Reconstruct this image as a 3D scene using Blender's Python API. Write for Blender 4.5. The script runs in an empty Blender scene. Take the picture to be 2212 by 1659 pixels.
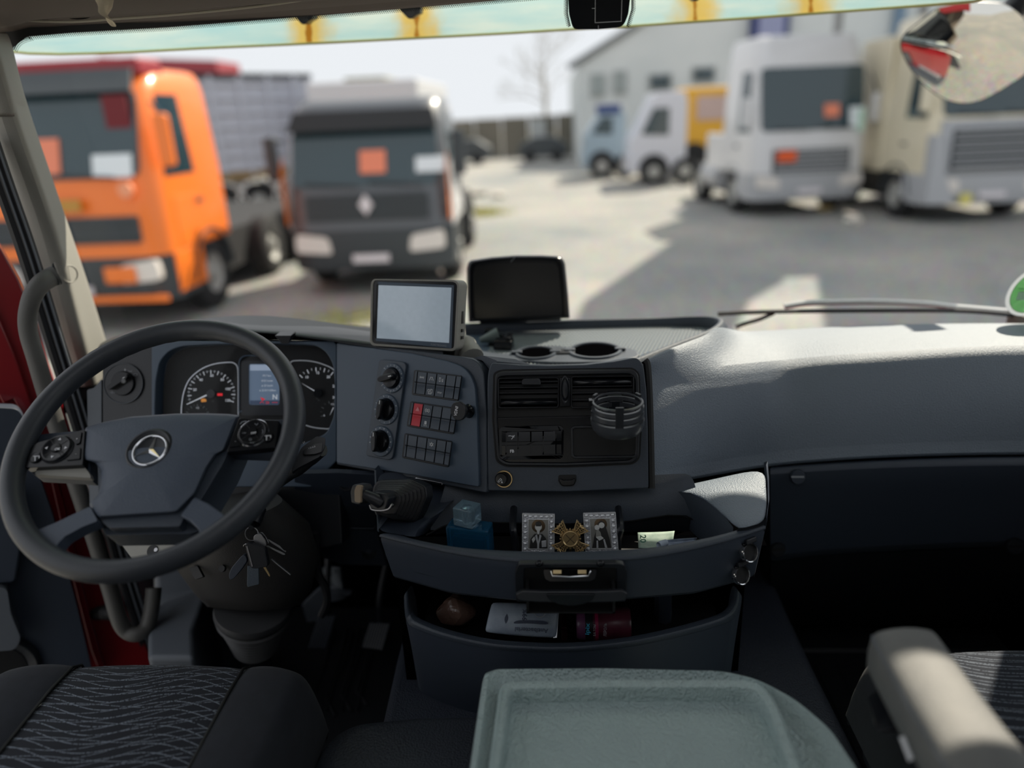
import bpy, bmesh, math, random
from mathutils import Vector as V, Matrix as MX
from math import sin, cos, tan, pi, radians, sqrt, atan2
random.seed(7)
S = bpy.context.scene
COL = S.collection

# ---------------------------------------------------------------- camera
FPX, CX, CY = 1600.0, 1106.0, 829.5
p_, y_, r_ = radians(20), radians(4), radians(2.5)
CAM = V((0, 0, 1.35))
FW = V((-sin(y_) * cos(p_), cos(y_) * cos(p_), -sin(p_)))
R0 = V((cos(y_), sin(y_), 0)); U0 = R0.cross(FW)
UP = U0 * cos(r_) + R0 * sin(r_); RT = R0 * cos(r_) - U0 * sin(r_)
cam = bpy.data.cameras.new('camera'); co = bpy.data.objects.new('camera', cam); COL.objects.link(co)
co.matrix_world = MX(((RT.x, UP.x, -FW.x, CAM.x), (RT.y, UP.y, -FW.y, CAM.y), (RT.z, UP.z, -FW.z, CAM.z), (0, 0, 0, 1)))
cam.sensor_width = 36; cam.sensor_fit = 'HORIZONTAL'; cam.lens = FPX / 2212 * 36
cam.clip_start = .02; cam.clip_end = 400
cam.dof.use_dof = True; cam.dof.focus_distance = 1.30; cam.dof.aperture_fstop = cam.lens / 22.0
S.camera = co

# ---------------------------------------------------------------- sky, sun, exposure
w = bpy.data.worlds.new('sky'); S.world = w; w.use_nodes = True
nt = w.node_tree; nt.nodes.clear()
bg = nt.nodes.new('ShaderNodeBackground'); wo = nt.nodes.new('ShaderNodeOutputWorld')
bg.inputs[0].default_value = (.885, .905, .945, 1); bg.inputs[1].default_value = 1.0
nt.links.new(bg.outputs[0], wo.inputs[0])
sun = bpy.data.lights.new('sun', 'SUN'); so = bpy.data.objects.new('sun', sun); COL.objects.link(so)
sun.energy = 7.0; sun.angle = radians(.6); sun.color = (1, .90, .74)
TOSUN = V((.45, .62, .70)).normalized()
so.rotation_euler = TOSUN.to_track_quat('Z', 'Y').to_euler(); so.location = (6, 8, 9)
S.view_settings.view_transform = 'Standard'; S.view_settings.look = 'None'
S.view_settings.exposure = 0.0; S.view_settings.gamma = 1.0; S.view_settings.use_curve_mapping = False
S.cycles.use_denoising = True
S.cycles.max_bounces = 8; S.cycles.diffuse_bounces = 4; S.cycles.glossy_bounces = 3
S.cycles.transmission_bounces = 6; S.cycles.transparent_max_bounces = 12
S.cycles.caustics_reflective = False; S.cycles.caustics_refractive = False
S.cycles.sample_clamp_indirect = 6

# ---------------------------------------------------------------- picture point -> point in the cab
def ray(x, y): return FW + RT * ((x - CX) / FPX) - UP * ((y - CY) / FPX)
def aX(x, y, q): d = ray(x, y); return CAM + d * ((q - CAM.x) / d.x)
def aY(x, y, q): d = ray(x, y); return CAM + d * ((q - CAM.y) / d.y)
def aZ(x, y, q): d = ray(x, y); return CAM + d * ((q - CAM.z) / d.z)
def zf(x0, y0, s): return lambda *a: [(x0 + x / s, y0 + y / s) for x, y in a]
class PL:
    def __init__(s, p, n):
        s.p = V(p); s.n = V(n).normalized(); s.x = V((0, 0, 1)).cross(s.n).normalized(); s.y = s.n.cross(s.x)
    def hit(s, x, y, h=0):
        d = ray(x, y); return CAM + d * ((s.p + s.n * h - CAM).dot(s.n) / d.dot(s.n))
    def pts(s, px, h=0): return [s.hit(x, y, h) for x, y in px]
    def uv(s, P): return (P - s.p).dot(s.x), (P - s.p).dot(s.y)
    def at(s, u, v, h=0): return s.p + s.x * u + s.y * v + s.n * h
    def rad(s, x, y, dx=0, dy=0): return (s.hit(x + dx, y + dy) - s.hit(x, y)).length

def rnd(px, r, n=4):
    o = []; N = len(px)
    for i in range(N):
        rr = r[i] if isinstance(r, (list, tuple)) else r
        p = V(px[i]); a = V(px[i - 1]) - p; b = V(px[(i + 1) % N]) - p
        if rr <= 0 or a.length < 1e-9 or b.length < 1e-9: o.append(tuple(p)); continue
        A = p + a.normalized() * min(rr, a.length * .48); B = p + b.normalized() * min(rr, b.length * .48)
        for k in range(n + 1):
            t = k / n; o.append(tuple(A * (1 - t) ** 2 + p * 2 * t * (1 - t) + B * t * t))
    return o
def smooth(px, n=6, closed=False):
    P = [V(q) for q in px]; N = len(P); o = []
    R = range(N if closed else N - 1)
    for i in R:
        p1, p2 = P[i], P[(i + 1) % N]
        p0 = P[i - 1] if (i > 0 or closed) else p1 * 2 - p2
        p3 = P[(i + 2) % N] if (i + 2 < N or closed) else p2 * 2 - p1
        for k in range(n):
            t = k / n
            o.append((p1 * 2 + (p2 - p0) * t + (p0 * 2 - p1 * 5 + p2 * 4 - p3) * t * t + (p1 * 3 - p0 - p2 * 3 + p3) * t ** 3) * .5)
    if not closed: o.append(P[-1])
    return o
def resamp(px, N):
    P = [V(q) for q in px]; L = [0]
    for i in range(1, len(P)): L.append(L[-1] + (P[i] - P[i - 1]).length)
    o = []; j = 0
    for k in range(N):
        t = L[-1] * k / (N - 1)
        while j < len(P) - 2 and L[j + 1] < t: j += 1
        f = 0 if L[j + 1] == L[j] else (t - L[j]) / (L[j + 1] - L[j])
        o.append(P[j].lerp(P[j + 1], min(max(f, 0), 1)))
    return o
def quad(q, u, v):
    a, b, c, d = [V(z) for z in q]; return tuple(a.lerp(b, u).lerp(d.lerp(c, u), v))
def interp(tab, x):
    for i in range(len(tab) - 1):
        if x <= tab[i + 1][0] or i == len(tab) - 2:
            a, b = tab[i], tab[i + 1]; t = (x - a[0]) / (b[0] - a[0])
            return a[1] + (b[1] - a[1]) * t

# ---------------------------------------------------------------- mesh collector
class G:
    def __init__(s): s.v = []; s.f = []
    def add(s, v, f):
        o = len(s.v); s.v += [tuple(q) for q in v]; s.f += [tuple(i + o for i in q) for q in f]; return s
    def prism(s, P, n, h0, h1):
        P = [V(q) for q in P]; n = V(n).normalized(); N = len(P)
        A = V((0, 0, 0))
        for i in range(N): A += P[i].cross(P[(i + 1) % N])
        if A.dot(n) < 0: P.reverse()
        f = [tuple(range(N))] + [tuple(range(2 * N - 1, N - 1, -1))]
        f += [(i, i + N, (i + 1) % N + N, (i + 1) % N) for i in range(N)]
        return s.add([q + n * h1 for q in P] + [q + n * h0 for q in P], f)
    def frame(s, A, B, n, h0, h1):
        n = V(n); N = len(A); A = [V(q) for q in A]; B = [V(q) for q in B]
        v = [q + n * h1 for q in A] + [q + n * h1 for q in B] + [q + n * h0 for q in A] + [q + n * h0 for q in B]
        f = []
        for i in range(N):
            j = (i + 1) % N
            f += [(i, j, j + N, i + N), (i + 2 * N, j + 2 * N, j, i), (i + N, j + N, j + 3 * N, i + 3 * N), (i + 3 * N, j + 3 * N, j + 2 * N, i + 2 * N)]
        return s.add(v, f)
    def grid(s, rows, closed=False):
        m = len(rows[0]); v = [q for r in rows for q in r]; f = []
        for i in range(len(rows) - 1):
            for j in range(m if closed else m - 1):
                k = (j + 1) % m; f.append((i * m + j, i * m + k, (i + 1) * m + k, (i + 1) * m + j))
        return s.add(v, f)
    def loft(s, loops, cap=True):
        m = len(loops[0]); o = len(s.v); s.grid(loops, True)
        if cap: s.f += [tuple(o + i for i in range(m - 1, -1, -1)), tuple(o + (len(loops) - 1) * m + i for i in range(m))]
        return s
    def box(s, c, x, y, z):
        c, x, y, z = V(c), V(x), V(y), V(z)
        v = [c + x * a + y * b + z * d for a in (-.5, .5) for b in (-.5, .5) for d in (-.5, .5)]
        return s.add(v, [(0, 1, 3, 2), (4, 6, 7, 5), (0, 4, 5, 1), (2, 3, 7, 6), (0, 2, 6, 4), (1, 5, 7, 3)])
    def bx(s, x0, x1, y0, y1, z0, z1):
        return s.box(((x0 + x1) / 2, (y0 + y1) / 2, (z0 + z1) / 2), (x1 - x0, 0, 0), (0, y1 - y0, 0), (0, 0, z1 - z0))
    def tube(s, P, r, n=10, closed=False, cap=True, flat=None):
        P = [V(q) for q in P]; N = len(P); loops = []; up = None
        for i in range(N):
            a = P[i - 1] if (i > 0 or closed) else P[i]; b = P[(i + 1) % N] if (i < N - 1 or closed) else P[i]
            t = (b - a).normalized()
            if up is None: up = t.cross(V((.3, .5, .81))).normalized()
            up = (up - t * up.dot(t)).normalized(); sd = t.cross(up)
            rr = r[i] if isinstance(r, (list, tuple)) else r
            loops.append([P[i] + (up * cos(2 * pi * k / n) + sd * sin(2 * pi * k / n)) * rr for k in range(n)])
        if closed: s.grid(loops + [loops[0]], True)
        else: s.loft(loops, cap)
        return s
    def lathe(s, prof, o, ax, n=24, x=None, sx=1.0, a0=0, a1=2 * pi):
        o = V(o); ax = V(ax).normalized(); x = V(x) if x else ax.cross(V((.21, .33, .92))).normalized()
        x = (x - ax * x.dot(ax)).normalized(); y = ax.cross(x); full = abs(a1 - a0 - 2 * pi) < 1e-6
        m = n if full else n + 1
        rows = [[o + ax * h + (x * (cos(a0 + (a1 - a0) * k / n) * sx) + y * sin(a0 + (a1 - a0) * k / n)) * r for k in range(m)] for r, h in prof]
        return s.grid(rows, full)
    def disc(s, o, ax, r, h0, h1, n=24, x=None, sx=1.0):
        return s.lathe([(1e-5, h0), (r, h0), (r, h1), (1e-5, h1)], o, ax, n, x, sx)
    def ball(s, o, r, n=12, sc=(1, 1, 1)):
        rows = []
        for i in range(n // 2 + 1):
            a = pi * i / (n // 2); rows.append([V(o) + V((r * sc[0] * sin(a) * cos(2 * pi * k / n), r * sc[1] * sin(a) * sin(2 * pi * k / n), r * sc[2] * cos(a))) for k in range(n)])
        return s.grid(rows, True)
    def strip(s, P, n, wd, h=.0003):
        P = [V(q) for q in P]; n = V(n).normalized()
        for i in range(len(P) - 1):
            d = P[i + 1] - P[i]
            if d.length < 1e-7: continue
            t = d.normalized(); sd = n.cross(t) * (wd / 2); e = t * (wd * .3)
            s.add([P[i] - e - sd + n * h, P[i + 1] + e - sd + n * h, P[i + 1] + e + sd + n * h, P[i] - e + sd + n * h], [(0, 1, 2, 3)])
        return s

WM = {}
def link(o, parent, local=False):
    COL.objects.link(o)
    if parent is not None:
        o.parent = parent
        if not local: o.matrix_parent_inverse = WM.get(parent.name, MX.Identity(4)).inverted()
    return o
def obj(name, g, m, parent=None, bev=0, seg=2, sm=True, sol=0, sub=0, local=False, label=None, fix=True, ang=40, kind=None):
    me = bpy.data.meshes.new(name); me.from_pydata(g.v, [], g.f); me.validate()
    if fix:
        b = bmesh.new(); b.from_mesh(me); bmesh.ops.remove_doubles(b, verts=b.verts, dist=1e-6); bmesh.ops.recalc_face_normals(b, faces=b.faces); b.to_mesh(me); b.free()
    if sm:
        me.polygons.foreach_set('use_smooth', [True] * len(me.polygons))
        if not bev: me.set_sharp_from_angle(angle=radians(ang))
    me.materials.append(m)
    o = bpy.data.objects.new(name, me); link(o, parent, local)
    if sol: q = o.modifiers.new('thick', 'SOLIDIFY'); q.thickness = abs(sol); q.offset = -1 if sol > 0 else 1
    if sub: q = o.modifiers.new('sub', 'SUBSURF'); q.levels = sub; q.render_levels = sub
    if bev:
        q = o.modifiers.new('bev', 'BEVEL'); q.width = bev; q.segments = seg; q.limit_method = 'ANGLE'; q.angle_limit = radians(32); q.harden_normals = True
    if label: o['label'] = label
    if kind: o['kind'] = kind
    return o
def thing(name, label, cat, loc=(0, 0, 0), group=None, rz=0):
    o = bpy.data.objects.new(name, None); COL.objects.link(o); o.empty_display_size = .05
    o.location = loc; o.rotation_euler = (0, 0, rz)
    WM[o.name] = MX.Translation(V(loc)) @ MX.Rotation(rz, 4, 'Z')
    o['label'] = label; o['category'] = cat
    if group: o['group'] = group
    return o
def tag(o, label, cat, group=None):
    o['label'] = label; o['category'] = cat
    if group: o['group'] = group
    return o
def struct(o): o['kind'] = 'structure'; return o

TXT = []
def text(s, pl, px, hpx, m, parent, ang=0, h=.0004, name='lettering', wpx=None, al='CENTER', flip=False, bold=0):
    """flat print on plane pl at picture point px, cap height hpx picture pixels, turned by ang degrees"""
    x, y = px; a = radians(ang); o = pl.hit(x, y, h)
    ex = (pl.hit(x + cos(a), y + sin(a), h) - o).normalized(); n = pl.n; ey = n.cross(ex)
    size = (pl.hit(x + sin(a) * hpx, y - cos(a) * hpx, h) - o).length / .70
    sx = 1.0
    TXT.append((s, o, ex, ey, n, size, wpx and (pl.hit(x + cos(a) * wpx, y + sin(a) * wpx, h) - o).length, m, parent, name, al, bold))
def make_texts():
    obs = []
    for t in TXT:
        cu = bpy.data.curves.new('t', 'FONT'); cu.body = t[0]; cu.size = 1; cu.align_x = t[10]; cu.align_y = 'CENTER'; cu.resolution_u = 3; cu.offset = t[11]
        o = bpy.data.objects.new('t', cu); COL.objects.link(o); obs.append(o)
    dg = bpy.context.evaluated_depsgraph_get(); dg.update()
    for o, t in zip(obs, TXT):
        me = bpy.data.meshes.new_from_object(o.evaluated_get(dg)); s, p, ex, ey, n, size, wd, m, parent, name = t[:10]
        xs = [v.co.x for v in me.vertices]; sx = size
        if wd and xs: sx = wd / max(max(xs) - min(xs), 1e-6)
        for v in me.vertices: v.co = p + ex * (v.co.x * sx) + ey * (v.co.y * size)
        me.materials.clear(); me.materials.append(m); me.name = name
        k = bpy.data.objects.new(name, me); link(k, parent)
        cu = o.data; bpy.data.objects.remove(o); bpy.data.curves.remove(cu)

# ---------------------------------------------------------------- materials
def s2l(c): c /= 255; return c / 12.92 if c <= .04045 else ((c + .055) / 1.055) ** 2.4
def C(r, g, b): return (s2l(r), s2l(g), s2l(b), 1)
def nodes(m): return m.node_tree.nodes, m.node_tree.links
def mat(name, col, rough=.5, metal=0, spec=.5, bump=None, trans=0, emit=0, coat=0, var=None, sheen=0, ior=1.5):
    m = bpy.data.materials.new(name); m.use_nodes = True; N, L = nodes(m); b = N['Principled BSDF']
    if len(col) == 3: col = C(*col)
    b.inputs['Base Color'].default_value = col; b.inputs['Roughness'].default_value = rough; b.inputs['Metallic'].default_value = metal
    b.inputs['Specular IOR Level'].default_value = spec; b.inputs['Transmission Weight'].default_value = trans; b.inputs['IOR'].default_value = ior
    b.inputs['Coat Weight'].default_value = coat; b.inputs['Coat Roughness'].default_value = .08
    b.inputs['Sheen Weight'].default_value = sheen
    if emit: b.inputs['Emission Color'].default_value = col; b.inputs['Emission Strength'].default_value = emit
    if bump or var: tc = N.new('ShaderNodeTexCoord')
    if bump:
        kind, sc, st, di = bump; bp = N.new('ShaderNodeBump'); bp.inputs['Strength'].default_value = st; bp.inputs['Distance'].default_value = di
        if kind == 'noise':
            t = N.new('ShaderNodeTexNoise'); t.inputs['Scale'].default_value = sc; t.inputs['Detail'].default_value = 3; out = t.outputs[0]
        else:
            t = N.new('ShaderNodeTexVoronoi'); t.feature = 'SMOOTH_F1' if kind == 'pebble' else 'DISTANCE_TO_EDGE'; t.inputs['Scale'].default_value = sc
            if kind == 'pebble': t.inputs['Smoothness'].default_value = .35; bp.invert = True
            out = t.outputs['Distance']
        L.new(tc.outputs['Object'], t.inputs['Vector']); L.new(out, bp.inputs['Height']); L.new(bp.outputs[0], b.inputs['Normal'])
    if var:
        sc, c2, lo, hi = var; t = N.new('ShaderNodeTexNoise'); t.inputs['Scale'].default_value = sc; t.inputs['Detail'].default_value = 6
        r = N.new('ShaderNodeValToRGB'); r.color_ramp.elements[0].position = lo; r.color_ramp.elements[1].position = hi
        r.color_ramp.elements[0].color = col; r.color_ramp.elements[1].color = C(*c2) if len(c2) == 3 else c2
        L.new(tc.outputs['Object'], t.inputs['Vector']); L.new(t.outputs[0], r.inputs[0]); L.new(r.outputs[0], b.inputs['Base Color'])
    return m
def glassmat(name, tint=(1, 1, 1, 1), fac=1.0, rough=0.0):
    m = bpy.data.materials.new(name); m.use_nodes = True; N, L = nodes(m); N.clear()
    o = N.new('ShaderNodeOutputMaterial'); mx = N.new('ShaderNodeMixShader'); t = N.new('ShaderNodeBsdfTransparent'); g = N.new('ShaderNodeBsdfGlossy')
    fr = N.new('ShaderNodeFresnel'); fr.inputs[0].default_value = 1.45; mu = N.new('ShaderNodeMath'); mu.operation = 'MULTIPLY'; mu.inputs[1].default_value = fac
    t.inputs[0].default_value = tint; g.inputs['Roughness'].default_value = rough
    L.new(fr.outputs[0], mu.inputs[0]); L.new(mu.outputs[0], mx.inputs[0]); L.new(t.outputs[0], mx.inputs[1]); L.new(g.outputs[0], mx.inputs[2]); L.new(mx.outputs[0], o.inputs[0])
    return m
GR = ('noise', 900, .35, .0006)
M = dict(
    plastic=mat('dark_grained_plastic', (56, 64, 77), .48, bump=GR),
    panel=mat('blue_grey_panel_plastic', (74, 89, 106), .42, bump=('noise', 1500, .15, .0004)),
    black=mat('black_plastic', (30, 33, 39), .38),
    gloss=mat('gloss_black_plastic', (17, 19, 24), .2, spec=.35),
    cavity=mat('black_recess_plastic', (9, 10, 13), .6),  # also stands for the shade inside recesses
    unlit=mat('unlit_black', (4, 4, 5), .9, spec=0),  # dead black standing in for places no light reaches
    pad=mat('grey_leather_grain_pad', (108, 120, 134), .55, spec=1.0, bump=('noise', 420, .8, .002)),
    soft=mat('dark_leather_grain_plastic', (60, 68, 79), .45, bump=('noise', 480, .5, .0012)),
    rim=mat('steering_wheel_rubber', (56, 60, 66), .42, bump=('noise', 260, .25, .0008)),
    hub=mat('steering_wheel_leather_grain', (74, 84, 99), .46, bump=('noise', 420, .5, .0012)),
    trim=mat('beige_grey_pillar_plastic', (150, 148, 141), .55, bump=('noise', 700, .5, .001)),
    head=mat('brown_grey_headliner_fabric', (104, 96, 88), .9, bump=('noise', 900, .4, .001)),
    rear=mat('pale_bounce_headliner', (176, 180, 184), .9),  # unseen cab lining made pale to bounce light forward
    rail=mat('grey_grained_handle_plastic', (84, 83, 81), .5, bump=('noise', 700, .5, .001)),
    shroud=mat('dark_grained_column_plastic', (58, 57, 57), .5, bump=('noise', 480, .5, .0012)), bellow=mat('grey_bellows_rubber', (74, 75, 77), .5),
    rubber=mat('black_rubber', (32, 33, 37), .5),
    matrub=mat('black_floor_mat_rubber', (30, 32, 36), .55),
    chrome=mat('polished_chrome', (210, 212, 216), .15, 1),
    steel=mat('worn_steel', (165, 165, 168), .35, 1),
    gold=mat('gilded_brass', (206, 178, 130), .3, .7),
    red=mat('dark_red_car_paint', (128, 14, 24), .35, coat=.5),
    white=mat('white_print', (228, 230, 234), .6),
    dimw=mat('grey_print', (150, 154, 160), .6),
    switch=mat('switch_key_plastic', (66, 77, 90), .4, bump=('noise', 1500, .1, .0003)),
    hazard=mat('red_switch_plastic', (205, 44, 60), .4),
    pebble=mat('pebbled_grey_leatherette', (172, 190, 190), .36, bump=('pebble', 250, 1.0, .0030)),
    pebbled=mat('pebbled_dark_leatherette', (48, 52, 60), .5, bump=('pebble', 260, .6, .0016)),
    tunnel=mat('blue_black_tunnel_carpet', (46, 52, 64), .6, bump=('pebble', 330, .7, .0016)),
    cloth=mat('dark_navy_seat_cloth', (19, 23, 31), .95, sheen=.05, bump=('noise', 1400, .4, .0006), var=(60, (26, 30, 39), .3, .7)),
    kick=mat('grey_kick_panel_plastic', (96, 102, 110), .55, bump=('noise', 700, .4, .001)),
    needle=mat('white_needle', (235, 236, 238), .5, emit=.25),
    dial=mat('black_dial_face', (12, 13, 15), .7),
    glassws=glassmat('windscreen_glass', (.97, .985, .98, 1), .55),
    lens=glassmat('cluster_lens', (.95, .96, .98, 1), .22, .0),
)
# ================================================================ yard ground
def ground_mat():
    m = bpy.data.materials.new('dusty_gravel_yard'); m.use_nodes = True; N, L = nodes(m); b = N['Principled BSDF']
    tc = N.new('ShaderNodeTexCoord'); a = N.new('ShaderNodeTexNoise'); a.inputs['Scale'].default_value = .35; a.inputs['Detail'].default_value = 8; a.inputs['Roughness'].default_value = .65
    r = N.new('ShaderNodeValToRGB'); e = r.color_ramp.elements; e[0].position = .3; e[0].color = C(140, 146, 146); e[1].position = .72; e[1].color = C(190, 184, 174)
    g = N.new('ShaderNodeTexVoronoi'); g.inputs['Scale'].default_value = 24; bp = N.new('ShaderNodeBump'); bp.inputs['Strength'].default_value = .7; bp.inputs['Distance'].default_value = .02
    mx = N.new('ShaderNodeMix'); mx.data_type = 'RGBA'; mx.blend_type = 'MULTIPLY'; mx.inputs[0].default_value = .45
    L.new(tc.outputs['Object'], a.inputs['Vector']); L.new(tc.outputs['Object'], g.inputs['Vector']); L.new(a.outputs[0], r.inputs[0])
    L.new(r.outputs[0], mx.inputs[6]); L.new(g.outputs['Color'], mx.inputs[7]); L.new(mx.outputs[2], b.inputs['Base Color'])
    L.new(g.outputs['Distance'], bp.inputs['Height']); L.new(bp.outputs[0], b.inputs['Normal']); b.inputs['Roughness'].default_value = .95
    return m
GZ = -1.05
struct(obj('ground', G().grid([[(x, y, GZ) for x in range(-90, 91, 15)] for y in range(-60, 141, 20)]), ground_mat(), sm=False))

# ================================================================ cab shell
XW = 1.14
def wsY(x, z): return 1.80 - .30 * (z - .85) - .09 * (x / 1.1) ** 2
def ws(px, py, off=0):
    q = 1.7
    for _ in range(25): P = aY(px, py, q); q = wsY(P.x, P.z) - off
    return aY(px, py, q)
def wsn(P): return V((.148 * P.x, -1, -.30)).normalized()     # inward normal

struct(obj('floor', G().bx(-XW, XW, -.9, 1.86, -.06, 0), M['matrub']))
struct(obj('ceiling', G().grid([[(-XW, y, z), (-.7, y, z + .03), (.7, y, z + .03), (XW, y, z)] for y, z in ((.60, 1.77), (.9, 1.76), (1.25, 1.72), (1.40, 1.66))]).grid([[(-XW, y, 1.78), (-.7, y, 1.81), (.7, y, 1.81), (XW, y, 1.78)] for y in (-.95, -.40)]).grid([[(-XW, y, 1.78), (-.5, y, 1.81)] for y in (-.40, .60)]).grid([[(.5, y, 1.81), (XW, y, 1.78)] for y in (-.40, .60)]), M['rear'], sol=-.03))  # roof opening added to let sky light into the cab
struct(obj('wall_back', G().bx(-XW, XW, -.95, -.90, 0, 1.8), M['rear']))
# left and right body sides behind the door openings, rear quarter and roof rails
struct(obj('wall_left', G().bx(-XW - .05, -XW, -.95, -.05, 0, 1.8).bx(-XW - .05, -XW, -.05, 1.5, 1.62, 1.8).bx(-XW - .05, -XW, -.05, 1.70, -.05, .10).bx(-XW - .05, -XW, 1.62, 1.86, -.05, .74), M['rear']))
wr = struct(obj('wall_right', G().bx(XW, XW + .05, -.95, .05, 0, 1.8).bx(XW, XW + .05, .05, 1.55, 1.60, 1.8).bx(XW, XW + .05, .05, 1.72, -.05, .82).bx(XW, XW + .05, 1.5, 1.62, .8, 1.7).bx(XW, XW + .05, 1.5, 1.90, -.06, .83), M['head']))
obj('window_pane', G().bx(XW + .02, XW + .026, .05, 1.5, .82, 1.6), M['glassws'], wr)
struct(obj('wall_front', G().bx(-XW, XW, 1.80, 1.86, -.06, .80).bx(-XW, XW, 1.47, 1.84, .765, .785), M['unlit']))  # upper slab added to keep sun from leaking behind the dash

# ================================================================ windscreen (window_1)
w1 = struct(obj('window_1', G().grid([[(x, wsY(x, z), z) for x in [-1.12 + 2.24 * i / 24 for i in range(25)]] for z in [.80 + .80 * k / 10 for k in range(11)]]), M['glassws'], sm=True, fix=False))
w1['label'] = 'wide raked windscreen with black printed edge'
frm = M['cavity']
top = [(-40, 82), (20, 74), (60, 63), (150, 55), (360, 43), (600, 24), (850, 4), (1100, -18), (1600, -62), (2300, -130)]
def bandpts(tab, dy, off, xs): return [ws(x, interp(tab, x) + dy, off) for x in xs]
XS = [-40, 20, 40, 60, 100, 150, 250, 360, 480, 600, 720, 850, 980, 1100, 1350, 1600, 1950, 2300]
obj('printed_edge', G().grid([bandpts(top, -12, .006, XS), bandpts(top, 15, .006, XS)]), frm, w1)
# corner and side band of the black print
def sideband(): 
    o = [(8, 60), (10, 100), (26, 160), (56, 255), (100, 380), (144, 505), (176, 600), (225, 750)]
    i = [(60, 78), (25, 105), (37, 160), (66, 255), (110, 380), (153, 505), (186, 600), (234, 750)]
    return G().grid([[ws(x, y, .006) for x, y in o], [ws(x, y, .006) for x, y in i]])
obj('printed_edge', sideband(), frm, w1)
obj('printed_edge', G().add([ws(x, y, .0058) for x, y in [(5, 70), (60, 70), (70, 74), (40, 86), (27, 100), (22, 122), (8, 110)]], [(0, 1, 2, 3, 4, 5, 6)]), frm, w1)
dots = G()
def dot(px, py, r):
    P = ws(px, py, .005); n = wsn(P); x = V((1, 0, 0)); x = (x - n * x.dot(n)).normalized(); y = n.cross(x)
    dots.add([P + (x * cos(a) + y * sin(a)) * r for a in [pi / 3 * k for k in range(6)]], [tuple(range(6))])
for i in range(300):
    x = 62 + i * 4.2
    if x > 1232: break
    yb = interp(top, x) + 16
    for k in range(3): dot(x + (k % 2) * 2.1, yb + k * 3.4, .0019 - k * .00045)
for i in range(18):
    a = i / 17; p = V((62, 79)).lerp(V((27, 104)), a) + V((-6, -4)) * sin(a * pi)
    for k in range(4): dot(p.x + k * 3.2, p.y + k * 2.6, .0018 - k * .0003)
for s in (-1, 1):
    for i in range(18):
        for k in range(3):
            y = -8 + i * 3.7 + (k % 2) * 1.8; x = (1227 + max(0, y - 30) * .22 if s < 0 else 1364 - max(0, y - 20) * .30) + s * (1.5 + k * 3.2); dot(x, y, .0018 - k * .0004)
obj('printed_dots', dots, frm, w1, fix=False, kind='stuff')
PS = PL(ws(1293, 25, .008), wsn(ws(1293, 25)))
obj('sensor_patch', G().prism(PS.pts(rnd([(1226, -30), (1229, 30), (1238, 63), (1290, 63), (1346, 58), (1357, 30), (1364, -30)], [0, 6, 10, 2, 14, 6, 0])), PS.n, -.002, .002), M['gloss'], w1)
pl_ = G()
for q in ([(1286, -20), (1285.5, 49), (1342, 46), (1344, -20)], [(1279, 18), (1286, 18)], [(1292.5, 55.5), (1292.5, 64)]): pl_.strip(PS.pts(q, .0021), PS.n, .0011)
obj('printed_line', pl_, M['white'], w1, fix=False)

# ================================================================ header trim above the windscreen
HX = [-120, -40, 20, 40, 60, 100, 150, 250, 360, 480, 600, 720, 850, 1100, 1600, 2300]
def hrow(dy, Y): return [aY(x, interp(top, x) + dy, Y) for x in HX]
hd = obj('trim_1', G().grid([hrow(2, 1.575), hrow(-4, 1.56), hrow(-11, 1.535), hrow(-13, 1.535), hrow(-15, 1.52), hrow(-30, 1.49), hrow(-34, 1.47), hrow(-36, 1.43), hrow(-75, 1.36), hrow(-120, 1.32), [V((P.x, 1.33, 1.73)) for P in hrow(-120, 1.32)]]), M['head'], sol=.012)
struct(hd)
obj('finger_recess', G().lathe([(1e-5, .0), (.0035, .0), (.0045, .001), (.0045, -.004)], aY(172, 36, 1.487), (0, -1, -.3), 24, (1, 0, 0), 5), M['cavity'], hd)

# ================================================================ left A-pillar trim
ST = [70, 100, 160, 255, 380, 505, 600, 750, 900, 1050]
RX = [10, 22, 34, 62, 106, 149, 182, 229, 275, 320]
DX = [-26, -14, 3, 29, 75, 119, 141, 180, 222, 262]
EX = [-80, -62, -42, -20, 28, 72, 98, 142, 188, 235]
LX = [-110, -92, -72, -48, -4, 42, 72, 118, 164, 210]
def pil(i0, i1, dY=0):
    rows = []
    for i in range(i0, i1):
        y = ST[i]; a = ws(RX[i], y, .012); Y = a.y
        k = 1.0
        rows.append([a, ws(RX[i] - 2, y, .02), aY(DX[i] * .75 + RX[i] * .25, y, Y - .085), aY(DX[i] + 3, y, Y - .118), aY(DX[i] - 3, y, Y - .125), aY(DX[i] * .5 + EX[i] * .5, y, Y - .135), aY(EX[i] + 3, y, Y - .13), aY(EX[i], y, Y - .115)])
    return rows
tp = obj('trim_2', G().grid(pil(2, 10)), M['trim'], sol=.006, sub=1)
struct(tp)
capg = [[P + V((.004, -.006, 0)) for P in r] for r in pil(0, 4)]
obj('pillar_cap', G().grid(capg), M['trim'], tp, sol=.006, sub=1)
PP = PL(aY(149, 592, 1.525), (.93, -.36, .04))
obj('screw_cover', G().lathe([(.0165, .0), (.018, .0025), (.0195, .0)], PP.hit(150, 592, -.002), PP.n, 28), M['trim'], tp)
piping = []
for i in range(3, 10): a = ws(RX[i], ST[i]); piping.append(aY(EX[i] - 1, ST[i], a.y - .125))
obj('stitched_edge', G().tube(smooth(piping, 4), .0035, 6), M['soft'], tp)

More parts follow.
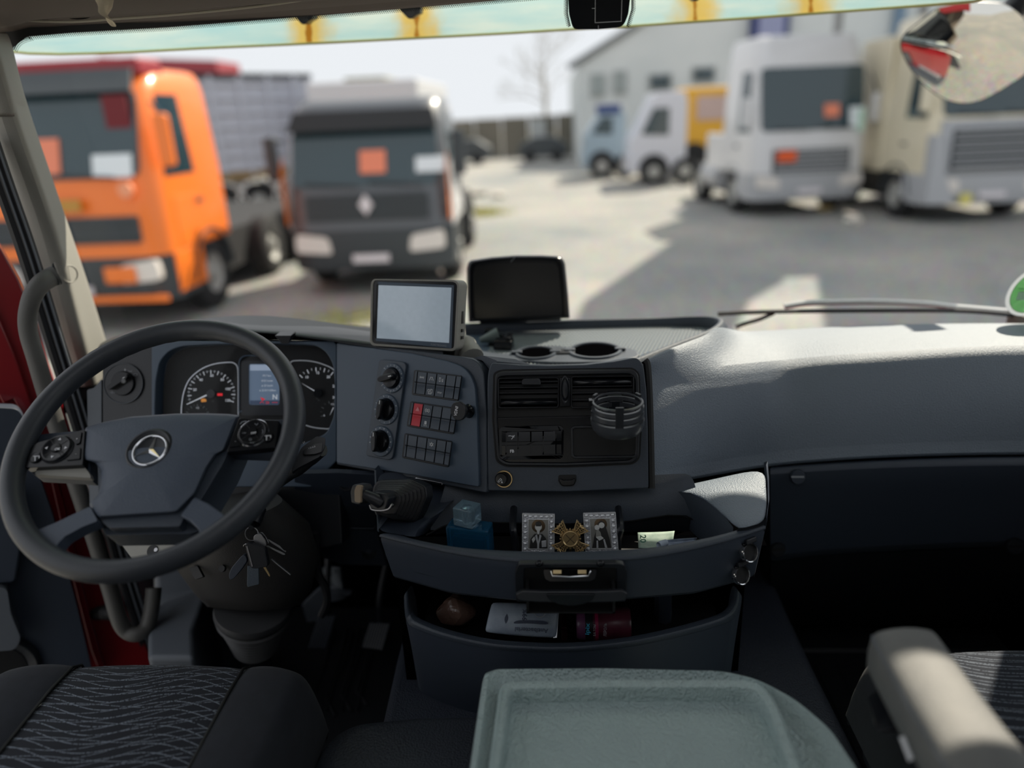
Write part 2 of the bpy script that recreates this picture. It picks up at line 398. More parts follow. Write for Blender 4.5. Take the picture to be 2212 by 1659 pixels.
# door seals: black rubber tubes running down the door opening
SE = [(-36, 300), (-2, 400), (35, 505), (66, 600), (112, 750), (150, 870), (195, 1020), (232, 1140), (262, 1250), (300, 1370), (330, 1470)]
wl = bpy.data.objects['wall_left']
for dx, r, dY in ((0, .011, 1.43), (15, .008, 1.425), (27, .006, 1.42)):
    P = smooth([aX(x + dx, y, -1.06 + dx * .0008) for x, y in SE], 4)
    obj('door_seal', G().tube(P, r, 8), M['rubber'], wl)
    if dx: obj('seal_bead', G().tube([q + V((.004, -r, 0)) for q in P], .0022, 5), M['kick'], wl)

# ================================================================ open driver's door
DPL = PL(aY(60, 700, 1.46), (.55, -.83, .05))
D2 = PL(aY(40, 1000, 1.36), (.62, -.78, .05))
dr = struct(obj('door_1', G().prism(DPL.pts(smooth([(-90, 400), (0, 535), (40, 605), (75, 690), (105, 790), (140, 890), (175, 1010), (222, 1150), (275, 1290), (345, 1470), (120, 1470), (90, 1300), (60, 1150), (30, 1010), (-10, 880), (-60, 860), (-120, 850)], 1)), DPL.n, -.05, 0), M['red'], bev=.004))
dr['label'] = 'open dark red driver door edge beside the windscreen pillar'
obj('pressed_fold', G().prism(DPL.pts([(-60, 560), (0, 690), (34, 770), (62, 850), (92, 950), (80, 952), (30, 860), (8, 870), (-60, 740)]), DPL.n, 0, .012), M['red'], dr, bev=.004)
obj('pressed_fold', G().prism(DPL.pts([(120, 1010), (150, 1130), (178, 1260), (215, 1400), (240, 1470), (222, 1470), (196, 1400), (160, 1260), (132, 1130), (104, 1010)]), DPL.n, 0, .012), M['red'], dr, bev=.004)
pn = obj('door_panel', G().prism(D2.pts(rnd([(-160, 868), (38, 880), (52, 900), (70, 980), (118, 1120), (165, 1300), (205, 1470), (-160, 1470)], 14)), D2.n, -.03, .01), M['plastic'], dr, bev=.006)
obj('armrest', G().prism(D2.pts(rnd([(-120, 1040), (38, 1050), (46, 1150), (32, 1238), (-120, 1252)], 12)), D2.n, .0, .05), M['plastic'], dr, bev=.012)
obj('door_pocket', G().prism(D2.pts(rnd([(-120, 1225), (14, 1245), (22, 1300), (44, 1352), (30, 1376), (-120, 1385)], 12)), D2.n, .0, .06), M['kick'], dr, bev=.012)
sp = D2.hit(-25, 1462, .012)
obj('speaker_ring', G().lathe([(.07, 0), (.085, .012), (.09, .016), (.096, .012), (.1, 0)], sp, D2.n, 40), M['black'], dr)
obj('speaker_grille', G().disc(sp, D2.n, .072, 0, .004, 40), M['cavity'], dr)
for y0 in (1313, 1322):
    pass
hg = DPL.hit(214, 1320, .012)
for k in range(3): obj('door_check', G().lathe([(1e-5, .03), (.012, .03), (.018, .02), (.018, .012), (.012, .008), (.018, 0), (.018, -.02)], DPL.hit(218 + k * 9, 1322, .0 + .004 * k), V((1, -.2, .1)), 20), M['rubber'], dr)

# ================================================================ long grab rail on the pillar
gr = thing('grab_rail', 'long grey plastic grab rail on the left windscreen pillar', 'grab handle', aY(122, 600, 1.44))
rp = [(122, 594, 1.415), (108, 600, 1.405), (88, 614, 1.38), (70, 640, 1.36), (60, 680, 1.35), (62, 720, 1.345), (78, 775, 1.34), (100, 850, 1.335), (126, 930, 1.33), (160, 1030, 1.32), (190, 1120, 1.31), (216, 1200, 1.30), (240, 1280, 1.29), (256, 1335, 1.28), (272, 1362, 1.28), (296, 1370, 1.28), (318, 1352, 1.30), (328, 1310, 1.32), (332, 1270, 1.34)]
obj('rail', G().tube(smooth([aY(*q) for q in rp], 5), [.020 - .0035 * min(1, k / 18) for k in range(5 * (len(rp) - 1) + 1)], 14), M['rail'], gr)
MP = PL(aY(124, 597, 1.412), (.5, -.86, .1))
obj('mount_plate', G().prism(MP.pts(rnd([(113, 568), (119, 567), (131, 612), (126, 616), (112, 614)], 3)), MP.n, -.012, .006), M['black'], gr, bev=.001)
obj('mount_edge', G().tube([MP.hit(*q, .007) for q in ((117, 568), (121, 580), (130, 613))], .0012, 6), M['trim'], gr)

# ================================================================ outside sun visor over the windscreen
def visor_mat():
    m = bpy.data.materials.new('weathered_green_acrylic'); m.use_nodes = True; N, L = nodes(m); b = N['Principled BSDF']; out = N['Material Output']
    tc = N.new('ShaderNodeTexCoord'); n1 = N.new('ShaderNodeTexNoise'); n1.inputs['Scale'].default_value = 5; n1.inputs['Detail'].default_value = 9
    mp = N.new('ShaderNodeMapping'); mp.inputs['Scale'].default_value = (1, 1, 6); L.new(tc.outputs['Object'], mp.inputs['Vector']); L.new(mp.outputs[0], n1.inputs['Vector'])
    r = N.new('ShaderNodeValToRGB'); e = r.color_ramp.elements; e[0].position = .35; e[0].color = C(186, 224, 230); e[1].position = .68; e[1].color = C(222, 238, 234)
    L.new(n1.outputs[0], r.inputs[0]); last = r.outputs[0]
    sx = N.new('ShaderNodeSeparateXYZ'); L.new(tc.outputs['Object'], sx.inputs[0])
    n2 = N.new('ShaderNodeTexNoise'); n2.inputs['Scale'].default_value = 22; n2.inputs['Detail'].default_value = 5; L.new(tc.outputs['Object'], n2.inputs['Vector'])
    def math(op, a, bb):
        k = N.new('ShaderNodeMath'); k.operation = op
        for i, v in ((0, a), (1, bb)):
            if isinstance(v, (int, float)): k.inputs[i].default_value = v
            else: L.new(v, k.inputs[i])
        return k.outputs[0]
    for x0 in VST:
        d = math('ABSOLUTE', math('SUBTRACT', sx.outputs[0], x0), 0)
        d2 = math('ADD', d, math('MULTIPLY', math('SUBTRACT', n2.outputs[0], .5), .07))
        for wdt, colr, mxv in ((.075, C(236, 196, 70), .85), (.009, C(168, 104, 16), .9)):
            rr = N.new('ShaderNodeMapRange'); rr.interpolation_type = 'SMOOTHSTEP'; rr.inputs[1].default_value = wdt; rr.inputs[2].default_value = wdt * .15; rr.inputs[3].default_value = 0; rr.inputs[4].default_value = mxv
            L.new(d2 if wdt > .02 else math('ADD', d, math('MULTIPLY', math('SUBTRACT', n2.outputs[0], .5), .02)), rr.inputs[0]); mx = N.new('ShaderNodeMix'); mx.data_type = 'RGBA'
            L.new(rr.outputs[0], mx.inputs[0]); L.new(last, mx.inputs[6]); mx.inputs[7].default_value = colr; last = mx.outputs[2]
    tr = N.new('ShaderNodeBsdfTranslucent'); df = N.new('ShaderNodeBsdfDiffuse'); L.new(last, tr.inputs[0]); L.new(last, df.inputs[0])
    ms = N.new('ShaderNodeMixShader'); ms.inputs[0].default_value = .5; L.new(tr.outputs[0], ms.inputs[1]); L.new(df.outputs[0], ms.inputs[2]); L.new(ms.outputs[0], out.inputs[0])
    N.remove(b); return m
VBOT = [(-60, 96), (25, 113), (60, 118), (100, 122), (160, 123), (220, 121), (300, 118), (440, 109), (600, 101), (700, 96), (900, 85), (1100, 74), (1230, 66), (1350, 60), (1500, 50), (1745, 34), (2000, 17), (2085, 11), (2120, 2), (2150, -20)]
VY = 1.93
VST = [aY(x, 40, VY).x for x in (665, 898, 1501, 1747)]
VX = [p[0] for p in VBOT]
def vis(k):
    o = []
    for x, y in VBOT:
        P = aY(x, y, VY); b = .05 * (P.x / 1.1) ** 2
        o.append(P + V((0, .10 * k - b, .24 * k)))
    return o
va = thing('sun_visor', 'weathered pale green outside sun visor with rust streaks above the windscreen', 'sun visor', (0, 1.95, 1.65))
obj('visor_panel', G().grid([vis(0), [P + V((0, .02, .06)) for P in vis(0)], [P + V((0, .035, .16)) for P in vis(0)], [P + V((0, 0, .26)) for P in vis(0)], [P + V((0, -.12, .34)) for P in vis(0)], [P + V((0, -.5, .36)) for P in vis(0)]]), visor_mat(), va)  # upper rows run back out of view to block the sun
obj('visor_rim', G().tube(vis(.01), .003, 6), mat('yellowed_visor_edge', (196, 190, 120), .4), va)
for px, py, wd in ((659, 36, 20), (888, 24, 22), (1501, -14, 20), (1747, -24, 20)):
    P = aY(px, py, VY - .045)
    q = PL(P, (0, -1, -.1)); b = obj('visor_bracket', G().prism(q.pts(rnd([(px - wd, py - 26), (px + wd, py - 30), (px + wd, py + 6), (px + wd * .6, py + 9), (px + 4, py + 17), (px - 4, py + 17), (px - wd * .6, py + 8), (px - wd, py - 2)], 4)), q.n, -.03, .012), M['black'], va, bev=.003)
    obj('bolt_head', G().disc(q.hit(px, py + 4, .012), q.n, .009, 0, .005, 6), M['rubber'], b)
struct(obj('trim_sun_block', G().bx(.84, 1.30, 1.70, 1.86, 1.57, 1.88), M['red'], bev=.02))  # unseen roof corner box, added to keep sun off the engine cover
# cord and rag under the headliner
cd = obj('cord', G().tube(smooth([aY(x, y, 1.475) for x, y in ((-60, 30), (0, 38), (50, 43), (98, 46), (150, 47), (195, 45), (244, 41), (360, 33), (480, 22), (600, 8), (700, -8))], 5), .0022, 6), mat('pale_cord', (190, 184, 166), .8))
tag(cd, 'thin pale cord hanging along the headliner edge', 'cord')
rg = []
for x, y, ww, tw in ((224, -14, 11, 0), (227, 0, 9, .5), (229, 12, 8, 1.0), (226, 22, 12, 1.3), (228, 32, 12, 1.7), (234, 42, 9, 2.3), (240, 50, 6, 2.6), (246, 58, 2.5, 3)):
    c = aY(x, y, 1.31); a = V((cos(tw), sin(tw) * .8, sin(tw) * .25)) * (ww * .0017)
    b = V((-sin(tw) * .5, cos(tw) * .6, .1)) * (ww * .0008)
    rg.append([c + a, c + a * .4 + b, c - a * .3 - b, c - a])
rag = obj('rag', G().grid(rg), mat('cream_cotton_rag', (206, 192, 166), .9, bump=('noise', 400, .5, .001)), sol=.0016, sub=1)
tag(rag, 'twisted cream rag hanging from the headliner cord', 'rag')
# ================================================================ dashboard
da = thing('dashboard', 'dark grey truck dashboard with padded passenger side, wide top tray and lower shelf', 'dashboard', (0, 1.4, .7))
M['fab'] = M['plastic']
PA = PL(aY(530, 850, 1.37), (.02, -.93, .36))
PB = PL(PA.hit(727, 870), (-.44, -.83, .34))
PC = PL(aY(1225, 930, 1.20), (0, -.95, .31))
Z4, Z5, Z6, Z7, Z8 = zf(200, 720, 3.95), zf(760, 740, 5.53), zf(1040, 740, 4.879), zf(900, 1060, 3.3515), zf(860, 1180, 2.836)
ZL, ZM, ZR, WLz, WMz, WRz, WH, KC, TR, GP, SO = zf(0, 500, 2.765), zf(700, 500, 2.765), zf(1400, 500, 2.724), zf(0, 1050, 2.724), zf(700, 1000, 2.5175), zf(1400, 1000, 2.517), zf(0, 860, 3.16), zf(480, 1100, 5.183), zf(1000, 660, 3.456), zf(780, 540, 4.608), zf(1540, 1080, 8.294)

# --- hood over the instruments
ht = [(215, 742), (260, 722), (330, 706), (420, 698), (503, 698), (615, 703), (723, 712), (800, 724), (880, 735), (960, 748)]
hb = [(232, 768), (270, 748), (335, 733), (420, 722), (503, 716), (597, 722), (700, 738), (800, 751), (880, 762), (960, 775)]
def hY(i): return interp([(0, 1.50), (5, 1.47), (7, 1.42), (9, 1.36)], i)
rows = []
A = [aY(x, y, hY(i)) for i, (x, y) in enumerate(ht)]; B = [aY(x, y, hY(i) - .05) for i, (x, y) in enumerate(hb)]
rows.append([P + V((0, .30, -.13)) for P in A]); rows.append([P + V((0, .14, -.045)) for P in A]); rows.append([P + V((0, .04, .002)) for P in A]); rows.append(A)
rows.append([a * .55 + b * .45 + V((0, -.022, .004)) for a, b in zip(A, B)]); rows.append([a * .15 + b * .85 + V((0, -.012, 0)) for a, b in zip(A, B)]); rows.append([b + V((0, .012, .001)) for b in B]); rows.append([b + V((0, .09, .012)) for b in B])
obj('instrument_hood', G().grid(rows), M['black'], da, sub=1, sm=True)
obj('hood_clip', G().prism([aY(x, y, 1.40) for x, y in rnd([(597, 722), (632, 722), (627, 739), (612, 739)], 2)], (0, -1, 0), -.02, .01), M['black'], da, bev=.002)
# left end piece and dark switch panel
PA0 = PL(PA.hit(300, 850, -.012), PA.n)
obj('end_strip', G().prism(PA.pts(rnd([(181, 842), (196, 838), (213, 818), (213, 1100), (187, 1100)], 4)), PA.n, -.10, -.01), M['kick'], da, bev=.004)
obj('switch_panel', G().prism(PA.pts(rnd([(216, 760), (327, 741), (324, 1090), (216, 1090)], 6)), PA.n, -.10, -.008), M['black'], da, bev=.002)
# cluster surround with a real opening
inn = rnd(Z4((530, 690), (540, 400), (572, 240), (650, 150), (760, 108), (1000, 95), (1500, 85), (1900, 100), (1990, 155), (2050, 260), (2064, 400), (2060, 700), (2000, 850), (1900, 900), (1600, 1010), (1000, 1060), (640, 1000), (560, 900)), 12, 3)
ctr = V((530, 845))
def outp(p):
    q = V(p)
    return (min(max(q.x + (q.x - ctr.x) * 9, 327), 727), min(max(q.y + (q.y - ctr.y) * 9, 737), 1052))
out = [outp(p) for p in inn]
ou = []
for p in inn:
    d = V(p) - ctr; ts = []
    if d.x > 0: ts.append((727 - ctr.x) / d.x)
    if d.x < 0: ts.append((327 - ctr.x) / d.x)
    if d.y > 0: ts.append((1052 - ctr.y) / d.y)
    if d.y < 0: ts.append(((737) - ctr.y) / d.y)
    ou.append(tuple(ctr + d * min(ts)))
obj('cluster_surround', G().frame(PA.pts(ou), PA.pts(inn), PA.n, -.06, 0), M['panel'], da, bev=.003)
obj('under_panel', G().prism(PA.pts([(327, 1046), (727, 1046), (735, 1180), (640, 1200), (300, 1180)]), PA.n, -.08, -.02), M['black'], da, bev=.004)

# --- pod with the driver's switch panel (turned to the driver)
podo = rnd([(724, 736), (800, 746), (890, 757), (975, 768), (1026, 776), (1042, 800), (1048, 900), (1049, 1066), (900, 1036), (724, 1004)], [4, 4, 4, 20, 16, 16, 8, 6, 4, 4])
obj('driver_pod', G().prism(PB.pts(podo), PB.n, -.16, -.004), M['soft'], da, bev=.016, seg=4)
fac = rnd([(729, 741), (800, 751), (887, 763), (968, 780), (1000, 791), (1018, 809), (1028, 836), (1032, 900), (1036, 1052), (900, 1027), (729, 1000)], [3, 0, 0, 10, 14, 14, 10, 4, 6, 0, 4])
obj('driver_fascia', G().prism(PB.pts(fac), PB.n, -.006, .003), M['panel'], da, bev=.002)
obj('trim_tab', G().prism(PB.pts(rnd(ZM((557, 1468), (716, 1500), (716, 1513), (557, 1482)), 1)), PB.n, .0, .006), M['chrome'], da, bev=.001)
shl = G().prism(PB.pts(rnd([(1008, 772), (1030, 766), (1062, 778), (1052, 800), (1048, 860), (1046, 800), (1030, 778)], 4)), PB.n, -.14, -.02)
obj('pod_shoulder', shl, M['soft'], da, bev=.004)

# --- centre module
mod = rnd(Z6((62, 420), (75, 290), (108, 212), (400, 236), (720, 244), (1100, 234), (1400, 200), (1640, 155), (1710, 240), (1740, 500), (1755, 900), (1762, 1536), (900, 1574), (66, 1562)), [10, 8, 6, 0, 0, 0, 0, 10, 10, 0, 0, 4, 0, 4])
obj('centre_module', G().prism(PC.pts(mod), PC.n, -.20, 0), M['soft'], da, bev=.016, seg=4)

# --- passenger pad (one moulded surface): far edge, crest, break, ridge, face, seam
tab = [  # lower x, far edge x, far edge y, far z, crest y, break y, ridge y, face y, seam y
 (1404, 1397, 772, .922, 784, 806, 838, 940, 1053), (1440, 1430, 753, .924, 770, 800, 838, 934, 1046), (1480, 1476, 734, .925, 762, 798, 837, 930, 1038), (1525, 1522, 714, .925, 757, 796, 832, 922, 1030), (1570, 1557, 694, .925, 752, 791, 828, 914, 1022),
 (1630, 1600, 706, .875, 747, 785, 819, 906, 1012), (1700, 1690, 703, .862, 742, 779, 809, 898, 1003), (1800, 1800, 697, .858, 737, 770, 795, 890, 995), (1900, 1900, 692, .857, 733, 763, 785, 885, 989), (2050, 2050, 690, .856, 728, 752, 777, 880, 984), (2212, 2212, 690, .855, 724, 746, 772, 876, 982), (2420, 2420, 694, .855, 726, 748, 772, 876, 984)]
rows = [[] for _ in range(11)]
for x, x0, a, z0, b, c_, d, e, f in tab:
    Y5 = 1.385 if x > 1640 else interp([(1404, 1.235), (1640, 1.385)], x)
    Yd = 1.455 if x > 1700 else interp([(1404, 1.30), (1570, 1.38), (1700, 1.455)], x)
    P0 = aZ(x0, a, z0); Yc = Yd + .018; Yb = Yd + (.11 if x > 1600 else interp([(1404, .045), (1600, .11)], x))
    if P0.y < Yb + .02: Yb = (P0.y + Yc) / 2
    P = [P0, aY(x, b, Yb), aY(x, c_, Yc), aY(x, d - 6, Yd + .006), aY(x, d + 3, Yd), aY(x, d + 12, Yd - .004), aY(x, e, (Yd + Y5) / 2 - .01), aY(x, f - 18, Y5 + .012), aY(x, f - 4, Y5), aY(x, f, Y5 + .008)]
    rows[0].append(P[0] + V((0, .03, -.03)))
    for i in range(10): rows[i + 1].append(P[i])
dense = [smooth(r, 3) for r in rows]
obj('passenger_pad', G().grid(dense), M['pad'], da, sub=1)
gapp = [PC.hit(x, y, -.012) for x, y in ((1392, 778), (1398, 790), (1402, 850), (1405, 950), (1407, 1054))]
obj('seam_gap', G().tube(smooth(gapp, 5), .007, 8), M['cavity'], da)

# --- top tray: rim, rear wall, ribbed mat, cup recesses
TZ = .848
matp = [(1012, 700), (1100, 706), (1230, 704), (1400, 702), (1530, 697), (1560, 690), (1530, 712), (1450, 738), (1390, 757), (1330, 770), (1300, 772), (1190, 772), (1110, 775), (1050, 768), (1010, 748)]
mpoly = [aZ(x, y, TZ) for x, y in [(1006, 702), (1100, 703), (1230, 700), (1400, 697), (1500, 692), (1550, 691), (1545, 706), (1470, 738), (1400, 762), (1345, 784), (1280, 795), (1120, 798), (1040, 785), (1000, 765)]]
mt = obj('ribbed_tray_mat', G().prism(mpoly, (0, 0, 1), -.03, 0), M['panel'], da)
def inside(x, y, P):
    c = False
    for i in range(len(P)):
        a, b = P[i], P[i - 1]
        if (a.y > y) != (b.y > y) and x < (b.x - a.x) * (y - a.y) / (b.y - a.y) + a.x: c = not c
    return c
tm = G(); y = 1.34; i = 0
while y < 1.80:
    x = -.16 + .00425 * (i % 2)
    while x < .56:
        if inside(x, y, mpoly):
            s = .0031; tm.add([(x - s, y - .0062, TZ), (x + s, y - .0062, TZ), (x + s, y + .0062, TZ), (x - s, y + .0062, TZ), (x, y, TZ + .0026)], [(0, 1, 4), (1, 2, 4), (2, 3, 4), (3, 0, 4)])
        x += .0085
    y += .0145; i += 1
M['nub'] = mat('grey_ribbed_rubber', (120, 126, 128), .5)
obj('mat_nubs', tm, M['nub'], mt, fix=False, kind='stuff', sm=False)
# rim behind and to the right (a swept, rounded wall)
rimp = smooth([(1004, 700, 1.735), (1100, 696, 1.755), (1230, 691, 1.765), (1400, 687, 1.765), (1490, 683, 1.755), (1535, 684, 1.735), (1552, 692, 1.70), (1530, 710, 1.62), (1470, 733, 1.535), (1420, 752, 1.475), (1370, 772, 1.425), (1330, 783, 1.40)], 5)
top_ = [aY(q.x, q.y, q.z) for q in rimp]
nn = []
for i, P in enumerate(top_):
    a = top_[max(i - 1, 0)]; b = top_[min(i + 1, len(top_) - 1)]; t = (b - a).normalized(); nn.append(V((t.y, -t.x, 0)).normalized())   # toward the tray
def bot(P): return min(P.z - .012, TZ - .002)
rr = [[P + n * .004 + V((0, 0, bot(P) - P.z - .02)) for P, n in zip(top_, nn)], [P + n * .003 + V((0, 0, -.012)) for P, n in zip(top_, nn)], [P for P, n in zip(top_, nn)], [P - n * .010 + V((0, 0, .001)) for P, n in zip(top_, nn)], [P - n * .022 + V((0, 0, -.012)) for P, n in zip(top_, nn)], [P - n * .03 + V((0, 0, -.05)) for P, n in zip(top_, nn)]]
obj('tray_rim', G().grid(rr), M['soft'], da, sub=1)
# front band with the two cup recesses
bz = TZ + .006
bo = TR((92, 330), (270, 356), (400, 345), (520, 305), (700, 296), (800, 308), (960, 290), (1120, 312), (1240, 318), (1300, 340), (1300, 382), (1150, 408), (900, 420), (650, 420), (420, 408), (200, 400), (100, 380))
band = [aZ(x, y, bz) for x, y in smooth(bo, 3, True)]
cupc = [(aZ(*TR((545, 358))[0], bz), .040, .92), (aZ(*TR((985, 340))[0], bz), .052, .96)]
obj('tray_front', G().prism([P + V((0, 0, -.03)) for P in band], (0, 0, 1), -.05, .0301), M['soft'], da, bev=.003)
for (c, r, q) in cupc:
    k = obj('cup_recess', G().lathe([(r * 1.16, .0005), (r * 1.12, .0045), (r * 1.01, .0045), (r * .98, 0.0012), (1e-5, .0012)], c, (0, 0, 1), 40), M['soft'], da)
    obj('recess_shade', G().lathe([(1e-5, .0016), (r * .97, .0016)], c, (0, 0, 1), 40), M['unlit'], k)  # flat black disc painted in place of the shade inside the cup
    for s in (-1, 1):
        obj('grip_tab', G().bx(c.x + s * r * 1.06 - .012, c.x + s * r * 1.06 + .012, c.y - .006, c.y + .006, bz + .001, bz + .007), M['soft'], k, bev=.002)
mid = cupc[0][0].lerp(cupc[1][0], .46)
obj('cup_bridge', G().bx(mid.x - .026, mid.x + .026, mid.y - .016, mid.y + .016, bz, bz + .004), M['black'], da, bev=.002)
# shoulder between tray and pod
obj('dash_top', G().grid([[aY(x, y, Y) for x, y, Y in ((700, 724, 1.66), (800, 728, 1.66), (985, 706, 1.72))], [aY(x, y, Y) for x, y, Y in ((700, 734, 1.50), (880, 742, 1.50), (1000, 752, 1.46))], [aY(x, y, Y) for x, y, Y in ((700, 744, 1.40), (960, 764, 1.36), (1055, 786, 1.31))]]), M['soft'], da, sub=1, sol=.01)

# --- lower shelf body
ZLIP = .69
lip = smooth([(819, 1153), (880, 1168), (986, 1191), (1097, 1205), (1216, 1210), (1355, 1203), (1440, 1192), (1539, 1171), (1600, 1154), (1654, 1136)], 4)
inn_ = smooth([(860, 1152), (900, 1165), (990, 1181), (1097, 1188), (1228, 1190), (1355, 1185), (1440, 1177), (1530, 1160), (1585, 1146), (1640, 1128)], 4)
LP = [aZ(q.x, q.y, ZLIP) for q in lip]; IP = [aZ(q.x, q.y, ZLIP + .002) for q in inn_]
botp = resamp([(851, 1250), (978, 1286), (1113, 1300), (1216, 1303), (1351, 1298), (1500, 1286), (1587, 1262), (1628, 1248)], len(LP))
lr = resamp([tuple(p) for p in lip], len(LP))
BP = []
lx = [(q.x, P.y) for q, P in zip(lip, LP)]
for q in botp: BP.append(aY(q.x, q.y, interp(lx, q.x) + .022))
drw = None
obj('shelf_ledge', G().grid([[P + V((0, .006, -.035)) for P in IP], [P + V((0, .002, -.004)) for P in IP], IP, [a.lerp(b, .55) + V((0, 0, .001)) for a, b in zip(IP, LP)], LP, [P + V((0, -.003, -.005)) for P in LP], [P + V((0, .004, -.009)) for P in LP]]), M['soft'], da, sub=1)
obj('shelf_apron', G().grid([[P + V((0, .003, -.006)) for P in LP], [P.lerp(b, .15) + V((0, -.002, 0)) for P, b in zip(LP, BP)], [P.lerp(b, .6) for P, b in zip(LP, BP)], BP, [P + V((0, .012, -.008)) for P in BP], [P + V((0, .12, -.004)) for P in BP]]), M['plastic'], da, sub=1)
# shelf floor, back wall and seams
FZ = .622
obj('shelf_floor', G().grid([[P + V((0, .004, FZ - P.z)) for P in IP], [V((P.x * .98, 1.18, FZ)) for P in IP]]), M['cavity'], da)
obj('shelf_sun_block', G().bx(-.30, .36, 1.16, 1.44, .598, .612), M['unlit'], da)  # unseen slab added to stop sun leaking into the lower bin
seam = resamp(Z7((70, 320), (270, 215), (600, 230), (1000, 240), (1500, 226), (1800, 178), (1920, 165), (2190, 312)), 17)
uppr = resamp([(960, 1062), (1100, 1064), (1225, 1064), (1350, 1062), (1500, 1054)], 17)
U_ = [aY(q.x, q.y, 1.205) for q in uppr]; S_ = [aY(q.x, q.y, 1.185) for q in seam]
obj('shelf_back', G().grid([[P + V((0, .02, .02)) for P in U_], U_, [a.lerp(b, .5) + V((0, -.004, 0)) for a, b in zip(U_, S_)], S_]), M['soft'], da, sub=1)
obj('shelf_back_lower', G().grid([[P + V((0, .002, -.001)) for P in S_], [V((P.x, 1.192, FZ)) for P in S_]]), M['black'], da)
obj('shelf_seam', G().tube([P + V((0, -.001, 0)) for P in S_], .0014, 6), M['cavity'], da)
# cheeks left and right of the shelf
lc = [[(812, 1016), (870, 1022), (950, 1040), (1030, 1058)], [(814, 1075), (880, 1090), (940, 1098), (985, 1075)], [(818, 1130), (868, 1140), (905, 1138), (960, 1095)], [(819, 1150), (860, 1153), (898, 1163), (925, 1152)]]
lY = [1.25, 1.19, 1.11, 1.075]
cr = []
for r, Y in zip(lc, lY): cr.append([aY(x, y, Y + (.10 if i == 3 and Y < 1.1 else .03 * (i == 3)) - .02 * (i == 2) * (Y < 1.15)) for i, (x, y) in enumerate(r)])
obj('left_cheek', G().grid(cr), M['plastic'], da, sub=2)
obj('cheek_edge', G().grid([[P + V((.01, .07, 0)) for P in [r[0] for r in cr]], [P + V((-.004, .004, 0)) for P in [r[0] for r in cr]], [r[0] for r in cr]]), M['plastic'], da)
rc = [[(1405, 1060), (1480, 1044), (1560, 1026), (1655, 1004)], [(1500, 1058), (1560, 1050), (1610, 1045), (1658, 1040)], [(1545, 1098), (1585, 1095), (1625, 1092), (1659, 1088)], [(1596, 1142), (1612, 1139), (1640, 1131), (1655, 1118)]]
rY = [[1.235, 1.24, 1.25, 1.26], [1.19, 1.185, 1.19, 1.20], [1.14, 1.135, 1.14, 1.15], [1.075, 1.075, 1.08, 1.10]]
rg_ = [[aY(x, y, Y) for (x, y), Y in zip(a, b)] for a, b in zip(rc, rY)]
obj('right_cheek', G().grid(rg_), M['pad'], da, sub=2, sol=.008)
ed_ = [r[3] for r in rg_] + [LP[-1], BP[-1]]
obj('shelf_end', G().grid([ed_, [P + V((.008, .02, -.002)) for P in ed_], [P + V((.010, .05, -.02)) for P in ed_]]), M['plastic'], da)
obj('cheek_inner', G().grid([[r[0] for r in rg_], [r[0] + V((-.012, .012, -.03)) for r in rg_], [r[0] + V((-.03, .05, -.075)) for r in rg_]]), M['soft'], da, sub=1)
obj('cheek_step', G().grid([[rg_[3][0] + V((0, .002, 0)), rg_[3][1], rg_[3][2], rg_[3][3] + V((.001, 0, 0))], [aZ(1590, 1150, ZLIP), aZ(1612, 1147, ZLIP), aZ(1640, 1139, ZLIP), aZ(1656, 1132, ZLIP)]]), M['black'], da)
for px, s in ((1098, 1), (1350, -1)):
    a = aY(px + 8 * s, 1190, 1.12)
    q = PL(aY(px, 1160, 1.11), (0, -1, 0))
    obj('shelf_rib', G().tube(smooth([q.hit(px + 16 * s, 1192), q.hit(px + 14 * s, 1160), q.hit(px + 10 * s, 1140), q.hit(px + 8 * s, 1136) + V((0, .06, 0))], 4), .0065, 8), M['black'], da)

# --- lower bin: lip, body front, inside
bl = smooth([(888, 1262), (889, 1295), (894, 1321), (909, 1334), (966, 1356), (1047, 1375), (1124, 1383), (1230, 1385), (1354, 1373), (1459, 1351), (1548, 1325), (1574, 1306), (1583, 1285), (1585, 1262)], 4)
def binP(q, k=0):
    z = interp([(880, .575), (890, .54), (900, .515), (950, .5), (1540, .5), (1570, .515), (1583, .54), (1590, .575)], q.x)
    return aZ(q.x, q.y, z)
BL_ = []
for q in bl:
    Pm = aZ(q.x, max(q.y, 1318), .5)
    BL_.append(aY(q.x, q.y, Pm.y))
cen = V((.01, 0, 0))
inner = BL_; BL_ = [P + V(((P.x - .01) * .022, -.016, -.005)) for P in inner]
obj('bin_lip', G().grid([[P + V((0, .03, -.075)) for P in inner], [P + V((0, .018, -.02)) for P in inner], inner, [a.lerp(b, .5) + V((0, -.008, .002)) for a, b in zip(inner, BL_)], BL_, [P + V(((P.x - .01) * .02, .004, -.010)) for P in BL_]]), M['soft'], da, sub=1)
lowr = [V((P.x * 1.02, min(P.y + .05, 1.22), .26 + .0 * P.x)) for P in BL_]
obj('bin_front', G().grid([[P + V(((P.x - .01) * .02, .003, -.008)) for P in BL_], [a.lerp(b, .35) + V((0, -.004, 0)) for a, b in zip(BL_, lowr)], lowr]), M['plastic'], da, sub=1)
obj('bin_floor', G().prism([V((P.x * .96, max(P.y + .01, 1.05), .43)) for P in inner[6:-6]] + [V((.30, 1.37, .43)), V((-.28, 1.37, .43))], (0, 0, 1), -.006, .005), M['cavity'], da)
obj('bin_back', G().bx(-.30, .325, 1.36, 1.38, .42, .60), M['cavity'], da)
for x0, x1, y0 in ((-.318, -.296, 1.17), (.318, .338, 1.20)): obj('bin_side', G().bx(x0, x1, y0, 1.40, .27, .56), M['unlit'], da)  # sides painted dead black so no bright patch shows
dv = PL(aY(1436, 1330, 1.17), (0, -1, 0))
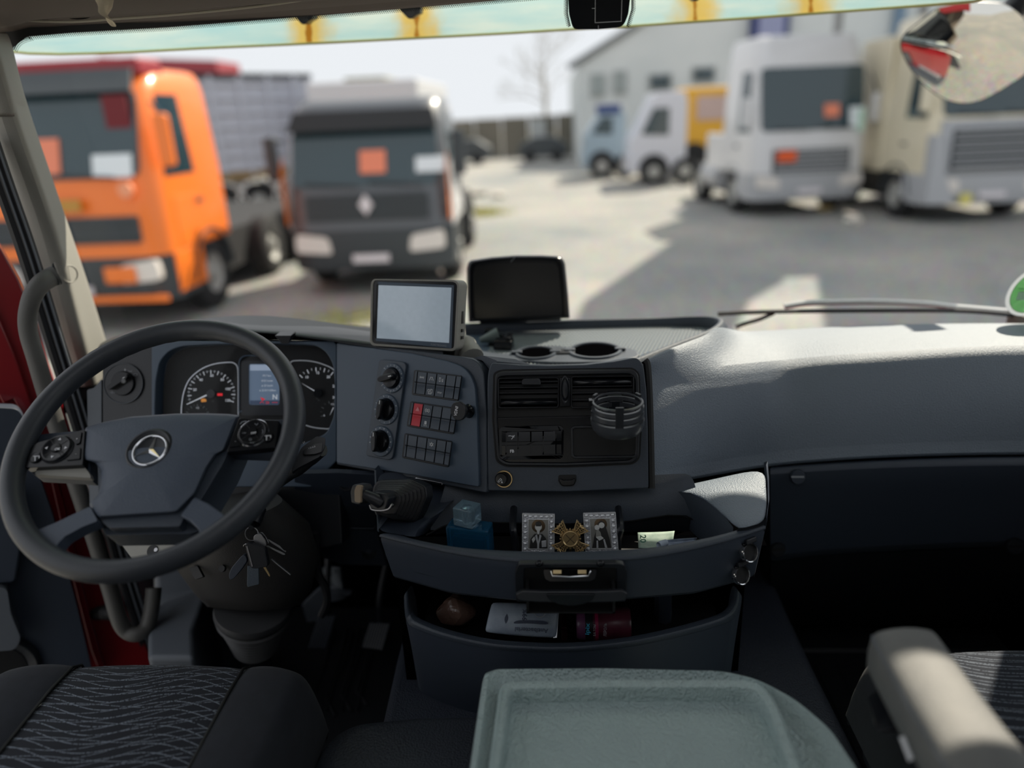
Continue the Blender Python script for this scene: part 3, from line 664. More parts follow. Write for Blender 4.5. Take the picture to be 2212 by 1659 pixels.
obj('bin_divider', G().loft([[dv.hit(x, y) + V((0, d, 0)) for x, y, d in ((1418, yy, .03), (1424, yy, .004), (1436, yy, 0), (1450, yy, .004), (1456, yy, .03), (1440, yy, .15))] for yy in (1285, 1330, 1375)]), M['plastic'], da, sm=True)

# --- glove box panel under the passenger pad and lower dark panel
gx = [1664, 1760, 1900, 2050, 2212, 2420]
gt = [1010, 1002, 994, 988, 985, 988]; gl = [1022, 1015, 1008, 1004, 1003, 1004]; gm = [1052, 1046, 1040, 1036, 1034, 1036]; gb = [1214, 1200, 1192, 1185, 1180, 1182]
obj('glovebox_lid', G().grid([[aY(x, y - 4, 1.43) for x, y in zip(gx, gt)], [aY(x, y, 1.378) for x, y in zip(gx, gt)], [aY(x, y, 1.369) for x, y in zip(gx, gl)], [aY(x, y, 1.376) for x, y in zip(gx, gm)], [aY(x, y - 80, 1.41) for x, y in zip(gx, gb)], [aY(x, y, 1.425) for x, y in zip(gx, gb)], [aY(x, y, 1.45) for x, y in zip(gx, gb)]]), M['plastic'], da, sub=1)
obj('knee_panel', G().grid([[aY(x, y + 1, 1.44) for x, y in zip(gx, gb)], [aY(x, y + 70, 1.50) for x, y in zip(gx, gb)], [aY(x, 1338, 1.60) for x in gx], [aY(x, 1352, 1.70) for x in gx]]), M['black'], da)
obj('knee_side', G().grid([[aY(1664, 1010, 1.385), aY(1664, 1212, 1.43), aY(1640, 1340, 1.6)], [aY(1645, 1005, 1.45), aY(1645, 1212, 1.5), aY(1630, 1340, 1.7)]]), M['cavity'], da)
for (x, y, r, Y, sl) in ((1723, 1030, 17, 1.366, 1), (1680, 1187, 17, 1.415, 0), (2192, 1180, 20, 1.42, 0)):
    q = PL(aY(x, y, Y), (0, -.97, .2)); R = q.rad(x, y, r)
    k = obj('latch_knob', G().lathe([(1e-5, .005), (R * .86, .005), (R * .92, .003), (R * .94, .0), (R, .0005), (R, -.004)], q.p, q.n, 28), M['plastic'] if sl else M['black'], da)
    obj('knob_slot', G().prism(q.pts(rnd([(x - 14, y - 2), (x + 14, y - 2), (x + 14, y + 2), (x - 14, y + 2)], 1), .005), q.n, -.001, .0012), M['dimw'] if sl else M['cavity'], k)

# driver's knee panel (dark, under the cluster)
obj('driver_knee_panel', G().grid([[aY(x, y, 1.30) for x, y in ((640, 1015), (730, 1013), (815, 1018))], [aY(x, y, 1.34) for x, y in ((640, 1060), (730, 1085), (812, 1085))], [aY(x, y, 1.40) for x, y in ((650, 1110), (740, 1136), (816, 1140))], [aY(x, y, 1.42) for x, y in ((650, 1180), (740, 1212), (838, 1215))]]), M['plastic'], da, sm=False, sol=.01)
obj('pocket_slot', G().tube([aY(x, y, 1.375) for x, y in ((690, 1132), (760, 1141), (806, 1142), (811, 1136))], .0012, 6), M['kick'], da)
for x, y, Y in ((748, 1043, 1.312), (797, 1190, 1.405)):
    q = PL(aY(x, y, Y), (0, -.95, .3)); R = q.rad(x, y, 17)
    k = obj('fastener', G().lathe([(1e-5, .002), (R * .7, .001), (R * .8, .004), (R, .004), (R * 1.02, -.004)], q.p, q.n, 24), M['black'], da)
    obj('fastener_core', G().disc(q.p, q.n, R * .35, 0, .005, 6), M['plastic'], k)
# ================================================================ instrument cluster
M['print'] = mat('backlit_dial_print', (222, 226, 232), .6, emit=.30)
M['printd'] = mat('backlit_dim_print', (120, 126, 130), .6, emit=.05)
M['redlamp'] = mat('red_warning_lamp', (230, 40, 50), .5, emit=.5)
M['amber'] = mat('amber_warning_lamp', (230, 150, 60), .5, emit=.3)
ic = thing('instrument_cluster', 'black instrument cluster with speedometer, rev counter and colour display behind the steering wheel', 'instrument cluster', tuple(PA.hit(530, 850, -.03)))
D = PL(PA.hit(530, 850, -.030), PA.n)
obj('housing', G().prism(PA.pts([(325, 740), (727, 738), (727, 1050), (325, 1050)]), PA.n, -.075, -.034), M['cavity'], ic)
big = rnd(Z4((505, 1000), (505, 400), (545, 220), (640, 120), (1000, 70), (1500, 60), (1920, 75), (2010, 140), (2085, 260), (2085, 900), (1700, 1000)), 10)
obj('dial_plate', G().prism(D.pts(big), D.n, -.006, 0), M['dial'], ic)
lf = obj('lens', G().grid([[PA.hit(*quad(((322, 738), (729, 738), (729, 1050), (322, 1050)), u / 8, v / 8), -.012 - .006 * sin(pi * v / 8)) for u in range(9)] for v in range(9)]), M['lens'], ic, fix=False)
# bezels
gaugeA = smooth(Z4((758, 700), (760, 620), (780, 500), (830, 390), (930, 305), (1040, 262), (1160, 248), (1212, 258), (1238, 300), (1243, 420), (1243, 700)), 5)
obj('gauge_surround', G().tube([D.hit(q.x, q.y, .003) for q in gaugeA], .0013, 6), mat('glowing_gauge_ring', (200, 204, 210), .3, .6, emit=.12), ic)  # ring given a faint glow of its own
gaugeB = smooth(Z4((1670, 300), (1692, 246), (1740, 233), (1850, 236), (1960, 262), (2060, 315), (2075, 420), (2075, 700), (2030, 805), (1960, 812), (1880, 802), (1820, 785)), 5)
obj('gauge_surround', G().tube([D.hit(q.x, q.y, .003) for q in gaugeB], .0013, 6), bpy.data.materials['glowing_gauge_ring'], ic)
obj('console_ring', G().tube([D.hit(q[0], q[1], .003) for q in rnd(Z4((1250, 690), (1250, 230), (1290, 190), (1640, 190)), 10)], .0016, 6), M['panel'], ic)
# speedometer: ticks and numbers
def dialticks(c, r0, r1, a0, a1, n, wd, mt, par, sq=.98, name='tick_marks', h=.0006):
    g = G(); cx, cy = Z4(c)[0]; R0 = r0 / 3.95; R1 = r1 / 3.95
    for k in range(n):
        a = radians(a0 + (a1 - a0) * k / (n - 1)); big_ = (k % 2 == 0)
        q0 = R0 if big_ else R0 + (R1 - R0) * .4
        g.strip([D.hit(cx + cos(a) * q0, cy - sin(a) * q0 * sq, 0), D.hit(cx + cos(a) * R1, cy - sin(a) * R1 * sq, 0)], D.n, wd if big_ else wd * .5, h)
    return obj(name, g, mt, par, fix=False, sm=False)
sp_ = obj('speedometer', G().lathe([(1e-5, .0004), (D.rad(457, 849, 54), .0004)], D.hit(*Z4((1015, 515))[0]), D.n, 40), M['dial'], ic)
dialticks((1015, 515), 172, 203, 204, -21, 25, .0016, M['print'], sp_)
arc = [D.hit(457 + cos(radians(204 - 225 * k / 40)) * 49.5, 850 - sin(radians(204 - 225 * k / 40)) * 48.5, 0) for k in range(41)]
obj('scale_band', G().strip(arc, D.n, .0022, .0004), M['printd'], sp_, fix=False)
for s, x, y in (('20', 872, 482), ('40', 925, 398), ('60', 1017, 362), ('80', 1107, 397), ('100', 1153, 476), ('120', 1152, 573)): text(s, D, Z4((x, y))[0], 5.6, M['print'], sp_, ang=0, h=.0008, bold=.012)
text('km/h', D, Z4((1018, 580))[0], 3, M['printd'], sp_)
obj('needle', G().prism(D.pts(Z4((812, 604), (1022, 502), (1028, 514), (814, 608))), D.n, .004, .0055), M['print'], sp_)
obj('needle_hub', G().disc(D.hit(*Z4((1018, 515))[0]), D.n, .009, .001, .006, 24), M['gloss'], sp_)
fu = obj('pressure_gauge', G().lathe([(1e-5, .0008), (D.rad(427, 895, 26), .0008)], D.hit(*Z4((897, 705))[0]), D.n, 30), M['dial'], ic)
dialticks((897, 705), 84, 102, 160, 20, 9, .0011, M['printd'], fu, h=.0012)
text('1/2', D, Z4((895, 637))[0], 4.2, M['print'], fu, h=.0014)
obj('engine_lamp', G().prism(D.pts(rnd(Z4((925, 566), (936, 556), (960, 556), (972, 566), (972, 584), (930, 588)), 1)), D.n, 0, .0012), M['amber'], ic)
obj('warning_lamp', G().prism(D.pts(rnd(Z4((1065, 512), (1110, 512), (1110, 534), (1065, 534)), 1.5)), D.n, 0, .0012), M['redlamp'], ic)
for pts in (((1130, 305), (1160, 286), (1160, 298), (1195, 298), (1195, 314), (1160, 314), (1160, 326)), ((1790, 297), (1758, 276), (1758, 290), (1735, 290), (1735, 306), (1758, 306), (1758, 320))):
    obj('turn_arrow', G().prism(D.pts(Z4(*pts)), D.n, 0, .001), M['cavity'], ic)
# rev counter
rv = obj('rev_counter', G().lathe([(1e-5, .0004), (D.rad(690, 849, 52), .0004)], D.hit(*Z4((1935, 515))[0]), D.n, 40), M['dial'], ic)
dialticks((1925, 510), 190, 222, 155, -25, 19, .0016, M['print'], rv)
for s, x, y in (('5', 1752, 470), ('10', 1827, 375), ('15', 1920, 338), ('20', 2012, 373), ('25', 2062, 452), ('30', 2062, 548)): text(s, D, Z4((x, y))[0], 5.6, M['print'], rv, h=.0008, bold=.012)
text('rpm', D, Z4((1922, 555))[0], 3, M['printd'], rv); text('x100', D, Z4((1922, 572))[0], 2.6, M['printd'], rv)
obj('needle', G().prism(D.pts(Z4((1787, 424), (1932, 506), (1928, 514))), D.n, .004, .0055), M['print'], rv)
obj('needle_hub', G().disc(D.hit(*Z4((1930, 510))[0]), D.n, .009, .001, .006, 24), M['gloss'], rv)
f2 = obj('fuel_gauge', G().lathe([(1e-5, .0008), (D.rad(708, 895, 25), .0008)], D.hit(*Z4((2045, 675))[0]), D.n, 30), M['dial'], ic)
dialticks((2045, 675), 80, 100, 200, 60, 7, .0011, M['printd'], f2, h=.0012)
text('1/2', D, Z4((2046, 606))[0], 4, M['print'], f2, h=.0014); text('0', D, Z4((1976, 702))[0], 4, M['print'], f2, h=.0014)
obj('needle', G().prism(D.pts(Z4((2028, 700), (2056, 632), (2062, 634))), D.n, .003, .004), M['print'], f2)
# colour display
obj('display_bezel', G().frame(D.pts(rnd(Z4((1275, 235), (1660, 235), (1660, 700), (1275, 700)), 5)), D.pts(rnd(Z4((1338, 262), (1600, 262), (1600, 610), (1338, 610)), 5)), D.n, 0, .004), M['black'], ic)
scr = obj('display', G().prism(D.pts(Z4((1334, 258), (1604, 258), (1604, 614), (1334, 614))), D.n, 0, .0012), mat('lit_blue_grey_display', (98, 116, 138), .4, emit=.45), ic)
obj('status_bar', G().prism(D.pts(Z4((1345, 268), (1596, 268), (1596, 318), (1345, 318))), D.n, .0012, .0014), mat('lit_pale_display_bar', (150, 164, 184), .5, emit=.5), scr)
obj('status_bar', G().prism(D.pts(Z4((1345, 572), (1596, 572), (1596, 608), (1345, 608))), D.n, .0012, .0014), mat('lit_dark_display_bar', (60, 74, 98), .5, emit=.4), scr)
for s, x, y in (('19.7 km', 1485, 362), ('0:52 h:min', 1490, 405), ('ø 23 km/h', 1490, 447), ('ø 25.8 l/100km', 1494, 487)): text(s, D, Z4((x, y))[0], 4.2, M['print'], scr, h=.0018)
text('N', D, Z4((1556, 545))[0], 10.5, M['print'], scr, h=.0018, bold=.02)
obj('display_warning', G().prism(D.pts(Z4((1435, 545), (1475, 562), (1450, 575))), D.n, .0012, .0018), M['redlamp'], scr)
g = G()
for q in (((1430, 596), (1450, 580), (1462, 596)), ((1480, 585), (1505, 585), (1505, 598), (1480, 598)), ((1535, 590), (1580, 590))): g.strip(D.pts(Z4(*q)), D.n, .0008, .0016)
obj('display_icons', g, M['redlamp'], scr, fix=False)

# ================================================================ light switch
E = PL(PA.hit(268, 828, -.008), PA.n)
ls = thing('light_switch', 'round black headlight switch left of the instrument cluster', 'rotary switch', tuple(E.hit(268, 828)))
c = E.hit(*Z4((270, 428))[0]); R = E.rad(268, 828, 43)
obj('dial_ring', G().lathe([(1e-5, .003), (R * .94, .003), (R * .97, .0045), (R, .004), (R, -.002)], c, E.n, 48), M['black'], ls)
obj('ring_line', G().lathe([(R * .955, .0042), (R * .985, .0048)], c, E.n, 48), M['kick'], ls)
obj('knob_base', G().lathe([(1e-5, .009), (R * .56, .009), (R * .60, .006), (R * .61, .002)], c, E.n, 40), M['gloss'], ls)
kb = obj('handle_bar', G().prism(E.pts(rnd(Z4((178, 462), (192, 488), (352, 382), (346, 352), (330, 348), (188, 440)), 4)), E.n, .008, .024), M['gloss'], ls, bev=.004, seg=3)
obj('pointer_line', G().prism(E.pts(Z4((312, 384), (330, 374), (331, 379), (313, 389))), E.n, .02, .0244), M['white'], kb)
g = G(); cc = Z4((264, 408))[0]
for k in range(8):
    a = k * pi / 4; g.strip([E.hit(cc[0] + cos(a) * 3, cc[1] + sin(a) * 3, .0242), E.hit(cc[0] + cos(a) * 5, cc[1] + sin(a) * 5, .0242)], E.n, .0005)
g.strip([E.hit(cc[0] + cos(k * pi / 6) * 2, cc[1] + sin(k * pi / 6) * 2, .0242) for k in range(13)], E.n, .0005)
obj('lamp_icon', g, M['white'], kb, fix=False)
text('0', E, Z4((277, 312))[0], 4.6, M['white'], ls, h=.0036)
g = G()
for q in (((310, 318), (345, 332)), ((345, 316), (312, 334)), ((320, 324), (336, 326)), ((360, 346), (372, 344), (388, 350), (390, 358), (376, 364), (364, 362), (360, 346)), ((352, 348), (358, 350)), ((352, 358), (358, 358)), ((135, 460), (142, 470)), ((148, 458), (158, 466), (150, 474), (146, 458)), ((160, 500), (166, 512)), ((172, 498), (184, 502), (180, 512), (172, 510), (172, 498)), ((190, 498), (194, 512))): g.strip(E.pts(Z4(*q)), E.n, .0006, .0035)
obj('position_icons', g, M['dimw'], ls, fix=False)

# ================================================================ climate controls
PBf = PL(PB.p + PB.n * .003, PB.n)
cl = thing('climate_control', 'tall dark plate with three round heater knobs', 'heater controls', tuple(PBf.hit(840, 885)))
obj('plate', G().prism(PBf.pts(rnd(Z5((372, 203), (640, 233), (672, 268), (512, 1372), (466, 1402), (196, 1350), (196, 1300), (345, 226)), [6, 6, 6, 6, 6, 5, 4, 5])), PBf.n, 0, .006), M['switch'], cl, bev=.0015)
def knob(c, ry, ang, n, dots_, lo, hi):
    x, y = Z5(c)[0]; o = PBf.hit(x, y, .006); R = PBf.rad(x, y, 0, ry / 5.53); n_ = PBf.n
    ri = obj('dial_ring', G().lathe([(R * .70, .001), (R * .74, .003), (R * .96, .003), (R, .0015), (R, -.001)], o, n_, 44), M['panel'], cl)
    k = obj('knob', G().lathe([(1e-5, .011), (R * .60, .010), (R * .68, .006), (R * .70, -.001)], o, n_, 40), M['gloss'], cl)
    a = radians(ang); ex = (PBf.x * cos(a) + PBf.y * sin(a)); ey = n_.cross(ex)
    out = [(-.66, -.10), (-.4, -.22), (.4, -.22), (.68, -.12), (.68, .12), (.4, .22), (-.4, .22), (-.66, .10)]
    h = obj('handle_bar', G().prism([o + (ex * u + ey * v) * R for u, v in out], n_, .008, .024), M['gloss'], k, bev=.004, seg=3)
    obj('pointer_line', G().prism([o + (ex * u + ey * v) * R for u, v in ((.34, -.03), (.58, -.03), (.58, .03), (.34, .03))], n_, .02, .0245), M['white'], h)
    g = G()
    for j in range(dots_):
        b = radians(lo + (hi - lo) * j / max(dots_ - 1, 1)); d = (PBf.x * cos(b) + PBf.y * sin(b)); P = o + d * (R * .86) + n_ * .0033
        if n == 2: g.lathe([(1e-5, 0), (.0011, 0)], P, n_, 8)
        elif j % 3 == 0: g.strip([P - d * .0018 + PBf.x * .0012, P + d * .0018, P + d * .0018 - PBf.y * .002], n_, .0006)
        else: g.strip([P - d * .0012, P + d * .0012], n_, .0007)
    obj('scale_marks', g, M['white'], ri, fix=False)
knob((485, 424), 178, 20, 0, 17, 140, -160); knob((416, 798), 184, 88, 1, 12, 110, -200); knob((352, 1178), 184, 96, 2, 11, 195, -40)

# ================================================================ rocker switch banks on the driver's fascia
def icon(g, pl, pts, w=.0007, h=.0004):
    g.strip(pl.pts(pts, h), pl.n, w, 0)
def keymesh(pl, q, u0, u1, v0, v1, prof, g=None):
    g = g or G(); rows = []
    e = .045
    for u, s in ((u0 + e * .2, 0), (u0 + e * .25, 1), (u1 - e * .25, 1), (u1 - e * .2, 0)):
        rows.append([pl.hit(*quad(q, u, v0 + (v1 - v0) * t), h if s else -.001) for t, h in prof])
    m = len(prof); g.grid(rows)
    return g
PROF = [(0, .003), (.01, .0075), (.44, .0110), (.455, .0110), (.50, .0050), (.57, .0050), (.60, .0060), (.98, .0085), (1, .003)]
def bank(label, q, icons, special=None, frame=M['black'], mt=None, caps=(.055, .885)):
    ctrp = quad(q, .5, .5); pl = PBf
    t = thing('switch_bank', label, 'switch panel', tuple(pl.hit(*ctrp)), 'switch banks on the driver fascia')
    obj('bank_frame', G().prism(pl.pts(rnd([quad(q, -.012, -.035), quad(q, 1.012, -.035), quad(q, 1.012, 1.04), quad(q, -.012, 1.04)], 4)), pl.n, -.001, .0022), frame, t, bev=.001)
    for a, b in ((0, caps[0]), (caps[1], 1)):
        obj('end_cap', keymesh(pl, q, a, b, .02, .98, PROF), M['switch'], t)
    n = 4; w_ = (caps[1] - caps[0]) / n
    for k in range(n):
        a = caps[0] + w_ * k; m_ = M['hazard'] if special == k else M['switch']
        s = obj('rocker_switch', keymesh(pl, q, a, a + w_, .02, .98, PROF), m_, t)
        for (kk, half, drawf) in icons:
            if kk != k: continue
            v = .25 if half == 0 else .80; h = .0102 if half == 0 else .0082
            pp = PL(pl.hit(*quad(q, a + w_ / 2, v), h), pl.n); cx, cy = quad(q, a + w_ / 2, v)
            ex = V(quad(q, a + w_, v)) - V(quad(q, a, v)); ey = V(quad(q, a, v + .1)) - V(quad(q, a, v)); ex = ex / ex.length; ey = ey / ey.length
            f = lambda *ps: [(cx + (ex.x * u + ey.x * w2), cy + (ex.y * u + ey.y * w2)) for u, w2 in ps]
            drawf(pp, f, s)
    return t
def strokes(lst, w=.0008, m='white', name='icon'):
    def d(pp, f, s):
        g = G()
        for ps in lst: icon(g, pp, f(*ps), w)
        obj(name, g, M[m], s, fix=False)
    return d
def word(wd, hp, ang=8):
    def d(pp, f, s): text(wd, pp, f((0, 0))[0], hp, M['white'], s, ang=ang, h=.0003)
    return d
q1, q2, q3 = Z5((757, 336), (1312, 404), (1270, 690), (728, 612)), Z5((712, 712), (1262, 792), (1218, 1085), (668, 990)), Z5((642, 1092), (1196, 1186), (1156, 1478), (612, 1366))
circ = lambda r, n=10, x=0, y=0: [(x + cos(2 * pi * k / n) * r, y + sin(2 * pi * k / n) * r) for k in range(n + 1)]
bank('black rocker switch bank with axle and lane icons, topmost of three', q1, [
    (0, 0, strokes([[(-4.5, 0), (4.5, 0)], [(-4, -2.5), (-4, 2.5)], [(4, -2.5), (4, 2.5)], [(-1.3, -2), (-1.3, 2)], [(1.3, -2), (1.3, 2)]])),
    (1, 0, strokes([[(-4.2, 4), (-1.5, -4)], [(4.2, 4), (1.5, -4)], [(0, -3), (0, -1)], [(0, 1), (0, 3)]])),
    (2, 0, strokes([[(-4, -4), (-1, -4), (0, 3), (-4, 4), (-4, -4)], [(2, 0), (5, 0)], [(3.5, -3), (3.5, 3)], [(2, 3.6), (5, 3.6)]])),
    (1, 1, strokes([[(-5, -4), (-1, -4), (-1, 0), (-5, 0), (-5, -4)], [(1, -5), (4.5, -5), (4.5, 3), (1, 3), (1, -5)], [(-4, 3), (-1, 3)], [(-4, 5), (3, 5)]])),
    (2, 1, word('STOP', 3.4))])
def tri(pp, f, s): obj('icon', G().prism(pp.pts(f((0, -5), (4.4, 4), (-4.4, 4)), .0), pp.n, 0, .0006), mat('pink_print', (236, 150, 156), .6), s)
bank('black rocker switch bank with a red hazard key, middle of three', q2, [
    (0, 0, tri), (1, 0, strokes([circ(2.4), [(-2.4, -4), (-4.4, -2), (-4.8, 0), (-4.4, 2), (-2.4, 4)], [(2.4, -4), (4.4, -2), (4.8, 0), (4.4, 2), (2.4, 4)], [(0, -1.5), (0, 1.5)]], .0009)),
    (1, 1, strokes([[(-2, -5), (2, -5), (2, 1), (-2, 1), (-2, -5)], [(0, -5), (0, 1)], [(-3, 3), (-1, 5)], [(1, 3), (3, 5)], [(-1, -4), (-1, 0)], [(1, -4), (1, 0)]], .0009))], special=0)
bank('black rocker switch bank with one snowflake key, lowest of three', q3, [
    (2, 0, strokes([circ(2.2)] + [[(cos(a) * 2.2, sin(a) * 2.2), (cos(a) * 4.6, sin(a) * 4.6)] for a in [pi / 6 + pi / 3 * k for k in range(6)]], .0011))])

# ================================================================ round magnetic phone mount
ph = thing('phone_mount', 'round black magnetic phone mount stuck beside the hazard switch bank', 'phone mount', tuple(PBf.hit(1012, 888, .01)))
pn_ = V((-.50, -.84, .22)).normalized()
pc = PBf.hit(989, 888, .052); PM = PL(pc, pn_); R = PM.rad(986, 888, 0, 20.5)
obj('disc_pad', G().lathe([(1e-5, .0), (R * .93, 0), (R, -.0012), (R, -.005), (R * .94, -.006), (1e-5, -.006)], pc, pn_, 48), M['black'], ph)
obj('ball_joint', G().lathe([(R * .62, -.006), (R * .74, -.009), (R * .74, -.013), (R * .5, -.017), (R * .42, -.024), (R * .55, -.03)], pc, pn_, 32), M['gloss'], ph)
base = PBf.hit(1014, 889, .001)
obj('stem', G().tube([pc - pn_ * .014, base + PBf.n * .012, base + PBf.n * .002], [R * .46, R * .55, R * .72], 20), M['gloss'], ph)
text('VDNI', PM, (985.5, 888), 6.2, M['white'], ph, ang=-80, h=.0004, wpx=21, bold=.02)

# ================================================================ centre air vents and panel
ac = thing('centre_vent_panel', 'gloss black centre panel with two air vents above switches and a storage slot', 'air vent panel', tuple(PC.hit(1225, 910)))
bo_ = rnd(Z6((150, 330), (212, 302), (1590, 278), (1650, 335), (1668, 900), (1652, 1205), (1590, 1266), (900, 1294), (262, 1290), (172, 1242), (136, 800)), [8, 8, 8, 8, 8, 10, 10, 6, 8, 10, 8])
bi_ = rnd(Z6((180, 372), (235, 352), (1560, 328), (1612, 376), (1630, 900), (1612, 1180), (1560, 1230), (900, 1262), (280, 1256), (200, 1212), (170, 800)), [8, 8, 8, 8, 8, 10, 10, 6, 8, 10, 8])
g0 = rnd(Z6((125, 318), (205, 283), (1598, 262), (1668, 325), (1690, 900), (1672, 1222), (1600, 1286), (900, 1316), (250, 1310), (150, 1255), (112, 800)), [8, 8, 8, 8, 8, 10, 10, 6, 8, 10, 8])
obj('shadow_gap', G().frame(PC.pts(g0), PC.pts(bo_), PC.n, 0, .0012), M['cavity'], ac)
obj('bezel', G().frame(PC.pts(bo_), PC.pts(bi_), PC.n, 0, .010), M['black'], ac, bev=.003, seg=3)
obj('back_plate', G().prism(PC.pts(bi_), PC.n, 0, .003), M['cavity'], ac)  # flat black plate stands in for the dark depth behind the slats
obj('lower_plate', G().prism(PC.pts(rnd(Z6((165, 790), (1640, 760), (1640, 1180), (1560, 1235), (900, 1265), (280, 1260), (195, 1215)), [3, 3, 8, 8, 4, 8, 8])), PC.n, .002, .006), M['gloss'], ac, bev=.0015)
def vent(x0, x1, yt, yb, slats, flap, tab, tabh):
    v = obj('air_vent', G().frame(PC.pts(rnd(Z6((x0 - 14, yt - 14), (x1 + 14, yt - 22), (x1 + 14, yb + 10), (x0 - 14, yb + 16)), 6)), PC.pts(rnd(Z6((x0, yt), (x1, yt - 8), (x1, yb - 6), (x0, yb)), 6)), PC.n, .002, .013), M['gloss'], ac, bev=.002)
    for y in slats:
        a, b = PC.hit(*Z6((x0, y))[0], .005), PC.hit(*Z6((x1, y - 8))[0], .005); d = b - a; n_ = (PC.n * .93 + PC.y * .36).normalized()
        obj('slat', G().box((a + b) / 2, d, n_ * .015, n_.cross(d.normalized()) * .0022), M['gloss'], v, bev=.0008)
    y0, y1 = flap
    fl = [PC.hit(*Z6((x0 + 12, y))[0], h) for y, h in ((y0, .004), (y0 + (y1 - y0) * .3, .012), (y0 + (y1 - y0) * .7, .013), (y1, .004))]; fr = [PC.hit(*Z6((x1 - 10, y - 8))[0], h) for y, h in ((y0, .004), (y0 + (y1 - y0) * .3, .012), (y0 + (y1 - y0) * .7, .013), (y1, .004))]
    obj('flap', G().grid([fl, fr]), M['gloss'], v, sol=.002, sub=0)
    tx0, tx1 = tab; ty0, ty1 = tabh
    obj('vane_tab', G().prism(PC.pts(rnd(Z6((tx0, ty1), (tx0 + 8, ty0), (tx1 - 14, ty0 - 4), (tx1, ty1)), 4)), PC.n, .006, .020), M['black'], v, bev=.002)
vent(192, 806, 384, 676, (390, 432, 488, 545), (592, 676), (430, 632), (380, 440))
vent(955, 1588, 366, 674, (478, 545, 618), (372, 468), (1222, 1402), (524, 590))
th = obj('vent_wheel_plate', G().prism(PC.pts(rnd(Z6((826, 368), (938, 364), (938, 668), (828, 672)), 3)), PC.n, .002, .013), M['gloss'], ac, bev=.002)
o = PC.hit(*Z6((882, 498))[0], .013)
obj('thumb_wheel', G().lathe([(1e-5, .006), (.0045, .005), (.0058, .002), (.006, 0)], o, PC.n, 28, PC.x).lathe([(.0062, 0), (.0072, .001), (.008, 0)], o, PC.n, 28, PC.x), M['black'], th)
for vtx in bpy.data.objects['thumb_wheel'].data.vertices:
    d = vtx.co - o; vtx.co = o + PC.x * d.dot(PC.x) * .95 + PC.y * d.dot(PC.y) * 3.1 + PC.n * d.dot(PC.n)
PF = PL(PC.p + PC.n * .006, PC.n)
sq = Z6((208, 940), (848, 930), (850, 1178), (206, 1194))
sw = obj('switch_surround', G().frame(PF.pts(rnd(Z6((190, 905), (230, 886), (830, 872), (866, 900), (862, 1200), (830, 1222), (230, 1232), (190, 1205)), 5)), PF.pts(rnd([quad(sq, -.01, -.02), quad(sq, 1.01, -.02), quad(sq, 1.01, 1.02), quad(sq, -.01, 1.02)], 3)), PF.n, 0, .004), M['black'], ac, bev=.0015)
PR2 = [(0, .001), (.02, .004), (.40, .0065), (.42, .0065), (.44, .0035), (.56, .0035), (.58, .005), (.98, .004), (1, .001)]
cols = [0, .082, .278, .487, .692, .90, 1.0]
for k in range(6):
    s = obj('rocker_switch' if 0 < k < 5 else 'end_cap', keymesh(PF, sq, cols[k], cols[k + 1], 0, 1, PR2), M['black'] if 0 < k < 5 else M['gloss'], ac)
    if k == 1:
        g = G(); icon(g, PF, Z6((285, 984), (306, 982), (330, 990)), .0011, .0062); icon(g, PF, Z6((318, 1018), (334, 996), (348, 978)), .0013, .0062); icon(g, PF, Z6((332, 980), (332, 994), (346, 996)), .001, .0062)
        obj('icon', g, M['white'], s, fix=False); text('FB', PF, Z6((322, 1146))[0], 6.2, M['white'], s, ang=-2, h=.0052, bold=.03)
st = obj('storage_slot', G().frame(PF.pts(rnd(Z6((940, 900), (970, 876), (1630, 862), (1654, 885), (1650, 1190), (1620, 1212), (975, 1222), (945, 1200)), 5)), PF.pts(rnd(Z6((966, 918), (985, 902), (1605, 888), (1625, 905), (1622, 1168), (1600, 1186), (990, 1196), (968, 1180)), 4)), PF.n, 0, .0045), M['black'], ac, bev=.0015)
obj('slot_shade', G().prism(PF.pts(rnd(Z6((966, 918), (985, 902), (1605, 888), (1625, 905), (1622, 1168), (1600, 1186), (990, 1196), (968, 1180)), 4)), PF.n, 0, .0008), M['cavity'], st)  # flat black plate painted in place of the slot's inner shade
# cigarette lighter and latch on the module
cg = thing('cigarette_lighter', 'round black cigarette lighter knob in a brass ring below the centre panel', 'cigarette lighter', tuple(PC.hit(*Z6((235, 1440))[0])))
o = PC.hit(*Z6((238, 1436))[0], .001); R = PC.rad(1088, 1034, 19)
obj('ring', G().lathe([(R * .82, .001), (R * .86, .004), (R * .95, .004), (R, .001)], o, PC.n, 40), M['gold'], cg)
obj('socket', G().lathe([(1e-5, .0012), (R * .84, .0012)], o, PC.n, 32), M['cavity'], cg)
o2 = PC.hit(*Z6((206, 1442))[0], .016); R2 = PC.rad(1082, 1035, 13.5)
kn = obj('knob', G().lathe([(1e-5, .0), (R2 * .85, -.0005), (R2, -.003), (R2, -.012), (R2 * .8, -.016)], o2, PC.n, 32), M['gloss'], cg)
PK = PL(o2, PC.n); g = G()
icon(g, PK, Z6((172, 1466), (200, 1432), (212, 1442), (184, 1472), (172, 1466)), .0007); icon(g, PK, Z6((208, 1436), (216, 1455), (214, 1476)), .0009); icon(g, PK, Z6((214, 1470), (218, 1476)), .0022)
obj('icon', g, M['white'], kn, fix=False)
la = thing('ashtray_latch', 'small black finger latch with cupped ends below the centre panel', 'latch', tuple(PC.hit(1225, 1037)))
obj('latch_recess', G().prism(PC.pts(rnd(Z6((812, 1395), (1000, 1392), (1002, 1440), (980, 1512), (840, 1516), (808, 1450)), [4, 4, 3, 8, 8, 4])), PC.n, -.001, .0015), M['cavity'], la)
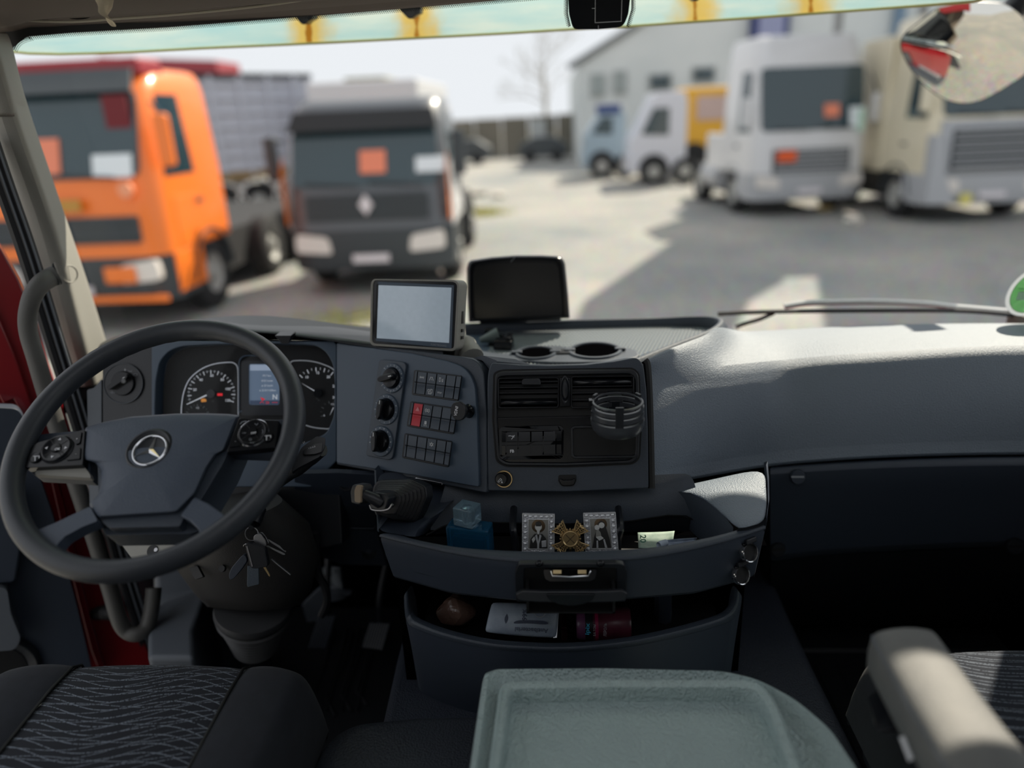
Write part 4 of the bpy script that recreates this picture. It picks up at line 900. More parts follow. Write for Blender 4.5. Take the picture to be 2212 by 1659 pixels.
obj('latch_lip', G().prism(PC.pts(rnd(Z6((815, 1440), (840, 1428), (862, 1446), (950, 1444), (972, 1426), (996, 1436), (976, 1500), (845, 1504)), [2, 2, 3, 3, 2, 2, 7, 7])), PC.n, .001, .007), M['gloss'], la, bev=.0018)
# ================================================================ cup holder clipped to the right vent
ch = thing('cup_holder', 'black slotted ring cup holder clipped on the right centre air vent', 'cup holder', tuple(aY(1335, 930, 1.13)))
c0 = aY(*Z6((1435, 628))[0], 1.125); R = .0415
H = lambda y: -(Z6((0, y))[0][1] - Z6((0, 628))[0][1]) / FPX * 1.235 / cos(radians(24)) - .0
def zat(y):   # height of the holder's front surface seen at zoom row y
    P = aY(*Z6((1435, y))[0], c0.y - R); return P.z - c0.z
UPZ = V((0, 0, 1))
def band_(z0, z1, r0, r1, t=.003, name='band', a0=0, a1=2 * pi):
    return obj(name, G().lathe([(r0 - t, z0), (r0, z0), (r1, z1), (r1 - t, z1), (r0 - t, z0)], c0, UPZ, 56, (1, 0, 0), 1, a0, a1), M['black'], ch)
zs = [zat(v) for v in (700, 735, 762, 802, 828, 874, 902, 1008)]
M['hold'] = mat('satin_black_holder', (64, 67, 72), .28)
obj('rim', G().lathe([(R - .004, zs[1]), (R - .0005, zs[1]), (R + .0005, .0), (R, .002), (R - .003, .0028), (R - .0042, .0015), (R - .004, zs[1])], c0, UPZ, 64), M['hold'], ch)
bl_ = [(zs[2], zs[3]), (zs[4], zs[5])]
for a, b in bl_: obj('ring_band', G().lathe([(R - .0034, a), (R + .0012, a), (R + .0012, b), (R - .0034, b), (R - .0034, a)], c0, UPZ, 56), M['hold'], ch)
obj('base_cup', G().lathe([(R - .004, zs[6]), (R + .0022, zs[6]), (R + .0018, (zs[6] + zs[7]) / 2), (R - .001, zs[7]), (R - .006, zs[7] - .006), (1e-5, zs[7] - .007), (1e-5, zs[7] - .004), (R - .008, zs[7] - .002), (R - .004, zs[6])], c0, UPZ, 56), M['hold'], ch)
for a in (-90, 30, 150):
    b = radians(a); d = V((cos(b), sin(b), 0)); s = V((-sin(b), cos(b), 0))
    obj('upright', G().box(c0 + d * (R - .0010) + UPZ * ((zs[0] + zs[6]) / 2), d * .0048, s * .0130, UPZ * (zs[0] - zs[6] + .004)), M['black'], ch, bev=.001)
obj('clip_arm', G().bx(c0.x - .012, c0.x + .012, c0.y + R - .004, c0.y + R + .045, -.03 + c0.z, -.012 + c0.z), M['black'], ch, bev=.002)
q = PC; tabp = Z6((1225, 575), (1225, 530), (1240, 520), (1390, 518), (1404, 530), (1404, 575))
obj('clip_hook', G().prism(q.pts(tabp), q.n, .010, .020), M['gloss'], ch, bev=.002)
obj('side_hook', G().box(c0 + V((-R - .002, .004, -.004)), (.006, 0, 0), (0, .012, 0), (0, 0, .016)), M['gloss'], ch, bev=.001)
obj('drain_cap', G().lathe([(1e-5, zs[7] - .016), (.015, zs[7] - .015), (.017, zs[7] - .006)], c0 + V((.006, 0, 0)), UPZ, 32), M['black'], ch)

# ================================================================ steering wheel
WC = V((-.6247, 1.0131, .9038)); WN = V((-.0139 * cos(radians(55.35)), -cos(radians(55.35)), sin(radians(55.35)))).normalized()
W = PL(WC, WN)
sw_ = thing('steering_wheel', 'black four-spoke truck steering wheel with button pads and star emblem', 'steering wheel', tuple(WC))
nT = 96; loops = []
for k in range(nT):
    a = 2 * pi * k / nT; d = W.x * cos(a) + W.y * sin(a)
    rr = .0172; ring = []
    for j in range(16):
        b = 2 * pi * j / 16; bump = 1.0
        if cos(b) < -.3 and 40 < (math.degrees(a) % 360) < 140: bump = 1 + .05 * sin(a * 40)
        ring.append(WC + d * (.215 + rr * cos(b) * bump * .95) + WN * (rr * 1.08 * sin(b)))
    loops.append(ring)
g = G(); g.grid(loops + [loops[0]], True); obj('rim', g, M['rim'], sw_)
def wp(pts, r=3, n=4): return W.pts(rnd(pts, r, n))
hubo = WH((582, 202), (640, 182), (700, 165), (900, 125), (1200, 105), (1400, 103), (1560, 108), (1640, 118), (1622, 150), (1540, 352), (1480, 382), (1420, 470), (1335, 655), (1215, 778), (1180, 786), (680, 818), (652, 792), (612, 722), (640, 694), (668, 660), (684, 610), (692, 500), (650, 440), (575, 420), (566, 380))
obj('hub_base', G().prism(W.pts(rnd(WH((590, 230), (1625, 140), (1500, 420), (1345, 670), (1225, 800), (1200, 852), (715, 862), (660, 815), (640, 700), (640, 450)), 6)), WN, -.075, -.012), M['soft'], sw_, bev=.01)
# domed horn pad: outline loop lofted to a slightly raised inner loop
ho = rnd(hubo, 4, 3); cx_ = sum(p[0] for p in ho) / len(ho); cy_ = sum(p[1] for p in ho) / len(ho)
def sc(k, h): return [W.hit(cx_ + (x - cx_) * k, cy_ + (y - cy_) * k, h) for x, y in ho]
obj('horn_pad', G().loft([sc(.98, -.03), sc(1.0, -.014), sc(.995, -.006), sc(.96, -.001), sc(.80, .004), sc(.5, .007), sc(.2, .008)]), M['hub'], sw_)
# emblem
ec = WH((1016, 348))[0]; R = W.rad(ec[0], ec[1], 49); eo = W.hit(*ec, .0065)
obj('emblem_recess', G().lathe([(1e-5, .0012), (R * .84, .0012), (R * .90, .0022), (R, .0005), (R * 1.02, -.003)], eo, WN, 56), M['black'], sw_)
ec2 = WH((1025, 356))[0]; eo2 = W.hit(*ec2, .0085); r2 = W.rad(ec2[0], ec2[1], 36)
em = obj('emblem', G().tube([eo2 + (W.x * cos(2 * pi * k / 56) + W.y * sin(2 * pi * k / 56)) * (r2 * .95) for k in range(56)], .0021, 8, closed=True), M['chrome'], sw_)
g = G()
for k in range(3):
    a = radians(86 + 120 * k); d = W.x * cos(a) + W.y * sin(a); s = WN.cross(d); r3 = r2 * .95; b = r2 * .17
    g.add([eo2 + d * r3, eo2 + (d * .5 + s * .87) * b, eo2 + (d * .5 - s * .87) * b, eo2 + WN * .0036, eo2 - WN * .001], [(0, 1, 3), (0, 3, 2), (0, 4, 1), (0, 2, 4)])
obj('star', g, M['chrome'], em, sm=False)
g = G()
for pts in (((710, 250), (735, 248), (760, 250), (776, 244)), ((718, 260), (735, 250)), ((1342, 195), (1380, 190), (1394, 197), (1342, 199))): g.strip([W.hit(x, y, .0035) for x, y in WH(*pts)], WN, .0008, .0008)
obj('horn_mark', g, M['black'], sw_, fix=False)
# spokes
def spoke(name, pts, h0, h1, m=M['hub'], r=5, bev=.006): return obj(name, G().prism(W.pts(rnd(WH(*pts), r), h1), WN, h0 - h1, 0), m, sw_, bev=bev, seg=3)
spoke('spoke', [(615, 738), (520, 782), (400, 840), (270, 895), (200, 900), (215, 960), (300, 1020), (372, 1045), (385, 1005), (440, 945), (560, 880), (668, 838)], -.026, -.004)
spoke('spoke', [(1325, 672), (1420, 715), (1540, 800), (1600, 815), (1560, 900), (1420, 985), (1345, 975), (1358, 900), (1300, 840), (1228, 800)], -.026, -.004)
spoke('spoke', [(85, 330), (180, 470), (235, 525), (520, 540), (620, 550), (600, 220), (420, 232), (250, 250), (160, 280)], -.04, -.016, M['plastic'])
spoke('spoke', [(1545, 360), (1885, 372), (1960, 420), (1985, 130), (1905, 148), (1625, 140)], -.04, -.012, M['plastic'])
spoke('lower_bridge', [(690, 850), (1210, 812), (1360, 905), (1300, 925), (720, 935)], -.07, -.03, M['soft'])
spoke('lit_spoke_face', [(235, 520), (245, 492), (565, 455), (612, 515), (622, 545)], -.02, -.010, M['trim'], 4, .004)  # beige stands for warm light on the lower spoke face
# button pads
def btn(name, pts, h0, h1, m, par, r=2, bev=.0015): return obj(name, G().prism(wp(pts, r), WN, h0, h1), m, par, bev=bev)
lp = btn('button_pad', WH((166, 476), (172, 432), (215, 330), (258, 300), (420, 256), (562, 215), (582, 218), (566, 456)), -.014, .0, M['gloss'], sw_, 4, .003)
rp_ = btn('button_pad', WH((1626, 136), (1906, 150), (1882, 338), (1545, 366)), -.014, .0, M['gloss'], sw_, 4, .003)
def dpad(c, rx, par, kind):
    x, y = WH(c)[0]; R = W.rad(x, y, rx / 3.16); o = W.hit(x, y, .0002)
    d = obj('direction_pad', G().lathe([(1e-5, .0035), (R * .80, .0035), (R * .86, .0042), (R * .95, .0036), (R, .0006), (R * 1.03, -.001)], o, WN, 48), M['gloss'], par)
    obj('pad_ring', G().lathe([(R * .97, .0016), (R * 1.02, .0022), (R * 1.07, .0004)], o, WN, 48), M['chrome'] if kind else M['black'], d)
    g = G()
    for a in (45, 135, 225, 315):
        q = W.x * cos(radians(a)) + W.y * sin(radians(a)); g.strip([o + q * R * .34, o + q * R * .86], WN, .0012, .0038)
    obj('pad_groove', g, M['cavity'], d, fix=False)
    obj('centre_button', G().lathe([(1e-5, .0062), (R * .28, .0058), (R * .33, .0044), (R * .34, .002)], o, WN, 28), M['gloss'], d)
    PT = PL(o + WN * .0062, WN)
    text('OK' if kind == 0 else 'OFF', PT, (x, y), 4.6 if kind == 0 else 4, M['white'], d, ang=-4, h=.0003, bold=.02)
    g = G()
    if kind == 0:
        for a in (0, 90, 180, 270):
            q = W.x * cos(radians(a)) + W.y * sin(radians(a)); s = WN.cross(q); P = o + q * (R * .66) + WN * .0040
            g.add([P + q * .0024, P - q * .0018 + s * .0026, P - q * .0018 - s * .0026], [(0, 1, 2)])
        obj('arrow_icons', g, M['white'], d, fix=False)
    else:
        PT2 = PL(o + WN * .0038, WN)
        for s_, dx, dy in (('LIM', -64, 0), ('ACC', -8, 66)): text(s_, PT2, WH((c[0] + dx, c[1] + dy))[0], 3.2, M['dimw'], d, ang=4, h=.0004)
        g.strip(PT2.pts(WH((c[0] + 10, c[1] - 64), (c[0] + 22, c[1] - 52), (c[0] + 32, c[1] - 66))), WN, .0007, .0004); g.strip(PT2.pts(WH((c[0] + 62, c[1] - 22), (c[0] + 66, c[1] - 6), (c[0] + 60, c[1] + 6))), WN, .0007, .0004); g.strip(PT2.pts(WH(*[(c[0] - 20 + 8 * cos(k * .8), c[1] + 44 + 7 * sin(k * .8)) for k in range(9)])), WN, .0006, .0004)
        obj('cruise_icons', g, M['dimw'], d, fix=False)
dpad((392, 348), 100, lp, 0); dpad((1730, 238), 100, rp_, 1)
def rbtn(c, rx, par):
    x, y = WH(c)[0]; R = W.rad(x, y, rx / 3.16); o = W.hit(x, y, .0002)
    b = obj('round_button', G().lathe([(1e-5, .003), (R * .7, .0034), (R * .92, .0026), (R, .0)], o, WN, 32), M['gloss'], par)
    PT = PL(o + WN * .0034, WN); g = G(); g.strip(PT.pts(WH((c[0] - 18, c[1] - 10), (c[0] + 20, c[1] - 12), (c[0] + 20, c[1] + 2))), WN, .0012, .0004); g.strip(PT.pts(WH((c[0] - 8, c[1] - 6), (c[0] - 8, c[1] + 20))), WN, .0012, .0004)
    obj('icon', g, M['white'], b, fix=False)
rbtn((248, 408), 40, lp); rbtn((1828, 268), 40, rp_)
for pts, s, par in ((((470, 272), (540, 248), (562, 232), (550, 310), (520, 320), (500, 290)), '+', lp), (((455, 428), (505, 372), (530, 342), (555, 340), (550, 418)), '-', lp), (((1628, 160), (1650, 142), (1722, 148), (1680, 172), (1640, 216), (1618, 212)), '', rp_), (((1592, 252), (1615, 250), (1622, 300), (1640, 330), (1565, 338)), '-', rp_)):
    b = btn('corner_button', WH(*pts), -.001, .0022, M['gloss'], par, 2.5, .0012)
    cxx = sum(p[0] for p in pts) / len(pts); cyy = sum(p[1] for p in pts) / len(pts)
    if s: text(s, W, WH((cxx, cyy))[0], 4.5, M['white'], b, h=.0026)
    else: g = G(); g.strip([W.hit(x, y, .0026) for x, y in WH((1640, 176), (1652, 162), (1676, 156), (1690, 164))], WN, .0012, .0); obj('icon', g, M['dimw'], b, fix=False)

# ================================================================ steering column, bellows, stalk
sc_ = thing('steering_column', 'grey steering column shroud with ribbed rubber bellows below the wheel', 'steering column', tuple(aY(560, 1300, 1.22)))
def ringY(row): return [aY(x, y, Y + .07) for x, y, Y in row]
# shroud: cross sections from the wheel down to the bellows (left edge, front left, front, front right, right edge, back)
secs = [[(400, 1090, 1.16), (420, 1116, 1.08), (480, 1130, 1.03), (560, 1110, 1.05), (610, 1080, 1.14), (560, 1060, 1.25)],
        [(378, 1180, 1.19), (400, 1196, 1.12), (490, 1190, 1.06), (610, 1165, 1.07), (668, 1130, 1.16), (590, 1110, 1.28)],
        [(398, 1228, 1.20), (418, 1238, 1.15), (520, 1240, 1.10), (640, 1225, 1.11), (690, 1200, 1.18), (600, 1190, 1.30)],
        [(432, 1280, 1.22), (452, 1288, 1.18), (540, 1294, 1.14), (632, 1286, 1.15), (672, 1268, 1.21), (600, 1260, 1.32)],
        [(456, 1308, 1.235), (474, 1314, 1.20), (545, 1319, 1.17), (618, 1313, 1.18), (648, 1302, 1.23), (590, 1296, 1.33)]]
lo = [smooth([tuple(p) for p in ringY(s)], 6, True) for s in secs]
obj('shroud', G().loft(lo), M['shroud'], sc_, sub=0)
tpn = PL(aY(310, 1190, 1.20), (-.15, -.75, .65))
ps = obj('lit_side_cover', G().prism([tpn.hit(x, y) for x, y in rnd([(236, 1140), (345, 1150), (440, 1146), (405, 1210), (290, 1214)], 4)], tpn.n, -.02, 0), M['trim'], sc_, bev=.004)  # beige puts the light from the left into the cover's colour
obj('screw_recess', G().lathe([(1e-5, .0012), (.012, .0012), (.0125, -.002)], tpn.hit(330, 1190), tpn.n, 24), M['cavity'], ps)
obj('screw', G().lathe([(1e-5, .0026), (.004, .0024), (.0044, .001)], tpn.hit(338, 1188), tpn.n, 12), M['steel'], ps)
hq = PL(aY(430, 1234, 1.19), (-.3, -.8, .5))
obj('shroud_slot', G().prism(hq.pts(rnd([(412, 1226), (431, 1222), (444, 1246), (426, 1252)], 3)), hq.n, .0, .006), M['cavity'], sc_, bev=.001)
hq = PL(aY(480, 1228, 1.155), (-.1, -.8, .5)); obj('shroud_hole', G().lathe([(1e-5, 0.002), (.0062, .002), (.0066, -.004)], hq.p, hq.n, 18), M['cavity'], sc_)
# bellows (lathe with ribs) and shaft
b0, b1, b2 = aY(548, 1316, 1.315), aY(552, 1400, 1.332), aY(556, 1470, 1.35)
ax = (b1 - b0).normalized(); Lb = (b1 - b0).length; prof = [(1e-5, -.012), (.080, -.012), (.083, .0), (.078, .012)]
for k in range(9):
    t = k / 9; r = .074 + (.040 - .074) * t ** .8; prof += [(r, .014 + (Lb - .014) * t), (r + .006, .014 + (Lb - .014) * (t + .045)), (r - .003, .014 + (Lb - .014) * (t + .085))]
prof += [(.039, Lb), (.034, Lb + .004)]
obj('bellows', G().lathe(prof, b0, ax, 48), M['bellow'], sc_, ang=70)
obj('shaft', G().lathe([(.034, Lb + .002), (.033, Lb + .13), (1e-5, Lb + .13)], b0, ax, 28), M['black'], sc_)
# stalk on the right
stk = thing('column_stalk', 'black steering column stalk with printed end right of the wheel', 'control stalk', tuple(aY(670, 980, 1.14)))
sp0 = [aY(600, 1040, 1.20), aY(640, 1012, 1.17), aY(668, 988, 1.145), aY(690, 968, 1.135)]
obj('stalk_arm', G().tube(smooth(sp0, 4), [.013] * 4 + [.015] * 4 + [.016] * 5, 12), M['black'], stk)
SQ = PL(aY(680, 975, 1.118), (.30, -.80, .52))
obj('stalk_head', G().prism(SQ.pts(rnd(ZL((1800, 1290), (1890, 1222), (1945, 1232), (1938, 1290), (1910, 1345), (1780, 1412), (1740, 1440), (1745, 1390)), 3)), SQ.n, -.03, -.002), M['black'], stk, bev=.003)
hd_ = obj('stalk_cap', G().prism(SQ.pts(rnd(ZL((1812, 1308), (1885, 1268), (1930, 1262), (1922, 1322), (1880, 1335), (1815, 1338)), 3)), SQ.n, -.006, .008), M['gloss'], stk, bev=.003)
text('1-2-A-B', SQ, ZL((1862, 1290))[0], 3.4, M['white'], hd_, ang=-18, h=.0086); text('27', SQ, ZL((1815, 1262))[0], 4, M['white'], stk, ang=-20, h=-.001)
lk = obj('hanging_strap', G().tube(smooth([aY(x, y, 1.26) for x, y in ((680, 1150), (684, 1200), (688, 1240), (703, 1270), (706, 1300), (694, 1330))], 4), .008, 8), M['rubber'], sc_)

# ================================================================ bunch of keys in the ignition
ky = thing('key_bunch', 'bunch of keys with black fobs hanging from the ignition', 'keys', tuple(aY(545, 1150, 1.09)))
KY = 1.085
def kp(x, y, d=0): return aY(*KC((x, y))[0], KY + d)
def ringo(c, r, n=20, t=.0009, m='steel', tilt=.35):
    x, y = c; P = kp(x, y); R = r / 5.183 / FPX * 1.2
    obj('split_ring', G().tube([P + V((cos(a), sin(a) * tilt, sin(a) * .94)) * R for a in [2 * pi * k / n for k in range(n)]], t, 6, closed=True), M[m], ky)
obj('ignition_key', G().tube([kp(330, 150, .03), kp(320, 205)], [.006, .004], 8), M['black'], ky)
ob_ = obj('ignition_lock', G().lathe([(.014, 0), (.014, .03), (1e-5, .03)], kp(340, 160, .01), V((.1, .8, .5)), 20), M['black'], ky)
ringo((330, 275), 80); ringo((300, 420), 62, tilt=-.5)
KP = PL(kp(430, 450), (0, -.95, .2))
def kblade(pts, h, m='steel', t=.002): return obj('key_blade', G().prism(KP.pts(KC(*pts)), KP.n, h, h + t), M[m], ky, bev=.0004)
kb1 = obj('key_head', G().prism(KP.pts(rnd(KC((372, 285), (405, 258), (450, 255), (500, 320), (520, 390), (470, 408), (420, 385), (375, 345)), 4)), KP.n, .006, .0088), M['steel'], ky, bev=.0006)
obj('key_head', G().prism(KP.pts(rnd(KC((410, 262), (450, 248), (490, 290), (520, 345), (535, 380), (500, 380), (440, 320)), 4)), KP.n, .001, .0035), M['steel'], ky, bev=.0006)
kblade(((500, 392), (530, 392), (718, 480), (722, 492), (700, 494), (520, 405)), .006); kblade(((520, 330), (545, 345), (650, 405), (690, 450), (720, 465), (715, 478), (640, 425), (520, 350)), .001)
kblade(((560, 545), (572, 540), (784, 712), (780, 722)), .004, t=.004); kblade(((445, 630), (470, 620), (536, 745), (530, 757), (515, 742)), -.002, 'gold')
fb = obj('key_fob', G().prism(KP.pts(rnd(KC((300, 350), (345, 335), (520, 410), (556, 575), (545, 605), (410, 625), (360, 612)), 5)), KP.n, .006, .018), M['black'], ky, bev=.002)
obj('fob_seam', G().prism(KP.pts(KC((318, 372), (332, 368), (392, 592), (378, 600))), KP.n, .017, .0188), M['steel'], fb)
obj('key_fob', G().prism(KP.pts(rnd(KC((86, 720), (120, 640), (240, 500), (275, 500), (300, 560), (240, 650), (150, 760), (100, 785)), 6)), KP.n, -.004, .006), M['plastic'], ky, bev=.0025)
obj('metal_tag', G().prism(KP.pts(rnd(KC((292, 620), (420, 630), (424, 830), (300, 862), (288, 850)), 1.5)), KP.n, .002, .0045), mat('scuffed_steel_tag', (96, 106, 116), .35, .7, bump=('noise', 600, .4, .0006)), ky, bev=.0008)

# ================================================================ parking brake lever with bellows
pb = thing('parking_brake_lever', 'black parking brake lever with stepped rubber bellows and grip end coloured pale as if lit', 'brake lever', tuple(aY(860, 1075, 1.12)))
pbn = V((-.45, -.84, .30)).normalized()
PBK = PL(aY(862, 1072, 1.150), pbn)
base_ = WMz((278, 125), (300, 100), (470, 95), (545, 130), (552, 190), (520, 270), (490, 320), (400, 322), (290, 285), (262, 200))
mid_ = [sum(p[0] for p in base_) / len(base_), sum(p[1] for p in base_) / len(base_)]
g = G(); lo = []
for k in range(7):
    t = k / 7; s = 1 - .52 * t; o = V((-26 * t * 1.2, 6 * t))
    for ds, h in ((0, 0), (-.02, .007), (-.075, .0085)):
        lo.append([PBK.hit(mid_[0] + (x - mid_[0]) * (s + ds) + o.x, mid_[1] + (y - mid_[1]) * (s + ds) + o.y, .010 * k + h) for x, y in rnd(base_, 5, 3)])
obj('bellows', G().loft(lo), M['rubber'], pb, ang=60)
obj('gate_frame', G().prism(PBK.pts(rnd([(mid_[0] + (x - mid_[0]) * 1.06, mid_[1] + (y - mid_[1]) * 1.05) for x, y in base_], 6)), pbn, -.02, .002), M['black'], pb, bev=.003)
lk2 = obj('lever_block', G().prism(PBK.pts(rnd(WMz((288, 150), (362, 160), (380, 185), (362, 248), (330, 252), (276, 240)), 4), .075), pbn, -.015, .014), M['black'], pb, bev=.005, seg=3)
obj('lever_neck', G().tube([PBK.hit(*WMz((310, 215))[0], .085), PBK.hit(*WMz((265, 190))[0], .095), PBK.hit(*WMz((220, 172))[0], .10)], [.011, .010, .009], 12), M['black'], pb)
gp = obj('grip', G().prism(PBK.pts(rnd(WMz((180, 112), (226, 116), (240, 135), (236, 205), (218, 226), (172, 214), (166, 150)), 4), .095), pbn, -.014, .012), M['black'], pb, bev=.004, seg=3)
obj('lit_grip_face', G().prism(PBK.pts(rnd(WMz((170, 150), (182, 118), (212, 122), (206, 150), (206, 218), (172, 212)), 4), .108), pbn, -.002, .003), mat('lit_tan_grip', (150, 132, 110), .5), gp, bev=.002)  # tan face stands for light falling on the black grip
obj('release_ring', G().tube(smooth([PBK.hit(*WMz(q)[0], .088) for q in ((250, 228), (262, 252), (310, 258), (352, 250), (372, 225))], 4), .0022, 8), M['steel'], pb)
# ================================================================ terminal screen on the dash
GT = PL(aY(898, 678, 1.36), (-.20, -.95, .22))
gt_ = thing('fleet_terminal', 'grey framed terminal with blank pale screen standing on the instrument hood', 'display screen', tuple(aY(900, 755, 1.37)))
go = rnd(GP((104, 330), (128, 288), (950, 300), (982, 340), (952, 985), (920, 1008), (118, 952), (95, 920)), [5, 5, 6, 6, 6, 6, 5, 5])
gi = rnd(GP((128, 335), (146, 302), (930, 318), (962, 345), (930, 965), (910, 982), (140, 930), (118, 905)), [5, 5, 6, 6, 6, 6, 5, 5])
obj('rear_case', G().prism(GT.pts(go), GT.n, -.045, -.006), M['trim'], gt_, bev=.004)
obj('frame', G().frame(GT.pts(go), GT.pts(gi), GT.n, -.008, .004), M['trim'], gt_, bev=.0012)
obj('front_bezel', G().prism(GT.pts(gi), GT.n, -.008, .0015), M['gloss'], gt_)
b2 = obj('inner_bezel', G().prism(GT.pts(rnd(GP((172, 315), (930, 350), (905, 980), (150, 905)), 2)), GT.n, .0, .0025), M['panel'], gt_, bev=.0006)
obj('screen', G().prism(GT.pts(GP((178, 350), (905, 375), (880, 924), (160, 876))), GT.n, .0, .0032), mat('pale_dusty_screen', (168, 182, 194), .12, spec=.8, var=(90, (160, 174, 186), .3, .7), emit=.28), gt_)
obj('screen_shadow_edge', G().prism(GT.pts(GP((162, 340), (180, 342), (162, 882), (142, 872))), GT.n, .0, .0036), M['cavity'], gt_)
text('FLEETBOARD', GT, GP((772, 948))[0], 3.6, M['dimw'], gt_, ang=6, h=.0030, wpx=34)
for y in (420, 640, 700, 800, 870):
    P = GT.hit(*GP((955, y))[0], -.024)
    obj('side_port', G().box(P + GT.x * .0108, GT.n * .010, GT.y * (.012 if y < 720 else .006), GT.x * .002), M['cavity'], gt_)
obj('mount_foot', G().tube(smooth([aY(955, 745, 1.405), aY(985, 752, 1.40), aY(1010, 762, 1.385), aY(1018, 775, 1.37)], 4), [.030] * 4 + [.032] * 4 + [.026] * 5, 16), M['trim'], gt_)
obj('mount_neck', G().tube([aY(900, 700, 1.415), aY(940, 748, 1.42), aY(985, 770, 1.41)], [.022, .028, .034], 14), M['trim'], gt_)

# ================================================================ big black display on the tray
DT = PL(aY(1118, 622, 1.73), (-.02, -.985, .16))
dd = thing('dash_monitor', 'large glossy black rounded monitor at the back of the dash tray', 'monitor', tuple(aY(1118, 690, 1.72)))
do = rnd(GP((1050, 180), (1072, 105), (1300, 70), (1540, 52), (1800, 52), (1985, 62), (2030, 120), (2062, 450), (2078, 680), (1070, 720), (1055, 450)), [5, 8, 0, 0, 0, 9, 8, 0, 3, 3, 0])
cx_ = 1118; cy_ = 628
def dsc(k, h, dy=0): return [DT.hit(cx_ + (x - cx_) * k, cy_ + (y - cy_) * k + dy, h) for x, y in do]
obj('housing', G().loft([dsc(.93, -.05), dsc(.99, -.03), dsc(1, -.012), dsc(.985, -.003), dsc(.95, .001), dsc(.895, -.001), dsc(.875, -.006)], True), M['gloss'], dd)
obj('screen', G().prism([DT.hit(cx_ + (x - cx_) * .87, cy_ + 4 + (y - cy_) * .86) for x, y in do], DT.n, -.010, -.0045), mat('dark_glass_screen', (8, 9, 13), .25), dd, bev=.001)
obj('scratch', G().strip([DT.hit(x, y, .0016) for x, y in GP((1490, 120), (1530, 72), (1545, 56))], DT.n, .0009), M['dimw'], dd, fix=False)
obj('foot', G().prism(DT.pts([(1034, 688), (1212, 682), (1212, 694), (1034, 700)]), DT.n, -.05, -.012), M['black'], dd, bev=.004)

# ================================================================ loose phone clip on the tray mat
pcx = thing('phone_clip', 'loose black and grey vent phone clip lying on the tray mat', 'phone clip', tuple(aZ(1070, 745, TZ)))
z_ = TZ + .012
a_, b_ = aZ(*TR((125, 262))[0], z_), aZ(*TR((225, 232))[0], z_ + .008)
obj('grip_cone', G().lathe([(1e-5, 0), (.006, .001), (.017, .040), (.0175, .046), (1e-5, .047)], a_, (b_ - a_), 20), mat('grey_green_rubber', (92, 104, 104), .5), pcx)
def cb(px, py, z, sx, sy, sz, rz, name='clip_block', m='gloss'):
    c = aZ(*TR((px, py))[0], z); x = V((cos(rz), sin(rz), 0)); y = V((-sin(rz), cos(rz), 0))
    return obj(name, G().box(c, x * sx, y * sy, V((0, 0, sz))), M[m], pcx, bev=.003)
cb(305, 285, TZ + .012, .042, .03, .022, -.15); cb(345, 268, TZ + .016, .012, .036, .030, -.15, 'jaw'); cb(215, 190, TZ + .02, .034, .014, .012, -.4, 'jaw'); cb(255, 225, TZ + .014, .05, .012, .01, -.7, 'clip_arm')
obj('clip_foot', G().bx(a_.x + .02, a_.x + .075, a_.y - .012, a_.y + .02, TZ + .001, TZ + .004), M['gloss'], pcx)

# ================================================================ things on the lower shelf
SF = FZ + .0005
# perfume bottle
pf = thing('perfume_bottle', 'square blue glass perfume bottle with clear cube cap at the left of the shelf', 'perfume bottle', tuple(aY(1018, 1180, 1.10)))
M['bglass'] = mat('deep_blue_glass', (46, 126, 176), .04, trans=.7, ior=1.45); M['cglass'] = mat('clear_pale_blue_glass', (176, 214, 236), .04, trans=.78, ior=1.45)
an = radians(-12); bx_, by_ = V((cos(an), sin(an), 0)), V((-sin(an), cos(an), 0))
ctop = aY(*Z7((365, 200))[0], 1.10); bb = V((aY(*Z7((385, 300))[0], 1.105).x, 1.105, 0))
zc0 = aY(*Z7((360, 280))[0], 1.085).z
obj('bottle_body', G().box(V((bb.x, bb.y, (SF + zc0) / 2)), bx_ * .076, by_ * .034, V((0, 0, zc0 - SF - .003))), M['bglass'], pf, bev=.004, seg=3)
obj('liquid', G().box(V((bb.x, bb.y, (SF + zc0) / 2 - .008)), bx_ * .060, by_ * .022, V((0, 0, zc0 - SF - .026))), mat('blue_perfume', (20, 78, 130), .1), pf, bev=.003)
cpc = V((ctop.x, bb.y, zc0 + .018)); an2 = radians(-24); cx2, cy2 = V((cos(an2), sin(an2), 0)), V((-sin(an2), cos(an2), 0))
cp_ = obj('cap', G().box(cpc, cx2 * .037, cy2 * .034, V((0, 0, .034))), M['cglass'], pf, bev=.002, seg=2)
obj('spray_stem', G().lathe([(.006, -.015), (.006, -.002), (.0085, .0), (.0085, .010), (1e-5, .011)], cpc, UPZ, 20), M['chrome'], cp_)

